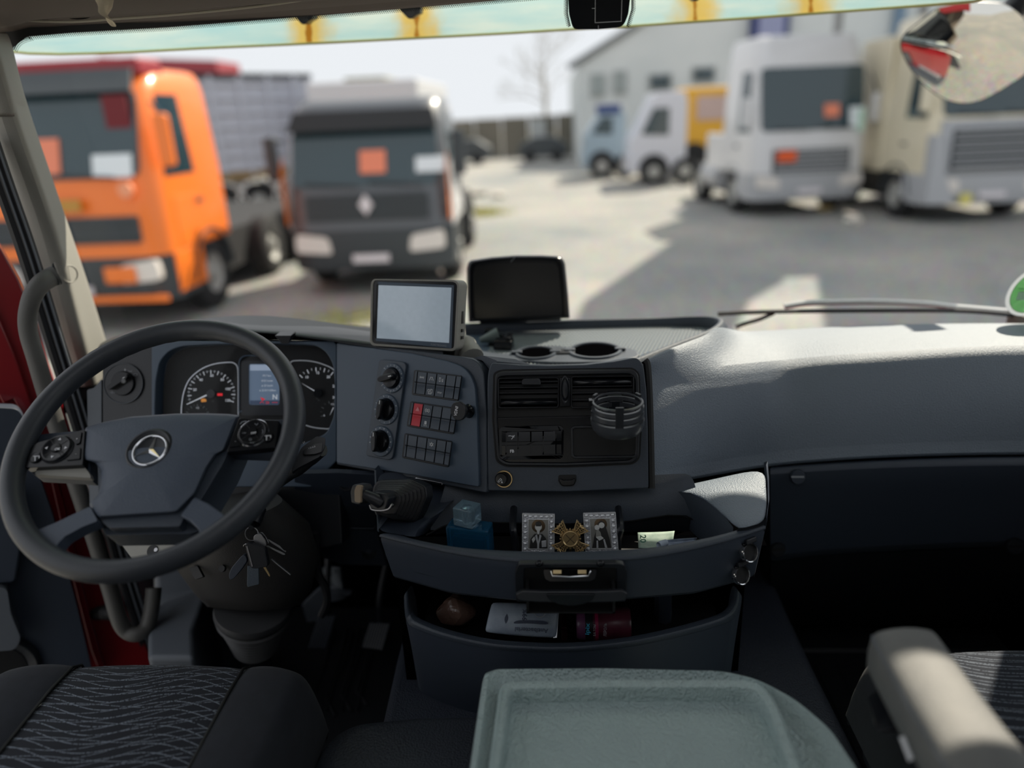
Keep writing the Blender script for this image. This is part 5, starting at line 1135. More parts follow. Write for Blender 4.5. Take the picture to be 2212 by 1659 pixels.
# two icons and the ornate cross between them
M['silver'] = mat('embossed_silver', (206, 208, 214), .35, .35, bump=('pebble', 420, .9, .002)); M['silverp'] = mat('silver_edge', (226, 228, 232), .3, .4); M['pewter'] = mat('grey_pewter_plate', (150, 150, 145), .45, .1); M['robe'] = mat('dark_pewter_robe', (70, 70, 70), .45, .5); M['face'] = mat('pale_silver_relief', (214, 216, 214), .45, .1); M['bronze'] = mat('bronze_relief', (110, 92, 72), .4, .6)
def iconplate(label, q, fig):
    ctr_ = quad(q, .5, .5); pl = PL(aY(ctr_[0], ctr_[1], 1.105), (0, -.97, .22))
    t = thing('icon_plaque', label, 'icon', tuple(pl.hit(*quad(q, .5, 1.0))), 'silver framed icons on the shelf')
    Q = [quad(q, 0, 0), quad(q, 1, 0), quad(q, 1, 1.12), quad(q, 0, 1.12)]
    obj('plaque', G().prism(pl.pts(rnd(Q, 1.2)), pl.n, -.005, 0), M['silver'], t, bev=.0008)
    sub = lambda u0, v0, u1, v1: [quad(q, u0, v0), quad(q, u1, v0), quad(q, u1, v1), quad(q, u0, v1)]
    for A, B in ((sub(0, 0, 1, 1.12), sub(.025, .02, .975, 1.10)), (sub(.17, .135, .83, .96), sub(.20, .155, .80, .94))): obj('frame_rib', G().frame(pl.pts(A), pl.pts(B), pl.n, 0, .0022), M['silverp'], t, bev=.0004)
    g = G()
    for k in range(7):
        for s in (.095, .905): g.lathe([(1e-5, .0026), (.0022, .0018), (.0036, 0)], pl.hit(*quad(q, s, .06 + k * .15)), pl.n, 7)
    for k in range(4): g.lathe([(1e-5, .0026), (.0022, .0018), (.0036, 0)], pl.hit(*quad(q, .24 + k * .173, .075)), pl.n, 7)
    obj('border_rosettes', g, M['silverp'], t, kind='stuff')
    pp = obj('panel', G().prism(pl.pts(sub(.20, .155, .80, .94)), pl.n, 0, .0008), M['pewter'], t)
    def poly(name, pts, h0, h1, m): obj(name, G().prism(pl.pts(rnd([quad(q, u, v) for u, v in pts], .8, 2)), pl.n, h0, h1), M[m], pp, bev=.0004)
    def round_(name, u, v, r, h0, h1, m): o = pl.hit(*quad(q, u, v)); obj(name, G().lathe([(1e-5, h1), (r * .8, h1), (r, h0)], o, pl.n, 24), M[m], pp)
    fig(poly, round_)
def fig1(poly, rd):
    rd('halo', .50, .33, .0125, .0006, .0012, 'bronze')
    poly('robe', [(.24, .93), (.26, .68), (.38, .54), (.62, .54), (.74, .66), (.78, .93)], .0006, .003, 'robe')
    rd('face', .50, .36, .0062, .001, .0042, 'face'); poly('hat', [(.42, .32), (.41, .23), (.50, .19), (.59, .23), (.58, .32)], .001, .0046, 'robe')
    poly('beard', [(.44, .38), (.56, .38), (.53, .52), (.50, .55), (.47, .52)], .001, .0044, 'face')
    poly('stole', [(.40, .58), (.46, .54), (.50, .74), (.54, .54), (.60, .58), (.53, .80), (.53, .93), (.47, .93), (.47, .80)], .003, .0036, 'silverp')
    poly('raised_hand', [(.30, .68), (.38, .60), (.41, .68), (.34, .78)], .002, .004, 'face'); poly('book', [(.60, .72), (.74, .70), (.75, .88), (.61, .89)], .002, .0042, 'silverp')
def fig2(poly, rd):
    rd('halo', .52, .30, .0115, .0006, .0012, 'bronze')
    poly('robe', [(.22, .92), (.30, .62), (.38, .44), (.44, .26), (.54, .19), (.64, .27), (.70, .48), (.76, .70), (.78, .92)], .0006, .003, 'robe')
    rd('face', .54, .32, .0056, .002, .0044, 'face'); rd('child_face', .40, .38, .0048, .002, .0046, 'face')
    poly('child_robe', [(.34, .62), (.36, .46), (.44, .43), (.50, .52), (.52, .66)], .002, .0042, 'pewter')
    poly('hands', [(.34, .62), (.50, .60), (.58, .66), (.44, .72)], .003, .0048, 'face'); poly('robe_fold', [(.34, .92), (.36, .72), (.40, .72), (.40, .92)], .003, .0038, 'silverp'); poly('robe_fold', [(.60, .92), (.56, .70), (.60, .68), (.67, .92)], .003, .0038, 'silverp')
iconplate('silver framed icon of a bearded saint with a hat, left of the gilt cross', Z7((765, 165), (1000, 170), (998, 433), (762, 433)), fig1)
iconplate('silver framed icon of a mother holding a child, right of the gilt cross', Z7((1205, 163), (1440, 157), (1462, 430), (1220, 433)), fig2)
cx0, cy0 = Z7((1112, 345))[0]; CP = PL(aY(cx0, cy0, 1.09), (0, -.96, .26)); cr_ = thing('ornate_cross', 'openwork gilt cross with round centre between the two icons', 'cross', tuple(CP.p))
for k in range(4):
    a = radians(45 + 90 * k); d = CP.x * cos(a) + CP.y * sin(a); s = CP.n.cross(d); o = CP.p; L_ = .031; wd_ = .0135
    out = [o + d * .012 - s * .004, o + d * L_ - s * wd_, o + d * (L_ * .86), o + d * L_ + s * wd_, o + d * .012 + s * .004]
    arm = obj('cross_arm', G().tube(out, .0015, 8, closed=True), M['gold'], cr_)
    g = G()
    for t in (.25, .45, .65, .85):
        g.tube([o + d * (.012 + (L_ - .012) * t) - s * (wd_ * t * .95), o + d * (.012 + (L_ - .012) * min(t + .12, .95) * .93), o + d * (.012 + (L_ - .012) * t) + s * (wd_ * t * .95)], .0009, 6)
    for t in (-.6, -.25, .25, .6): g.tube([o + d * .014 + s * t * .004, o + d * (L_ * .9) + s * t * wd_], .0008, 6)
    for t in (-.8, -.4, 0, .4, .8): g.ball(o + d * (L_ * .95) + s * wd_ * t, .0019, 8)
    obj('filigree', g, M['gold'], arm)
hub_ = obj('centre_disc', G().lathe([(1e-5, .004), (.011, .0045), (.0125, .006), (.0142, .0055), (.015, .002), (.015, -.002), (1e-5, -.002)], CP.p, CP.n, 40), M['gold'], cr_)
g = G()
for k in range(20): a = 2 * pi * k / 20; g.ball(CP.p + (CP.x * cos(a) + CP.y * sin(a)) * .0165 + CP.n * .002, .0018, 8)
obj('bead_ring', g, M['gold'], hub_)
g = G(); g.strip([CP.at(-.007, -.007, .0046), CP.at(.007, .007, .0046)], CP.n, .0012); g.strip([CP.at(-.007, .007, .0046), CP.at(.007, -.007, .0046)], CP.n, .0012); obj('engraved_cross', g, M['bronze'], hub_, fix=False)
obj('easel_foot', G().tube([CP.p + V((0, .004, -.01)), V((CP.p.x, 1.12, SF + .002))], .002, 8), M['gold'], cr_)

# banknotes
def sheet(name, pts_top, pts_bot, Y0, Y1, m, label, bend=.006):
    T = smooth(pts_top, 4); B = resamp([tuple(p) for p in smooth(pts_bot, 4)], len(T)); rows = []
    for k in range(7):
        t = k / 6; rows.append([aY(a.x + (b.x - a.x) * t, a.y + (b.y - a.y) * t, Y0 + (Y1 - Y0) * t + bend * sin(pi * t)) for a, b in zip(T, B)])
    o = obj(name, G().grid(rows), m, sol=.0004); return tag(o, label, 'banknote', 'banknotes on the shelf')
nt1 = sheet('banknote', Z7((1600, 302), (1700, 300), (1800, 296), (1868, 290)), Z7((1606, 412), (1700, 418), (1790, 420), (1850, 400)), 1.14, 1.09, mat('pale_green_note_paper', (164, 182, 168), .7, var=(60, (124, 150, 136), .45, .75)), 'pale green curved banknote printed with 20 on the shelf')
nt2 = sheet('banknote', Z7((1756, 366), (1800, 356), (1900, 348), (2030, 340)), Z7((1780, 410), (1830, 412), (1930, 404), (2010, 384)), 1.10, 1.08, mat('blue_grey_note_paper', (168, 180, 196), .7, var=(50, (112, 124, 140), .4, .7)), 'rolled blue grey banknote lying in front of the green note', .012)
NP = PL(aY(*Z7((1637, 350))[0], 1.108), (0, -.97, .2)); text('20', NP, Z7((1637, 348))[0], 12.5, mat('green_note_ink', (70, 130, 108), .6), nt1, ang=90, h=.008, bold=.02)
P0 = [aY(*Z7((1770, 366 + 44 * .5))[0], 1.075)]
obj('rolled_edge', G().lathe([(.0055, -.012), (.0062, 0), (.0052, .006), (.004, .004), (.0035, -.008)], P0[0], V((-.75, -.6, .1)), 20), bpy.data.materials['blue_grey_note_paper'], nt2)

# ================================================================ open ashtray drawer in the apron
dw = thing('ashtray', 'open black pull-out ashtray with metal clip in the middle of the shelf front', 'ashtray', tuple(aY(1237, 1265, 1.0)))
AF = PL(aY(1237, 1250, 1.000), (0, -.985, -.17))
obj('surround', G().frame(AF.pts(rnd(Z8((716, 160), (735, 100), (800, 98), (1340, 96), (1385, 104), (1402, 160), (1395, 330), (722, 330)), 5)), AF.pts(rnd(Z8((772, 160), (776, 126), (800, 124), (1310, 122), (1334, 126), (1338, 160), (1334, 320), (776, 320)), 3)), AF.n, -.006, .004), M['black'], dw, bev=.002)
obj('cavity', G().prism(AF.pts(Z8((774, 124), (1338, 122), (1336, 330), (776, 330))), AF.n, -.006, .001), M['cavity'], dw)  # black sheet over the apron stands in for the dark opening
for s in (865, 1240): obj('hinge_screw', G().lathe([(1e-5, .0045), (.004, .004), (.0065, .001), (.0065, 0)], AF.hit(*Z8((s, 104))[0], .004), AF.n, 16), M['gloss'], dw)
DF = PL(aY(1237, 1282, .966), (0, -.985, .17))
fl = DF.pts(rnd(Z8((720, 288), (760, 268), (905, 272), (1208, 272), (1370, 266), (1408, 288), (1396, 328), (1330, 338), (1190, 342), (930, 342), (790, 336), (728, 326)), 4))
obj('drawer_front', G().prism(fl, DF.n, -.006, .003), M['black'], dw, bev=.0025, seg=3)
obj('pull_tongue', G().prism(DF.pts(rnd(Z8((905, 282), (1208, 282), (1190, 318), (1130, 344), (1056, 354), (985, 344), (925, 318)), 4)), DF.n, .002, .007), M['gloss'], dw, bev=.002)
za = aY(*Z8((1056, 268))[0], .97).z; xl_, xr_ = aY(*Z8((782, 268))[0], .975).x, aY(*Z8((1330, 266))[0], .975).x
obj('drawer_box', G().bx(xl_, xr_, .972, 1.03, za - .045, za - .042).bx(xl_, xl_ + .004, .972, 1.03, za - .045, za).bx(xr_ - .004, xr_, .972, 1.03, za - .045, za), M['cavity'], dw)
CPp = PL(aY(*Z8((1053, 175))[0], .990), (0, -.93, .37))
cl_ = obj('clip_plate', G().frame(CPp.pts(rnd(Z8((890, 150), (895, 140), (1210, 138), (1216, 150), (1208, 196), (1180, 212), (930, 214), (900, 198)), 4)), CPp.pts(rnd(Z8((935, 146), (940, 142), (1170, 141), (1176, 148), (1170, 172), (1150, 180), (955, 182), (940, 174)), 3)), CPp.n, -.004, .003), M['gloss'], dw, bev=.0018)
for a in (948, 1100): obj('brass_contact', G().prism(CPp.pts(Z8((a, 142), (a + 54, 142), (a + 54, 166), (a, 166))), CPp.n, .0, .004), mat('bright_brass', (226, 204, 160), .3, .8) if a == 948 else bpy.data.materials['bright_brass'], cl_, bev=.0006)
obj('wire_bail', G().tube([CPp.hit(*Z8(q)[0], .006) for q in ((936, 150), (945, 182), (1052, 188), (1165, 181), (1182, 150))], .0016, 8), M['chrome'], cl_)

# ================================================================ two power sockets on the right of the apron
def sock(label, c, rr, lidc):
    pl = PL(aY(*SO(c)[0], 1.085), (.42, -.90, .10)); o = pl.hit(*SO(c)[0]); R = .0165; o = o + V((.35, -.90, .25)).normalized() * .010
    t = thing('power_socket', label, 'power socket', tuple(o), 'power sockets on the shelf front')
    n_ = V((.50, -.80, .35)).normalized(); x_ = V((0, 0, 1)).cross(n_).normalized()
    obj('socket_ring', G().lathe([(R * .84, -.004), (R * .86, .002), (R * .95, .003), (R, .001), (R * 1.02, -.006)], o, n_, 36), M['chrome'], t)
    obj('socket_plug', G().lathe([(1e-5, -.003), (R * .86, -.003)], o, n_, 30), M['cavity'], t)
    u_ = n_.cross(x_)
    ld = obj('lid', G().box(o + u_ * (R * 1.22) + x_ * .003 + n_ * .004, x_ * .022, u_ * .009, n_ * .008), M['black'], t, bev=.002)
    obj('lid_hinge', G().tube([o + u_ * R * 1.05 - x_ * .012, o + u_ * R * 1.05 + x_ * .012], .002, 8), M['gloss'], t)
    obj('spring_pin', G().ball(o - x_ * R * 1.05 + u_ * R * .45 + n_ * .003, .0026, 8), M['chrome'], t)
sock('upper chrome ringed power socket on the right shelf front', (598, 910), 0, 0); sock('lower chrome ringed power socket on the right shelf front', (455, 1312), 0, 0)

# ================================================================ things in the lower bin
wz = .436
M['foil'] = mat('pale_blue_grey_wipes_foil', (150, 162, 176), .35, var=(25, (120, 132, 150), .4, .7), bump=('noise', 60, .5, .003))
WPq = Z8((575, 345), (988, 366), (970, 562), (530, 527))
WPp = PL(aY(1132, 1345, 1.095), (.05, -.74, .67))
wpk = [[WPp.hit(*quad(WPq, u / 8, v / 6), .010 * sin(pi * u / 8) ** .6 * sin(pi * v / 6) ** .6) for u in range(9)] for v in range(7)]
wk = obj('wipes_pack', G().grid(wpk), M['foil'], sol=.006, sub=1); tag(wk, 'pale blue foil pack of antibacterial wipes lying upside down in the lower bin', 'wipes pack')
obj('end_seal', G().prism([WPp.hit(*p, .002) for p in Z8((965, 366), (988, 364), (972, 560), (950, 562))], WPp.n, 0, .002), M['silverp'], wk)
ink = mat('dark_blue_print', (52, 62, 82), .5); h_ = .0175
obj('printed_swoosh', G().prism([WPp.hit(x, y, .012) for x, y in smooth(Z8((712, 474), (726, 458), (780, 454), (880, 458), (916, 468), (905, 480), (800, 474)), 3, True)], WPp.n, .004, .0045), ink, wk)
obj('leaf_print', G().prism([WPp.hit(x, y, .010) for x, y in [(1094 + 4 * sin(t * pi) * q + 3 * (t - .5), 1348 - 22 * t) for q, ts in ((1, (0, .2, .4, .6, .8, 1)), (-1, (.8, .6, .4, .2))) for t in ts]], WPp.n, .004, .0045), ink, wk)
obj('badge_ring', G().frame([WPp.hit(1166 + 13 * cos(a), 1324 + 11 * sin(a), .010) for a in [2 * pi * k / 20 for k in range(20)]], [WPp.hit(1166 + 11 * cos(a), 1324 + 9 * sin(a), .010) for a in [2 * pi * k / 20 for k in range(20)]], WPp.n, .004, .0048), M['dimw'], wk)
text('Antibacterial', WPp, Z8((816, 512))[0], 9, ink, wk, ang=183, h=h_, wpx=72, bold=.02); text('99%', WPp, Z8((778, 420))[0], 10, ink, wk, ang=-86, h=.0165, bold=.02)
cn = thing('spray_can', 'dark magenta spray can lying on its side in the lower bin', 'spray can', tuple(aY(1300, 1360, 1.13)))
A_, B_ = aY(*Z8((1092, 512))[0], 1.13), aY(*Z8((1420, 505))[0], 1.13); ax = (B_ - A_).normalized(); LL = (B_ - A_).length; r = .030
cen_ = V((A_.x, A_.y, wz + r)); axh = V((ax.x, ax.y, 0)).normalized()
M['mag'] = mat('dark_magenta_can', (96, 40, 62), .3); M['maroon'] = mat('maroon_can_print', (66, 26, 40), .3, var=(30, (90, 40, 54), .4, .6))
obj('can_body', G().lathe([(1e-5, .02), (r * .9, .02), (r, .024), (r, LL - .004), (r * .94, LL), (1e-5, LL)], cen_, axh, 36), M['maroon'], cn)
obj('can_cap', G().lathe([(1e-5, 0), (r * .8, 0), (r * .94, .006), (r * .94, .026)], cen_, axh, 36), mat('mauve_cap', (120, 74, 110), .3), cn)
for t0, t1, m_ in ((.16, .30, M['black']), (.34, .40, mat('magenta_band', (150, 34, 78), .35))): obj('label_band', G().lathe([(r * 1.006, LL * t0), (r * 1.006, LL * t1)], cen_, axh, 36), m_, cn)
CNp = PL(cen_ + V((0, -.0, 0)) + V((0, -.72, .69)) * (r * 1.02), (0, -.72, .69))
text('ipix', CNp, Z8((1160, 508))[0], 9, mat('cyan_print', (40, 170, 210), .5), cn, ang=-88, h=.0006, wpx=25, bold=.02); text('БА.ТОМ', CNp, Z8((1205, 515))[0], 5, M['dimw'], cn, ang=-88, h=.0006, wpx=24); text('ЛІРОЛЬ', CNp, Z8((1270, 512))[0], 6, M['dimw'], cn, ang=-88, h=.0006, wpx=28)
bxk = obj('small_box', G().bx(aY(1212, 1370, 1.14).x, aY(1226, 1370, 1.14).x, 1.12, 1.16, wz, wz + .03), mat('dark_red_carton', (70, 30, 38), .4), bev=.002); tag(bxk, 'small dark red box beside the wipes pack in the lower bin', 'box')
# crumpled plastic bag
b = bmesh.new(); bmesh.ops.create_icosphere(b, subdivisions=4, radius=1)
cb_ = aY(985, 1322, 1.17); rs = random.Random(3)
dirs = [V((rs.uniform(-1, 1), rs.uniform(-1, 1), rs.uniform(-1, 1))).normalized() for _ in range(26)]
for v in b.verts:
    k = 1
    for i, d in enumerate(dirs):
        t = v.co.dot(d)
        if t > .62: k -= (t - .62) * (.55 if i % 2 else -.18)
    v.co = V((v.co.x * .040, v.co.y * .034, v.co.z * .036)) * k + V((cb_.x, cb_.y, wz + .032))
me = bpy.data.meshes.new('plastic_bag'); b.to_mesh(me); b.free()
me.materials.append(mat('crumpled_brown_plastic', (112, 88, 78), .25, spec=.7, bump=('noise', 90, .6, .004)))
bg_ = bpy.data.objects.new('plastic_bag', me); COL.objects.link(bg_); tag(bg_, 'crumpled brownish plastic bag at the left of the lower bin', 'bag')
# ================================================================ tunnel, floor mats, kick panels
tz = .30
tun = [(-.34, .55), (-.345, 1.08), (-.352, 1.24), (-.355, 1.42), (-.355, 1.78), (.50, 1.78), (.49, 1.42), (.49, 1.22), (.50, .9), (.50, .55)]
tl = rnd(tun, [0, 0, 0, 0, 0, 0, .05, .05, 0, 0], 4)
tu = struct(obj('trim_3', G().loft([[V((x * 1.06 if abs(x) > .3 else x, y, 0)) for x, y in tl], [V((x * 1.01, y, tz - .05)) for x, y in tl], [V((x, y, tz - .015)) for x, y in tl], [V((x * .975, y, tz)) for x, y in tl]]), M['tunnel'], bev=.012, seg=3))
tu['label'] = 'dark blue carpeted engine tunnel between the seats'
struct(obj('trim_4', G().prism([aZ(x, y, .32) for x, y in ((318, 1420), (318, 1320), (360, 1295), (438, 1268), (448, 1280), (418, 1360), (420, 1420))], (0, 0, 1), -.32, .0), M['kick'], bev=.012, seg=3))['label'] = 'grey moulded kick panel in the driver footwell'
struct(obj('trim_5', G().prism([aZ(x, y, .30) for x, y in ((330, 1300), (445, 1275), (500, 1240), (400, 1215), (330, 1230))], (0, 0, 1), -.3, .0), M['kick'], bev=.02, seg=3))
dm = thing('driver_floor_mat', 'black rubber floor mat with angled ribs in the driver footwell', 'floor mat', (-.5, 1.4, .002))
obj('mat_sheet', G().prism([(-.78, 1.0, 0), (-.36, 1.0, 0), (-.37, 1.45, 0), (-.40, 1.62, 0), (-.78, 1.62, 0)], (0, 0, 1), .001, .009), M['matrub'], dm, bev=.003)
for k in range(7):
    o = k * 15
    P = [aZ(x, y, .009) for x, y in ((688 + o * 1.1, 1540), (706 + o * 1.05, 1480), (734 + o * .9, 1420), (748 + o * .85, 1370))] if k % 2 else [aZ(x, y, .009) for x, y in ((690 + o * 1.15, 1560 - o * .4), (672 + o * 1.1, 1520 - o * .3), (700 + o, 1440), (722 + o * .9, 1360))]
    obj('mat_rib', G().tube(P, .006, 6), M['matrub'], dm)
obj('mat_edge', G().tube(smooth([aZ(x, y, .012) for x, y in ((862, 1440), (858, 1480), (844, 1530), (838, 1580))], 4), .009, 8), M['matrub'], dm)
pm = thing('passenger_floor_mat', 'black rubber floor mat with straight grooves in the passenger footwell', 'floor mat', (.7, 1.3, .002))
obj('mat_sheet', G().prism([(.53, .7, 0), (1.12, .7, 0), (1.12, 1.62, 0), (.54, 1.62, 0)], (0, 0, 1), .001, .010), M['matrub'], pm, bev=.003)
for k in range(9): obj('mat_rib', G().tube([(.57 + .055 * k, .75, .010), (.575 + .055 * k, 1.55, .010)], .006, 6), M['matrub'], pm)
obj('mat_lip', G().tube([(.53, 1.60, .014), (1.12, 1.60, .014)], .012, 8), M['matrub'], pm)
# pedals
def pedal(name, label, q, Y0, Y1, ribs, m, arm):
    t = thing(name, label, 'pedal', tuple(aY(*quad(q, .5, 1), Y1)))
    f = lambda u, v, h=0: aY(*quad(q, u, v), Y0 + (Y1 - Y0) * v - h)
    n = (f(1, 0) - f(0, 0)).cross(f(0, 1) - f(0, 0)).normalized()
    if n.y > 0: n = -n
    obj('pedal_pad', G().prism([f(0, 0), f(1, 0), f(1, 1), f(0, 1)], n, -.012, 0), M['black'], t, bev=.003)
    for k in range(ribs):
        u = (k + .5) / ribs; w_ = .28 / ribs
        obj('tread_rib', G().prism([f(u - w_, .03), f(u + w_, .03), f(u + w_, .97), f(u - w_, .97)], n, 0, .003), m, t)
    a = f(.5, .05); obj('pedal_arm', G().tube(smooth([a - n * .008, a + V((.0, .03, .06)), a + V(arm)], 4), .009, 8), M['black'], t)
rib = mat('grey_pedal_rubber', (112, 116, 122), .45)
pedal('accelerator_pedal', 'ribbed grey accelerator pedal beside the tunnel', ((799, 1344), (843, 1346), (826, 1406), (781, 1400)), 1.60, 1.55, 8, rib, (.02, .12, .16))
pedal('brake_pedal', 'dark worn brake pedal left of the ribbed accelerator', ((688, 1330), (726, 1328), (704, 1404), (664, 1402)), 1.58, 1.53, 7, M['plastic'], (.0, .12, .2))
br = obj('lit_patch_plate', G().prism([aY(x, y, 1.66) for x, y in ((697, 1228), (735, 1228), (738, 1250), (742, 1276), (712, 1280))], (0, -1, 0), -.01, .004), mat('pale_lit_metal', (170, 176, 180), .5, var=(40, (90, 96, 100), .5, .62)), bev=.001)  # pale plate stands for a bright patch of light behind the pedals
tag(br, 'metal plate coloured pale as a lit patch behind the pedals', 'bracket')
fl_ = obj('pedal_bracket', G().prism([aY(x, y, 1.64) for x, y in ((652, 1306), (690, 1270), (712, 1278), (760, 1282), (740, 1296), (700, 1302), (690, 1340), (664, 1344))], (0, -1, .1), -.02, .004), M['kick'], bev=.003)
tag(fl_, 'blue grey pedal support bracket above the brake pedal', 'bracket')

# ================================================================ engine cover with moulded tray, low console
ec_ = thing('engine_cover', 'grey pebbled engine cover box with sunken rectangular tray in its lid', 'engine cover', (.1, .7, .30))
cz = .56
co_ = rnd([(1045, 1450), (1068, 1440), (1300, 1438), (1565, 1444), (1640, 1462), (1720, 1505), (1795, 1568), (1870, 1680), (1905, 1800), (980, 1800), (1015, 1659)], [6, 10, 0, 30, 30, 30, 30, 30, 10, 10, 0])
top_ = [aZ(x, y, cz) for x, y in co_]
def off(P, k, z): c = V((.1, .75, 0)); return [V((c.x + (p.x - c.x) * k, c.y + (p.y - c.y) * k, z)) for p in P]
obj('cover_body', G().loft([off(top_, 1.05, .28), off(top_, 1.03, cz - .07), off(top_, 1.015, cz - .02), off(top_, .995, cz - .004), off(top_, .965, cz), off([aZ(x, y, cz) for x, y in co_], .90, cz - .02)], True), M['pebble'], ec_, ang=75)
ti = rnd([(1104, 1488), (1300, 1484), (1600, 1484), (1636, 1492), (1662, 1530), (1760, 1800), (1060, 1800), (1098, 1500)], [8, 0, 10, 14, 10, 0, 0, 8])
to = rnd([(1088, 1474), (1300, 1469), (1610, 1470), (1650, 1482), (1682, 1528), (1790, 1800), (1040, 1800), (1080, 1490)], [10, 0, 14, 18, 12, 0, 0, 10])
A_, B_ = [aZ(x, y, cz + .001) for x, y in to], [aZ(x, y, cz + .010) for x, y in ti]
mid2 = [a.lerp(b, .5) + V((0, 0, .0065)) for a, b in zip(A_, B_)]
B2 = [a.lerp(b, .78) + V((0, 0, .004)) for a, b in zip(A_, B_)]
obj('lid_rim', G().grid([off(A_, 1.012, cz - .004), A_, [a.lerp(b, .3) + V((0, 0, .003)) for a, b in zip(A_, B_)], [a.lerp(b, .42) + V((0, 0, .0015)) for a, b in zip(A_, B_)], mid2, B2, B_, off(B_, .990, cz + .006), off(B_, .986, cz - .018)], True), M['pebble'], ec_, ang=38)
obj('tray_panel', G().prism(off(B_, .99, cz), (0, 0, 1), -.018, -.015), M['pebble'], ec_)
cs = thing('low_console', 'low dark pebbled console pad beside the driver seat', 'console', (-.3, .85, .30))
cp = rnd([(680, 1640), (706, 1585), (760, 1555), (900, 1542), (1016, 1540), (985, 1800), (690, 1800)], [20, 30, 30, 0, 0, 0, 0])
cpp = [aZ(x, y, .40) for x, y in cp]
obj('pad', G().loft([off(cpp, 1.04, .28), off(cpp, 1.02, .37), off(cpp, .985, .393), off(cpp, .93, .40), off(cpp, .5, .404)], True), M['pebbled'], cs, ang=75)

# ================================================================ seats
def seatmat(name, c1, c2, ang):
    m = mat(name, c1, .95, sheen=.05, bump=('noise', 1200, .4, .0006)); N, L = nodes(m); b = N['Principled BSDF']; tc = N.new('ShaderNodeTexCoord')
    out = None
    def math(op, a, bb=0):
        k = N.new('ShaderNodeMath'); k.operation = op
        for i, v in ((0, a), (1, bb)):
            if isinstance(v, (int, float)): k.inputs[i].default_value = v
            else: L.new(v, k.inputs[i])
        return k.outputs[0]
    mp = N.new('ShaderNodeMapping'); mp.inputs['Rotation'].default_value = (0, 0, radians(ang)); L.new(tc.outputs['Object'], mp.inputs['Vector'])
    sx = N.new('ShaderNodeSeparateXYZ'); L.new(mp.outputs[0], sx.inputs[0]); X, Y = sx.outputs[0], sx.outputs[1]
    acc = None
    for fr, amp, wv, ph, wd in ((62, .013, 26, 0, .10), (58, .016, 19, 1.6, .09), (30, .02, 14, 3.1, .045)):
        yy = math('ADD', Y, math('MULTIPLY', math('SINE', math('ADD', math('MULTIPLY', X, wv), ph)), amp))
        yy = math('ADD', yy, math('MULTIPLY', X, .12 if wv == 26 else -.10))
        fr_ = math('FRACT', math('MULTIPLY', yy, fr)); ln = math('LESS_THAN', fr_, wd)
        acc = ln if acc is None else math('MAXIMUM', acc, math('MULTIPLY', ln, .8))
    n = N.new('ShaderNodeTexNoise'); n.inputs['Scale'].default_value = 420; L.new(tc.outputs['Object'], n.inputs['Vector'])
    acc = math('MULTIPLY', acc, math('GREATER_THAN', n.outputs[0], .44))
    mx = N.new('ShaderNodeMix'); mx.data_type = 'RGBA'; L.new(acc, mx.inputs[0]); mx.inputs[6].default_value = C(*c1); mx.inputs[7].default_value = C(*c2); L.new(mx.outputs[2], b.inputs['Base Color'])
    return m
def seat(label, x0, x1, yf, zt, pat, seams):
    t = thing('seat', label, 'seat', ((x0 + x1) / 2, .7, 0), 'cab seats')
    ys = [yf - .006, yf + .002, yf - .004, yf - .025, yf - .08, yf - .2, yf - .42, yf - .60]; zs_ = [-.10, -.05, -.018, -.004, .0, -.006, -.012, -.012]
    def strip_(name, xa, xb, m, crown, lift, side0=False, side1=False):
        xs = [xa + (xb - xa) * k / 12 for k in range(13)]; rows = []
        for y, z in zip(ys, zs_):
            r = []
            for k, x in enumerate(xs):
                u = k / 12; e = 0
                if side0: e -= .05 * max(0, 1 - u / .25) ** 2
                if side1: e -= .05 * max(0, (u - .75) / .25) ** 2
                r.append(V((x, y - .04 * (abs(2 * ((x - x0) / (x1 - x0)) - 1)) ** 4, zt + z + crown * sin(pi * u) ** .7 + lift + e)))
            if side0: r.insert(0, V((xa - .004, r[0].y, zt - .12)))
            if side1: r.append(V((xb + .004, r[-1].y, zt - .12)))
            rows.append(r)
        return obj(name, G().grid(rows), m, t, sub=1, ang=80)
    s0, s1 = seams
    strip_('left_bolster', x0, s0, M['cloth'], .012, .002, side0=True); strip_('cushion', s0, s1, pat, .006, .0); strip_('right_bolster', s1, x1, M['cloth'], .012, .002, side1=True)
    for x in (s0, s1): obj('seam', G().tube([(x, y - .04 * (abs(2 * ((x - x0) / (x1 - x0)) - 1)) ** 4, zt + z + .003) for y, z in zip(ys, zs_)], .0026, 6), M['cavity'], t)
    obj('seat_pan', G().bx(x0 + .02, x1 - .02, yf - .6, yf - .05, zt - .20, zt - .06), M['black'], t, bev=.02)
    obj('seat_base', G().bx(x0 + .06, x1 - .06, yf - .6, yf - .1, .0, zt - .20), M['black'], t, bev=.02)
    obj('backrest', G().loft([[V((x, y, z)) for x, y in ((x0 + .03, yf - .62 - d), (x1 - .03, yf - .62 - d), (x1 - .03, yf - .74 - d), (x0 + .03, yf - .74 - d))] for z, d in ((zt - .05, 0), (zt + .2, .03), (zt + .5, .08))]), M['cloth'], t, bev=.04, seg=3)
    return t
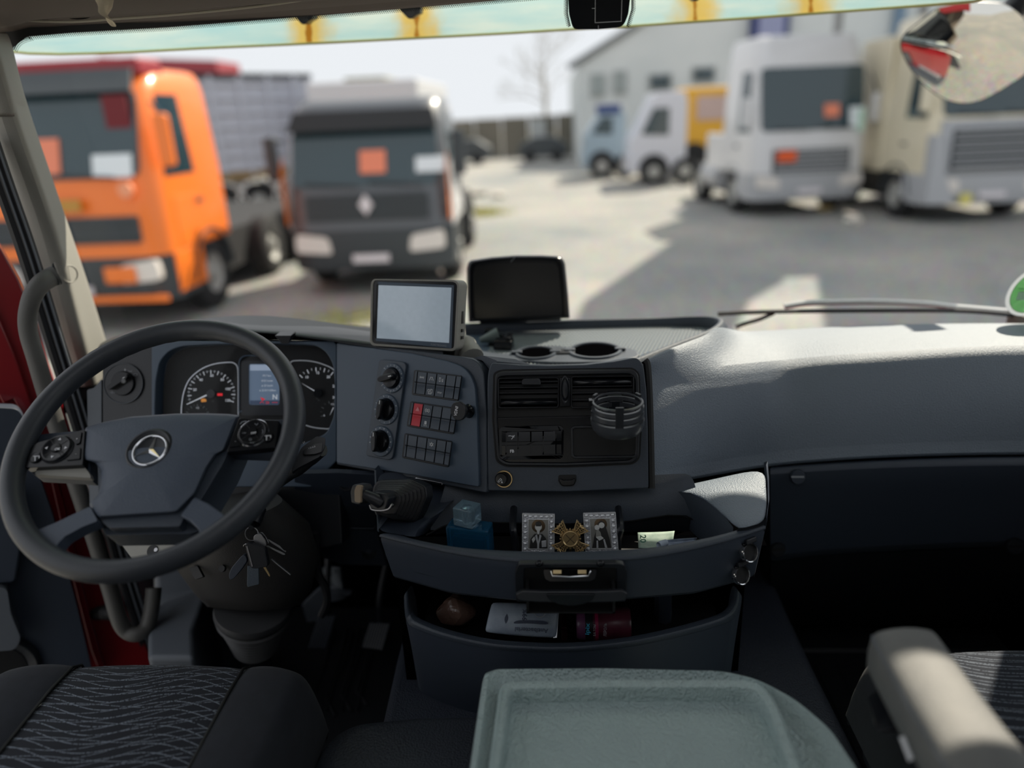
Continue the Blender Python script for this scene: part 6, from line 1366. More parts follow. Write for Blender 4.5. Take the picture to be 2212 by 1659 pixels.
# seat bolster seams on the driver's seat, from the photograph's seam lines at seat height
dsx0, dsx1 = aZ(0, 1470, .5).x, aZ(675, 1480, .5).x
sm0, sm1 = aZ(130, 1470, .5).x, aZ(505, 1480, .5).x
ds = seat('dark navy driver seat with wavy pale line pattern under the steering wheel', -.985, dsx1, 1.0, .5, seatmat('wavy_line_seat_cloth', (17, 21, 31), (118, 126, 138), -4), (sm0, sm1))
ps_ = seat('dark navy passenger seat with crossed pale line pattern behind the armrest', .47, 1.12, 1.045, .5, seatmat('crossed_line_seat_cloth', (26, 31, 42), (112, 120, 132), 18), (.60, 1.05))
obj('seat_lever', G().tube(smooth([V((-.405, .84, .38)), V((-.392, .83, .40)), V((-.386, .80, .40)), V((-.388, .76, .39))], 4), .008, 8), M['chrome'], ds)

# ================================================================ armrest
ar = thing('armrest', 'grey padded armrest folded down beside the passenger seat', 'armrest', (.42, .6, .70))
az = .75
AL = [(1874, 1350, .752), (1950, 1500, .752), (2085, 1720, .75)]; AR = [(2028, 1345, .752), (2140, 1500, .752), (2330, 1720, .75)]
def asec(l, r, dz0=0):
    a, b = aZ(*l), aZ(*r); w_ = b - a
    sec = [(0.02, -.085), (0, -.02), (.06, -.004), (.14, .0), (.5, .006), (.86, .0), (.94, -.004), (1.0, -.02), (.98, -.085)]
    return [a + w_ * u + V((0, 0, z + dz0)) for u, z in sec]
l_ = [asec((1885, 1352, az), (2022, 1347, az), -.012), asec((1878, 1356, az), (2030, 1352, az), -.003), asec((1882, 1372, az), (2040, 1368, az)), asec((1950, 1500, az), (2130, 1496, az)), asec((2045, 1660, az), (2262, 1656, az)), asec((2150, 1800, az), (2400, 1796, az))]
arm = mat('grey_armrest_plastic', (100, 101, 100), .6, bump=('noise', 300, .5, .0015), var=(14, (116, 116, 113), .35, .7))
obj('arm_pad', G().loft(l_, True), arm, ar, sub=1, ang=70)
for kk in (2, 7): obj('edge_seam', G().tube([q[kk] + V((0, 0, -.006)) for q in l_[1:]], .0016, 6), M['kick'], ar)
a0, a1 = aZ(1915, 1480, az - .09), aZ(1925, 1530, az - .09)
obj('arm_bracket', G().prism([a0 + V((.03, .02, 0)), a0 + V((-.012, -.02, 0)), a1 + V((-.005, -.02, -.02)), a1 + V((.04, -.02, 0))], (1, 0, 0), -.02, .02), M['black'], ar, bev=.004)
lp_ = PL(aZ(1958, 1610, az - .045), (-.95, -.30, .1))
obj('side_label', G().prism([lp_.hit(x, y) for x, y in ((1946, 1592), (1954, 1590), (1974, 1640), (1966, 1644))], lp_.n, 0, .002), M['white'], ar)
# ================================================================ windscreen sticker, wipers, front mirror
SC = ws(2236, 628, .006); sn = wsn(SC); STK = PL(SC, sn)
es = thing('emission_sticker', 'round green and white emission sticker on the right of the windscreen', 'sticker', tuple(SC))
rx = STK.rad(2236, 628, 57)
obj('sticker_disc', G().disc(SC, sn, rx, -.001, .0005, 48), M['white'], es)
obj('green_disc', G().disc(SC, sn, rx * .86, .0005, .001, 48), mat('bright_green_print', (126, 208, 118), .5), es)
obj('green_ring', G().lathe([(rx * .85, .0012), (rx * .87, .0012)], SC, sn, 48), mat('dark_green_print', (60, 120, 70), .5), es)
obj('white_field', G().prism(STK.pts([(2199, 630), (2275, 632), (2275, 650), (2194, 647)]), sn, .001, .0016), M['white'], es)
g = G(); g.strip(STK.pts([(2199, 629), (2275, 631)]), sn, .0009, .0017); g.strip(STK.pts([(2200, 623), (2275, 624)]), sn, .0014, .0015)
obj('print_lines', g, bpy.data.materials['dark_green_print'], es, fix=False)
wiper_m = M['rubber']
def wiper(label, blade, arm, white=None, Y=1.88):
    t = thing('windscreen_wiper', label, 'wiper', tuple(aY(*blade[0], Y)), 'windscreen wipers')
    obj('blade', G().tube(smooth([aY(x, y, Y) for x, y in blade], 4), .0058, 8), wiper_m, t)
    obj('arm', G().tube(smooth([aY(x, y, Y + .02) for x, y in arm], 4), [.0055] * (4 * (len(arm) - 1)) + [.008], 8), wiper_m, t)
    if white: obj('lit_arm', G().tube(smooth([aY(x, y, Y + .03) for x, y in white], 4), .0085, 8), mat('sunlit_arm_white', (238, 238, 238), .3), t)  # white colour stands for sun along the top of the arm
    return t
wiper('long black wiper with arm coloured sunlit white at the right foot of the windscreen', ((1551, 678), (1640, 674), (1750, 672), (1900, 671), (2040, 671), (2120, 674), (2212, 683), (2300, 692)), ((1672, 676), (1640, 690), (1612, 698), (1590, 706)), ((1694, 662), (1740, 655), (1800, 653), (1900, 652), (2000, 656), (2050, 662), (2120, 668), (2212, 676), (2300, 684)))
wiper('short black wiper end at the left foot of the windscreen behind the terminal', ((640, 706), (720, 707), (770, 708), (815, 712)), ((770, 708), (790, 712), (815, 716)))
# front kerb mirror
FM = thing('front_mirror', 'rounded front kerb mirror hanging outside the top right of the windscreen', 'mirror', tuple(aY(2090, 120, 2.40)))
ZMi = zf(1900, 0, 6.913)
mo = rnd(ZMi((860, 130), (390, 490), (322, 620), (345, 790), (480, 1050), (720, 1320), (980, 1490), (1260, 1550), (1520, 1500), (1850, 1320), (2250, 1060), (2330, 700), (2200, 300), (1900, 60), (1300, 20)), [8, 20, 12, 16, 20, 25, 25, 25, 25, 30, 30, 30, 30, 20, 10])
mn_ = V((-.10, -.80, -.38)).normalized(); MP_ = PL(aY(2090, 110, 2.40), mn_)
mc = (2092, 108)
def msc(k, h): return [MP_.hit(mc[0] + (x - mc[0]) * k, mc[1] + (y - mc[1]) * k, h) for x, y in mo]
obj('mirror_shell', G().loft([msc(.70, -.075), msc(.95, -.05), msc(1.02, -.02), msc(1.02, -.004), msc(1.0, .0)], True), M['black'], FM)
obj('mirror_glass', G().grid([msc(max(k, .001), .0015 + .030 * (1 - k * k)) for k in (1.0, .93, .85, .75, .62, .48, .32, .16, 0)], True), mat('silvered_mirror_glass', (225, 222, 214), .03, 1), FM, ang=180)
obj('mirror_arm', G().tube(smooth([aY(2150, 60, 2.44), aY(2200, 10, 2.40), aY(2260, -60, 2.33)], 4), .034, 14), M['black'], FM)
# our own cab front, seen in the mirror
tf = struct(obj('wall_outer_front', G().loft([[V((x, y, z)) for x, y in rnd([(-1.2, 1.90), (-1.0, 2.02), (1.0, 2.02), (1.2, 1.90), (1.2, 1.87), (-1.2, 1.87)], .05)] for z in (-.2, .3, .72)]), M['red']))
obj('grille', G().bx(-.7, .7, 2.015, 2.035, -.1, .45), M['black'], tf)
for z in (.05, .2, .35): obj('grille_slat', G().bx(-.7, .7, 2.03, 2.045, z, z + .03), M['kick'], tf)
for s in (-1, 1): obj('headlight', G().bx(s * .95 - .16, s * .95 + .16, 1.98, 2.05, -.15, .08), M['chrome'], tf, bev=.02)
bm_ = struct(obj('wall_outer_bumper', G().loft([[V((x, y, z)) for x, y in rnd([(-1.22, 1.8), (-1.1, 2.10), (1.1, 2.10), (1.22, 1.8)], .08)] for z in (-.68, -.2)]), M['plastic']))

def stick(name, c):
    m = bpy.data.materials.new(name); m.use_nodes = True; N, L = nodes(m); N.remove(N['Principled BSDF']); a = N.new('ShaderNodeBsdfDiffuse'); b = N.new('ShaderNodeBsdfTranslucent'); k = N.new('ShaderNodeMixShader')
    a.inputs[0].default_value = C(*c); b.inputs[0].default_value = C(*c); L.new(a.outputs[0], k.inputs[1]); L.new(b.outputs[0], k.inputs[2]); L.new(k.outputs[0], N['Material Output'].inputs[0]); return m
swm, sgm = stick('white_sticker_film', (244, 246, 248)), stick('green_sticker_film', (188, 240, 184))
for o in es.children:
    if o.name.startswith(('sticker_disc', 'white_field')): o.data.materials[0] = swm
    if o.name.startswith('green_disc'): o.data.materials[0] = sgm

# flat sheet on posts, made up above the frame to shade the yard
cpz = GZ + 7.5; k_ = 7.5 / TOSUN.z
def cpoly(P): return [V((x + TOSUN.x * k_, y + TOSUN.y * k_, cpz)) for x, y in P]
g = G()
for P in ([(3.0, 16.2), (.95, 11.1), (18, 11.1), (18, 17), (6, 17)], [(.95, 11.1), (.5, 10.0), (.2, 8.0), (1.9, 8.0), (2.5, 9.6), (3.2, 10.6), (3.35, 11.1)], [(3.9, 11.1), (3.0, 8.0), (3.4, 6.6), (18, 6.6), (18, 11.1)]): g.prism(cpoly(P), (0, 0, 1), 0, .25)
cnp = struct(obj('ceiling_shade_caster', g, mat('grey_shade_sheet', (150, 152, 154), .7)))
for x, y in ((7.6, 22.4), (9.6, 22.0), (15, 16), (20, 22)): obj('post', G().tube([(x, y, GZ), (x, y, cpz)], .12, 10), bpy.data.materials['grey_shade_sheet'], cnp)

# ================================================================ trucks in the yard
Mt = dict(tyre=mat('truck_tyre_rubber', (34, 35, 37), .8), hubm=mat('wheel_hub_steel', (176, 176, 172), .5, .3), glass=mat('dark_teal_windscreen', (34, 58, 66), .08, spec=.8), lampm=mat('headlamp_glass', (226, 220, 214), .15, spec=.8),
          dark=mat('dark_truck_plastic', (58, 64, 68), .55), chassis=mat('chassis_black', (36, 37, 39), .7), paper=mat('orange_paper_sign', (236, 140, 110), .8), paperw=mat('white_paper_sheet', (226, 232, 236), .8), plate=mat('number_plate', (226, 220, 224), .5), orange_d=mat('orange_hazard_plate', (238, 96, 40), .6), amberl=mat('amber_lamp_lens', (232, 120, 30), .4))
def truck(label, loc, rz, paint, w=2.48, h=3.0, L=2.0, P=None, front=None):
    P = P or {}
    t = thing('truck', label, 'truck', loc, 'trucks parked in the yard', rz)
    front = front or paint; z0 = P.get('zb', .38); zw0, zw1 = P.get('win', (1.62, 2.52)); hw = w / 2
    yf = lambda z: interp([(z0, .06), (.9, .0), (zw0, .06), (zw1, .34), (h, .62)], z)
    xh = lambda z: interp([(z0, hw), (zw0, hw), (zw1, hw - .07), (h, hw - .14)], z)
    A = dict(local=True)
    def sec(z, k=1.0, dy=0): x = xh(z) * k; return [V((p[0], p[1], z)) for p in rnd([(-x, L), (-x, yf(z) + .20), (-x + .20, yf(z) + dy), (x - .20, yf(z) + dy), (x, yf(z) + .20), (x, L)], [.05, .12, .12, .12, .12, .05], 3)]
    zz = [.95, 1.3, zw0, (zw0 + zw1) / 2, zw1, h - .12]
    obj('cab_body', G().loft([sec(z) for z in zz] + [sec(h - .03, .97, .06), sec(h, .88, .2)]), paint, t, **A)
    if front is not paint: obj('front_panel', G().grid([[V((x, yf(z) - .02, z)) for x in (-hw + .12, 0, hw - .12)] for z in (.95, 1.2, zw0 - .04)]), front, t, sol=.02, **A)
    def fp(name, x0, x1, za, zb_, m, d=.025, th=.02, par=None, bev=.01, r=.04):
        pts = rnd([(x0, za), (x1, za), (x1, zb_), (x0, zb_)], r, 2); g = G(); lo1 = [V((x, yf(z) - d, z)) for x, z in pts]; lo2 = [V((x, yf(z) - d + th + .04, z)) for x, z in pts]
        g.loft([lo2, lo1]); return obj(name, g, m, par or t, **A)
    wsx = hw - .16
    wsn_ = fp('windscreen', -wsx, wsx, zw0 + .02, zw1, Mt['glass'], .02, .02, r=.10)
    obj('wiper', G().tube([V((-.1, yf(zw0) - .05, zw0 + .03)), V((-.85, yf(zw0 + .08) - .05, zw0 + .08))], .015, 6), Mt['dark'], t, **A); obj('wiper', G().tube([V((.8, yf(zw0) - .05, zw0 + .03)), V((.05, yf(zw0 + .08) - .05, zw0 + .08))], .015, 6), Mt['dark'], t, **A)
    for x, z, m, a, b in P.get('signs', ()): fp('windscreen_sign', x - a, x + a, z - b, z + b, m, .045, .004, r=.01)
    for s in (-1, 1):
        x = s * (hw + .005); xt = s * (xh(zw1) + .006)
        obj('side_window', G().loft([[V((x, .36, zw0)), V((x, 1.15, zw0)), V((xt, 1.15, zw1 - .05)), V((xt, .60, zw1 - .05))], [V((x - s * .03, .36, zw0)), V((x - s * .03, 1.15, zw0)), V((xt - s * .03, 1.15, zw1 - .05)), V((xt - s * .03, .60, zw1 - .05))]]), Mt['glass'], t, **A)
        obj('door_handle', G().bx(x - .02, x + .02, 1.02, 1.2, 1.48, 1.53), Mt['dark'], t, **A)
        mh = obj('mirror', G().bx(x + s * .14 - .09, x + s * .14 + .09, .18, .30, zw0 + .12, zw0 + .72), P.get('mir', Mt['dark']), t, bev=.04, **A)
        obj('mirror_arm', G().tube([V((x, .35, zw1 - .15)), V((x + s * .16, .24, zw0 + .7))], .02, 6), Mt['dark'], mh, local=True)
        obj('headlight', G().loft([[V((s * a_, yf(.7) + d, z)) for a_, z in rnd([(hw - .62, .62), (hw - .10, .66), (hw - .12, .92), (hw - .58, .86)], .06, 2)] for d in (.06, -.04)]), Mt['lampm'], t, **A)
        obj('step_panel', G().bx(x - s * .02 - .02, x - s * .02 + .02, .25, 1.0, .45, .95), P.get('step', Mt['dark']), t, bev=.01, **A)
        if P.get('ind'): obj('marker_stripe', G().prism([V((s * (hw - .02), .2 - d, z)) for d, z in ((.02, 1.05), (.18, 1.05), (.18, 1.75), (.02, 1.95))], (s, -.2, 0), 0, .012), P['ind'], t, **A)
    bmp = obj('bumper', G().loft([[V((p[0], p[1], z)) for p in rnd([(-hw, .9), (-hw, .22), (-hw + .25, -.02 + d), (hw - .25, -.02 + d), (hw, .22), (hw, .9)], .12, 2)] for z, d in ((z0, .05), (.55, 0), (.95, .02))]), P.get('bump', Mt['dark']), t, **A)
    obj('number_plate', G().bx(-.26, .26, -.06, -.03, .50, .61), Mt['plate'], bmp, **A)
    gz0, gz1, n = P.get('grille', (1.0, 1.42, 4))
    gl_ = fp('grille', -hw + P.get('gx', .45), hw - P.get('gx', .45), gz0, gz1, P.get('gm', Mt['dark']), .03)
    for k in range(n):
        z = gz0 + (gz1 - gz0) * (k + .5) / n
        obj('grille_slat', G().bx(-hw + P.get('gx', .45) + .05, hw - P.get('gx', .45) - .05, yf(z) - .06, yf(z) - .02, z - .02, z + .02), P.get('slat', paint), gl_, **A)
    if P.get('emblem'): obj('emblem', G().loft([[V((x, yf(1.4) - .075 - d, 1.30 + z)) for x, z in ((0, -.14), (.10, 0), (0, .14), (-.10, 0))] for d in (0, .03)]), Mt['plate'], t, **A)
    if P.get('visor'): obj('roof_visor', G().loft([[V((x, yf(z) - d, z)) for x, z in ((-hw + .12, zw1 - .02), (hw - .12, zw1 - .02), (hw - .2, zw1 + .24), (-hw + .2, zw1 + .24))] for d in (.16, .12)]), P['visor'], t, **A)
    for s in (-1, 1):
        for yw in [1.28] + P.get('axles', [3.4]):
            o = V((s * (hw - .16), yw, .5)); wl_ = obj('wheel', G().lathe([(.27, -.14), (.44, -.15), (.495, -.11), (.5, 0), (.495, .11), (.44, .15), (.27, .14)], o, (1, 0, 0), 28), Mt['tyre'], t, **A)
            obj('hub', G().lathe([(1e-5, .17 * s), (.08, .17 * s), (.10, .10 * s), (.20, .07 * s), (.28, .13 * s)], o, (1, 0, 0), 24), Mt['hubm'], wl_, **A)
        obj('wheel_arch', G().lathe([(.56, -.2), (.60, -.2), (.60, .2), (.56, .2), (.56, -.2)], V((s * (hw - .18), 1.28, .52)), (1, 0, 0), 20, (0, 1, 0), 1, 0, pi), P.get('arch', Mt['dark']), t, **A)
    obj('chassis_rail', G().bx(-.98, .98, .9, P.get('len', 5.5), .34, .92), Mt['chassis'], t, **A)  # chassis widened into a slab to throw shade under the truck
    for a in P.get('extra', ()): a(t)
    return t
pt = lambda n, c, r=.35, **k: mat(n, c, r, coat=.3, **k)
orange, greyp, whitep, creamp = pt('orange_truck_paint', (248, 126, 42)), pt('dark_grey_truck_paint', (88, 92, 98)), pt('white_truck_paint', (214, 214, 216)), pt('cream_truck_paint', (226, 216, 190))
silver = mat('pale_grey_truck_plastic', (176, 178, 182), .5)
# orange truck, left; its right front corner and height taken from the photograph
oc = aY(372, 560, 8.9)
def o_extra(t):
    A = dict(local=True)
    obj('roof_beacon', G().bx(-1.1, 1.1, .5, 1.1, 3.02, 3.22), mat('red_roof_box', (150, 40, 50), .5), t, bev=.05, **A)
    obj('badge', G().bx(-.0, .36, -.07, -.03, 1.52, 1.66), mat('tan_badge', (190, 140, 60), .5), t, **A)
    obj('door_panel', G().bx(1.235, 1.25, .45, 1.25, 1.0, 1.6), orange, t, bev=.005, **A)
    obj('bumper_stripe', G().bx(-1.2, 1.2, -.05, -.01, .40, .48), orange, t, bev=.01, **A)
    obj('tow_cover', G().bx(.45, .85, -.06, -.02, .64, .84), orange, t, bev=.02, **A)
    obj('round_lamp', G().disc(V((.95, -.02, 1.75)), (0, -1, 0), .09, 0, .05, 20), mat('peach_lamp', (244, 160, 120), .4), t, **A)
    obj('red_cabin_curtain', G().bx(.74, 1.04, .20, .22, 1.95, 2.80), mat('dark_red_curtain', (110, 30, 38), .8), t, **A)
truck('orange dump truck with black grille band and lit yellow orange side, left of the yard', (oc.x - 1.24, 8.75, GZ), 0, orange, 2.48, 3.12, 1.95, dict(win=(1.86, 2.86), grille=(1.12, 1.44, 2), gx=.25, slat=Mt['dark'], mir=orange, signs=((-.10, 2.15, Mt['paper'], .24, .2), (.78, 2.02, Mt['paperw'], .24, .13)), visor=Mt['dark'], axles=[3.6, 5.0], len=7, extra=(o_extra,), step=orange, arch=Mt['dark']), None)
def b_extra(t):
    for s in (-1, 1):
        obj('sunlit_side_panel', G().loft([[V((s * (1.17 + d), .24, .95)), V((s * (1.17 + d), 1.95, .95)), V((s * (1.17 + d), 1.95, 1.5)), V((s * (1.04 + d), 1.95, 2.6)), V((s * (1.05 + d), .62, 2.45)), V((s * (1.17 + d), .28, 1.5))] for d in (0, .015)]), whitep, t, local=True)  # white stands for sun reflecting off the grey cab side
truck('dark grey truck with round pale emblem and orange marker stripes, second from left', (-2.66, 10.45, GZ), radians(2), greyp, 2.34, 2.70, 2.0, dict(win=(1.52, 2.30), grille=(1.08, 1.44, 3), gx=.3, slat=Mt['dark'], bump=Mt['dark'], signs=((.12, 1.86, Mt['paper'], .18, .15), (.92, 1.80, Mt['paperw'], .2, .1)), visor=Mt['chassis'], emblem=1, ind=Mt['amberl'], axles=[4.2], len=6, extra=(b_extra,)), greyp)
def w_extra(t):
    A = dict(local=True)
    obj('hazard_plate', G().bx(-.78, -.38, -.09, -.04, 1.20, 1.42), Mt['orange_d'], t, **A)
    obj('fuel_tank', G().tube([V((-1.05, 2.2, .75)), V((-1.05, 3.4, .75))], .33, 18), silver, t, **A)
    obj('side_fairing', G().bx(-1.3, -1.2, 1.9, 3.2, .9, 1.75), whitep, t, bev=.12, seg=3, **A)
    obj('reflector_strip', G().bx(.95, 1.1, .02, .05, 1.75, 2.2), mat('pale_green_tag', (190, 220, 206), .5), t, **A)
w0, w1_ = aZ(1612, 441, -.68), aZ(1888, 425, -.68); d_ = (w1_ - w0); mid = (w0 + w1_) / 2
truck('white tractor truck with orange hazard plate on its grille, right of the yard', (mid.x, mid.y + .2, GZ), radians(7), whitep, 2.55, 3.75, 2.1, dict(win=(1.80, 3.10), grille=(.95, 1.45, 5), gx=.42, slat=silver, gm=Mt['dark'], bump=silver, signs=((.40, 2.20, Mt['paper'], .16, .13), (.95, 2.05, Mt['paperw'], .16, .2)), mir=whitep, axles=[3.9], len=5, extra=(w_extra,), step=silver, arch=silver))
def c_extra(t):
    A = dict(local=True)
    obj('front_corner', G().loft([[V((-1.27, -.05, .4)), V((-.75, -.12, .4)), V((-.75, .1, .4)), V((-1.27, .3, .4))], [V((-1.24, -.02, 1.0)), V((-.98, -.08, 1.0)), V((-.98, .1, 1.0)), V((-1.24, .3, 1.0))], [V((-1.24, 0, 1.7)), V((-1.05, -.03, 1.7)), V((-1.05, .1, 1.7)), V((-1.24, .3, 1.7))]]), silver, t, bev=.03, **A)
    obj('yellow_fog_lamp', G().disc(V((-.55, -.10, .5)), (0, -1, 0), .12, 0, .05, 18), mat('yellow_lamp', (220, 210, 120), .4), t, **A)
    obj('side_fairing', G().bx(-1.27, -1.2, 2.0, 3.4, .9, 3.6), creamp, t, bev=.1, seg=3, **A)
truck('tall cream truck with pale grey front at the right edge', (8.42, 15.3, GZ), radians(4), creamp, 2.5, 3.9, 2.2, dict(win=(2.0, 3.0), grille=(1.05, 1.8, 5), gx=.35, slat=silver, gm=Mt['dark'], bump=silver, mir=creamp, axles=[3.8], len=5, extra=(c_extra,), step=silver, arch=Mt['dark']), silver)
# ================================================================ things behind the trucks
def boxthing(name, label, cat, x0, x1, y0, y1, z0, z1, m, group=None, rz=0):
    return None
# corrugated grey tipper trailer behind the orange truck
tt = thing('tipper_trailer', 'long grey ribbed tipper trailer body behind the orange truck', 'trailer', (-5.0, 14, GZ))
gm = mat('ribbed_trailer_metal', (196, 200, 210), .5)
tL, tR = aY(405, 158, 17.2), aY(668, 158, 20.5); zt_ = tL.z; zb_ = aY(420, 392, 17.2).z
obj('body', G().prism([V((tL.x - 1.2, 17.0, zb_)), V((tR.x, 20.5, zb_)), V((tR.x, 20.5, zt_ - .05)), V((tL.x - 1.2, 17.0, zt_))], V((3.5, -(tR.x - tL.x + 1.2), 0)).normalized(), -2.3, 0), gm, tt)
dv_ = V((tR.x - tL.x + 1.2, 3.5, 0)); nv = V((3.5, -dv_.x, 0)).normalized()
for k in range(7):
    z = zb_ + (zt_ - zb_) * (k + .5) / 7; a = V((tL.x - 1.2, 17.0, z)); obj('side_rib', G().box(a + dv_ * .5 + nv * .03, dv_, nv * .08, V((0, 0, .07))), gm, tt)
for k in range(6):
    a = V((tL.x - 1.2, 17.0, (zb_ + zt_) / 2)) + dv_ * ((k + .3) / 6); obj('side_post', G().box(a + nv * .05, dv_.normalized() * .10, nv * .10, V((0, 0, zt_ - zb_))), gm, tt)
obj('top_rail', G().box(V((tL.x - 1.2, 17.0, zt_)) + dv_ * .5, dv_, nv * .14, V((0, 0, .12))), Mt['chassis'], tt)
obj('bottom_rail', G().box(V((tL.x - 1.2, 17.0, zb_)) + dv_ * .5, dv_, nv * .2, V((0, 0, .16))), mat('rusty_rail', (150, 124, 80), .7), tt)
obj('chassis_rail', G().box(V((tL.x - 1.2, 17.0, zb_ - .45)) + dv_ * .5 - nv * .9, dv_, nv * .9, V((0, 0, .3))), Mt['chassis'], tt)
for k in range(3):
    o = V((tL.x - .9, 17.0, GZ + .52)) + dv_ * (.30 + .22 * k) - nv * .25
    wh = obj('wheel', G().lathe([(.27, -.14), (.46, -.15), (.52, -.1), (.52, .1), (.46, .15), (.27, .14)], o, nv, 28), Mt['tyre'], tt)
    obj('hub', G().lathe([(1e-5, .16), (.1, .16), (.28, .08)], o, nv, 24), Mt['hubm'], wh)
    obj('mudguard', G().lathe([(.58, -.2), (.63, -.2), (.63, .2), (.58, .2), (.58, -.2)], o, nv, 20, dv_.normalized(), 1, 0, pi), mat('white_mudguard', (226, 224, 220), .5) if k == 0 else bpy.data.materials['white_mudguard'], tt)
# white cab with dark roof box behind the dark truck
rb = thing('box_truck', 'white box truck roof showing above the dark grey truck', 'truck', (-4.2, 19, GZ))
a, b_ = aY(665, 215, 19), aY(905, 215, 19); top__ = aY(700, 178, 19).z
obj('box_body', G().bx(a.x, b_.x, 18.9, 24, GZ + .9, top__), whitep, rb, bev=.06)
obj('roof_load', G().bx(aY(740, 180, 19).x, aY(832, 180, 19).x, 19.1, 22, top__, aY(780, 166, 19).z), mat('olive_tarp', (124, 122, 96), .8), rb, bev=.06)
obj('chassis', G().bx(a.x + .2, b_.x - .2, 18.9, 24, GZ + .5, GZ + .9), Mt['chassis'], rb)
for s in (a.x + .2, b_.x - .2): obj('wheel', G().lathe([(1e-5, -.14), (.46, -.15), (.5, -.1), (.5, .1), (.46, .15), (1e-5, .14)], V((s, 20, GZ + .5)), (1, 0, 0), 24), Mt['tyre'], rb)
# red tipper top behind the orange truck
rt = thing('red_tipper', 'dark red tipper body rising behind the orange truck', 'tipper', (-6.6, 13, GZ))
a, b_ = aY(215, 150, 24.2), aY(470, 152, 24.2)
obj('tipper_body', G().loft([[V((a.x, 24.2, GZ + 1.2)), V((b_.x, 24.2, GZ + 1.2)), V((b_.x, 26, GZ + 1.2)), V((a.x, 26, GZ + 1.2))], [V((a.x, 24.2, aY(215, 122, 24.2).z)), V((b_.x, 24.2, aY(470, 130, 24.2).z)), V((b_.x, 26, aY(470, 130, 24.2).z)), V((a.x, 26, aY(215, 122, 24.2).z))]]), mat('dark_red_tipper_paint', (150, 52, 62), .6), rt, bev=.03)
obj('tipper_frame', G().bx(a.x + .2, b_.x - .2, 24.2, 26, GZ + .6, GZ + 1.2), Mt['chassis'], rt)
for x in (a.x + .5, b_.x - .5): obj('wheel', G().lathe([(1e-5, -.14), (.46, -.15), (.5, -.1), (.5, .1), (.46, .15), (1e-5, .14)], V((x, 25, GZ + .5)), (0, 1, 0), 24), Mt['tyre'], rt)
# far white cab (seen from its left side) and blue truck
def farcab(name, label, px0, px1, ytop, ybot, Y, m, rz=0):
    a, b_ = aY(px0, ybot, Y), aY(px1, ybot, Y); z1 = aY(px1, ytop, Y).z; wd = b_.x - a.x; t = thing(name, label, 'truck', ((a.x + b_.x) / 2, Y, GZ), 'far trucks by the building')
    zc = z1 - GZ
    out = rnd([(0, .5), (.0, 1.5), (.12 * wd, 1.75), (.42 * wd, zc), (.95 * wd, zc), (wd, zc - .3), (wd, .5)], .12)
    obj('cab_body', G().prism([V((a.x + u, Y, GZ + z)) for u, z in out], (0, -1, 0), -2.2, 0), m, t, bev=.05)
    obj('side_window', G().prism([V((a.x + u, Y, GZ + z)) for u, z in rnd([(.18 * wd, 1.6), (.40 * wd, min(2.4, zc - .25)), (.68 * wd, min(2.4, zc - .25)), (.68 * wd, 1.55)], .06)], (0, -1, 0), 0, .02), Mt['glass'], t)
    obj('wheel_arch', G().lathe([(1e-5, .01), (.50, .01), (.50, .03), (1e-5, .03)], V((a.x + .42 * wd, Y, GZ + .5)), (0, -1, 0), 24), Mt['chassis'], t)
    for u in (.42, .98): 
        o = V((a.x + u * wd, Y + .0, GZ + .42)); w_ = obj('wheel', G().lathe([(1e-5, -.14), (.36, -.15), (.42, -.1), (.42, .1), (.36, .15), (1e-5, .14)], o, (0, 1, 0), 24), Mt['tyre'], t); obj('hub', G().lathe([(1e-5, .18), (.12, .18), (.26, .12)], o, (0, -1, 0), 20), Mt['hubm'], w_)
    obj('bumper', G().bx(a.x - .06, a.x + .3, Y - .03, Y + 2.2, GZ + .4, GZ + .95), m, t, bev=.04)
    return t
farcab('far_truck', 'far white truck cab seen from its side in front of the building', 1362, 1482, 196, 338, 25.5, pt('far_white_paint', (214, 216, 226)))
farcab('far_truck', 'far blue and pale truck left of the far white cab', 1262, 1352, 236, 330, 29, pt('far_blue_grey_paint', (150, 170, 184)))
bb_ = bpy.data.objects[[o.name for o in bpy.data.objects if o.name.startswith('far_truck')][-1]]
obj('blue_roof_box', G().bx(aY(1290, 240, 28.8).x, aY(1342, 240, 28.8).x, 28.9, 30, aY(1300, 246, 28.8).z, aY(1300, 226, 28.8).z), mat('dark_blue_box', (44, 66, 120), .5), bb_, bev=.05)
yl = thing('yellow_machine', 'yellow loading machine body between the far white cab and the white truck', 'machine', (6.0, 27, GZ))
a, b_ = aY(1474, 190, 29), aY(1590, 190, 29)
ym = mat('yellow_machine_paint', (222, 168, 52), .5)
obj('machine_body', G().bx(a.x, b_.x, 29, 31, GZ + .6, a.z), ym, yl, bev=.1)
obj('panel', G().bx(aY(1505, 220, 29).x, b_.x - .1, 28.95, 29.02, aY(1505, 260, 29).z, aY(1505, 208, 29).z), mat('pinkish_grey_panel', (190, 166, 160), .6), yl)
for x in (a.x + .5, b_.x - .5): obj('wheel', G().lathe([(1e-5, -.2), (.5, -.2), (.58, -.1), (.58, .1), (.5, .2), (1e-5, .2)], V((x, 29.1, GZ + .58)), (0, 1, 0), 24), Mt['tyre'], yl)
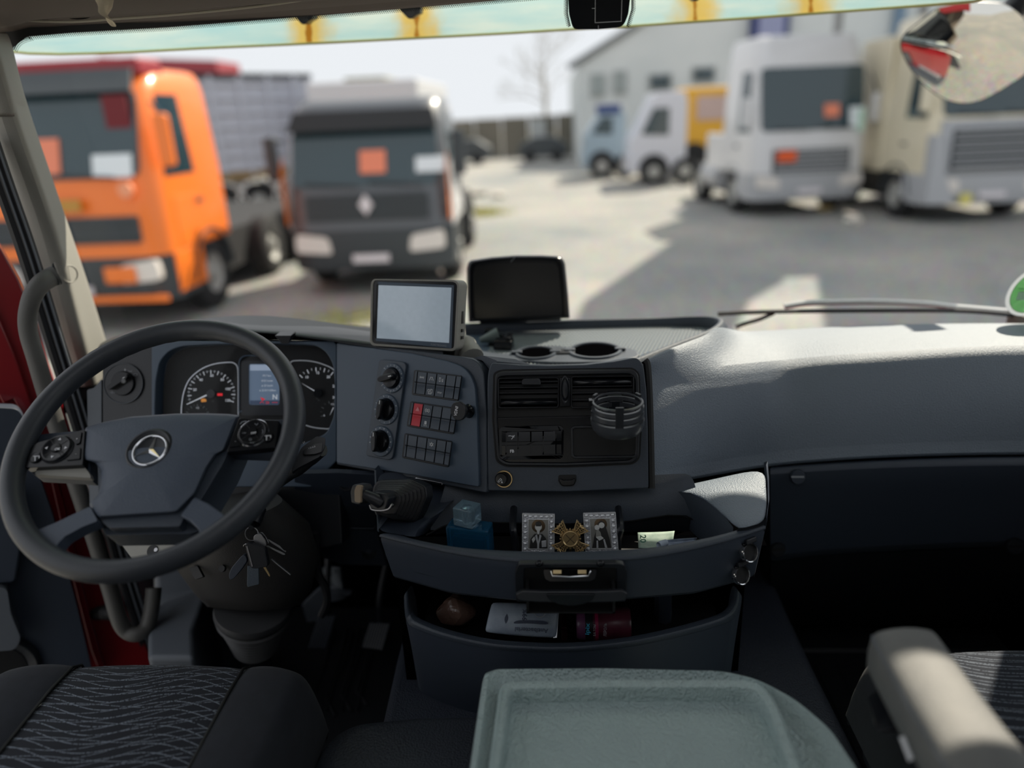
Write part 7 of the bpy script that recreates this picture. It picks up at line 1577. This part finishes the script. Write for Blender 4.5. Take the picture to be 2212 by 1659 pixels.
# building with gable roof, windows, sign
BY = 38
bd = thing('building', 'large grey white hall with small dark windows and a blue sign behind the trucks', 'building', (12, BY, GZ))
bw = mat('grey_white_hall_cladding', (216, 221, 221), .8, var=(.3, (200, 207, 208), .35, .7))
xl0 = aY(1246, 140, BY).x; pk = aY(1420, 28, BY); ex = xl0 + 46
zE = aY(1246, 140, BY).z
obj('wall', G().prism([V((xl0, BY, GZ)), V((ex, BY, GZ)), V((ex, BY, zE)), V((pk.x + 10, BY, aY(1420, -60, BY).z + 2.0)), V((pk.x, BY, pk.z)), V((xl0, BY, zE))], (0, -1, 0), -20, 0), bw, bd)
obj('roof_edge', G().tube([V((xl0 - .4, BY - .1, zE - .1)), V((pk.x, BY - .1, pk.z + .05)), V((pk.x + 10, BY - .1, aY(1420, -60, BY).z + 2.05))], .16, 8), mat('grey_roof_edge', (120, 124, 126), .7), bd)
for px0, py0, px1, py1 in ((1281, 165, 1302, 204), (1330, 158, 1348, 198), (1406, 165, 1446, 190), (1500, 150, 1540, 172)):
    a, b_ = aY(px0, py0, BY - .1), aY(px1, py1, BY - .1)
    f = obj('window', G().bx(a.x - .1, b_.x + .1, BY - .12, BY, b_.z - .1, a.z + .1), mat('window_frame_grey', (150, 156, 156), .6) if px0 == 1281 else bpy.data.materials['window_frame_grey'], bd)
    obj('pane', G().bx(a.x, b_.x, BY - .15, BY - .11, b_.z, a.z), Mt['glass'] if px0 > 1400 else mat('pale_window_pane', (150, 160, 160), .3) if px0 == 1281 else bpy.data.materials['pale_window_pane'], f)
a, b_ = aY(1622, 40, BY - .3), aY(1702, 92, BY - .3)
sg = obj('sign', G().bx(a.x, b_.x, BY - .4, BY - .1, b_.z, a.z + .6), mat('dark_blue_sign', (42, 54, 110), .5), bd)
obj('sign_field', G().bx(a.x + .35, b_.x - .25, BY - .43, BY - .39, b_.z + .12, a.z + .4), mat('pale_sign_field', (150, 156, 190), .5), sg)
obj('drain_pipe', G().tube([V((aY(1935, 100, BY - .2).x, BY - .2, GZ)), V((aY(1935, 100, BY - .2).x, BY - .2, 7))], .25, 10), mat('blue_grey_pipe', (110, 136, 160), .5), bd)
# low wall with gate, far left of the building
yw = thing('yard_wall', 'long low brownish concrete yard wall with a pale door', 'wall', (-3, 46, GZ))
wm = mat('brownish_concrete', (124, 118, 106), .9, var=(.5, (104, 102, 92), .35, .7))
wp0, wp1, wp2 = aY(940, 268, 47), aY(1140, 250, 46), aY(1250, 243, 45)
for k in range(9):
    x0 = wp0.x - 4 + (wp2.x - wp0.x + 6) * k / 9; x1 = wp0.x - 4 + (wp2.x - wp0.x + 6) * (k + 1) / 9 - .06; y = 46
    obj('wall_panel', G().bx(x0, x1, y, y + .3, GZ, aY(1000 + 25 * k, 263 - 2.2 * k, y).z), wm, yw, bev=.03)
a, b_ = aY(1146, 258, 45.8), aY(1180, 310, 45.8); obj('door', G().bx(a.x, b_.x, 45.7, 45.95, GZ, a.z), mat('pale_steel_door', (172, 176, 176), .6), yw)
for (px0, px1, py) in ((1000, 1090, 322), (1130, 1225, 330)):
    a, b_ = aZ(px0, py, GZ), aZ(px1, py, GZ)
    cbk = obj('parked_car', G().loft([[V((x, 40 + d, z)) for x, z in rnd([(a.x * .9, GZ + .3), (b_.x * .9 + .01, GZ + .3), (b_.x * .9, GZ + .8), (b_.x * .9 - .7, GZ + 1.25), (a.x * .9 + .8, GZ + 1.25), (a.x * .9, GZ + .85)], .15)] for d in (0, 1.6)]), mat('dark_car_paint', (60, 66, 70), .4) if px0 == 1000 else bpy.data.materials['dark_car_paint'], bev=.05)
    tag(cbk, 'small dark car parked by the far yard wall, ' + ('left one' if px0 == 1000 else 'right one'), 'car', 'dark cars by the far wall')
    for u in (.22, .78): obj('wheel', G().lathe([(1e-5, -.1), (.30, -.1), (.32, .1), (1e-5, .1)], V((a.x * .9 + (b_.x - a.x) * .9 * u, 40.0, GZ + .32)), (0, 1, 0), 18), Mt['tyre'], cbk)
# bare pale tree beyond the wall
tr_ = thing('bare_tree', 'bare pale tree beyond the yard wall', 'tree', (1.0, 60, GZ))
rs = random.Random(5); bark = mat('pale_bark', (176, 172, 166), .9)
tx = aY(1175, 200, 60).x; g = G(); g.tube([V((tx, 60, GZ)), V((tx + .1, 60, 2)), V((tx, 60, 4.5))], [.22, .18, .1], 8); obj('trunk', g, bark, tr_)
g = G()
def twig(p, d, l, r, n):
    e = p + d * l; g.tube([p, p.lerp(e, .5) + V((rs.uniform(-.1, .1), 0, .05)), e], [r, r * .8, r * .55], 5)
    if n: 
        for _ in range(3): twig(e, (d + V((rs.uniform(-.9, .9), rs.uniform(-.5, .5), rs.uniform(-.3, .6)))).normalized(), l * .72, r * .55, n - 1)
for k in range(9): twig(V((tx, 60, 1.6 + k * .35)), V((rs.uniform(-1, 1), rs.uniform(-.5, .5), rs.uniform(.2, .9))).normalized(), 1.5, .06, 3)
obj('twigs', g, bark, tr_, kind='stuff')
# grass patches, stones, sunlit-spot lumps and boards on the ground
rs = random.Random(9); gmt = mat('yellow_green_grass', (176, 172, 70), .8)
for (px, py, n, sx_, sy_, lab) in ((1035, 462, 900, .9, .4, 'right of the dark grey truck'), (770, 690, 220, 1.0, .3, 'in the foreground gravel behind the terminal'), (596, 520, 400, .5, .4, 'between the orange and dark grey trucks')):
    c = aZ(px, py, GZ); gs = G()
    for _ in range(n):
        x, y = c.x + rs.gauss(0, sx_ * .4), c.y + rs.gauss(0, sy_ * .8); a = rs.uniform(0, 2 * pi); hh = rs.uniform(.05, .16); w_ = .012
        gs.add([(x - cos(a) * w_, y - sin(a) * w_, GZ), (x + cos(a) * w_, y + sin(a) * w_, GZ), (x + rs.uniform(-.05, .05), y + rs.uniform(-.05, .05), GZ + hh)], [(0, 1, 2)])
    tag(obj('grass', gs, gmt, fix=False, sm=False, kind='stuff'), 'yellow green grass patch ' + lab, 'grass')
def rock(px, py, r, m, label, k):
    c = aZ(px, py, GZ); b = bmesh.new(); bmesh.ops.create_icosphere(b, subdivisions=2, radius=1); q = random.Random(k)
    for v in b.verts: s = 1 + q.uniform(-.18, .18); v.co = V((v.co.x * r * 1.5 * s + c.x, v.co.y * r * s + c.y, v.co.z * r * .7 * s + GZ + r * .4))
    me = bpy.data.meshes.new('stone'); b.to_mesh(me); b.free(); me.materials.append(m); o = bpy.data.objects.new('stone', me); COL.objects.link(o); tag(o, label, 'stone', 'loose stones in the yard')
sm_ = mat('pale_stone_and_spot', (206, 200, 190), .9)
rock(1075, 428, .16, sm_, 'pale stone on the sunlit gravel right of the dark grey truck', 1); rock(1842, 482, .13, sm_, 'pale lump coloured as a sunlit spot in front of the white truck', 2); rock(1780, 455, .12, mat('tan_sun_spot', (196, 172, 120), .9), 'tan lump coloured as a sunlit spot under the front of the white truck', 3)  # lumps by the white truck stand for sunlit spots on the ground
pk_ = obj('plank', G().box(aZ(1005, 425, GZ) + V((0, 0, .06)), V((1.3, .35, 0)), V((-.05, .2, 0)), V((0, 0, .08))), mat('weathered_board', (110, 104, 94), .9), bev=.01); tag(pk_, 'weathered plank lying on the gravel beside the dark grey truck', 'plank')
make_texts()
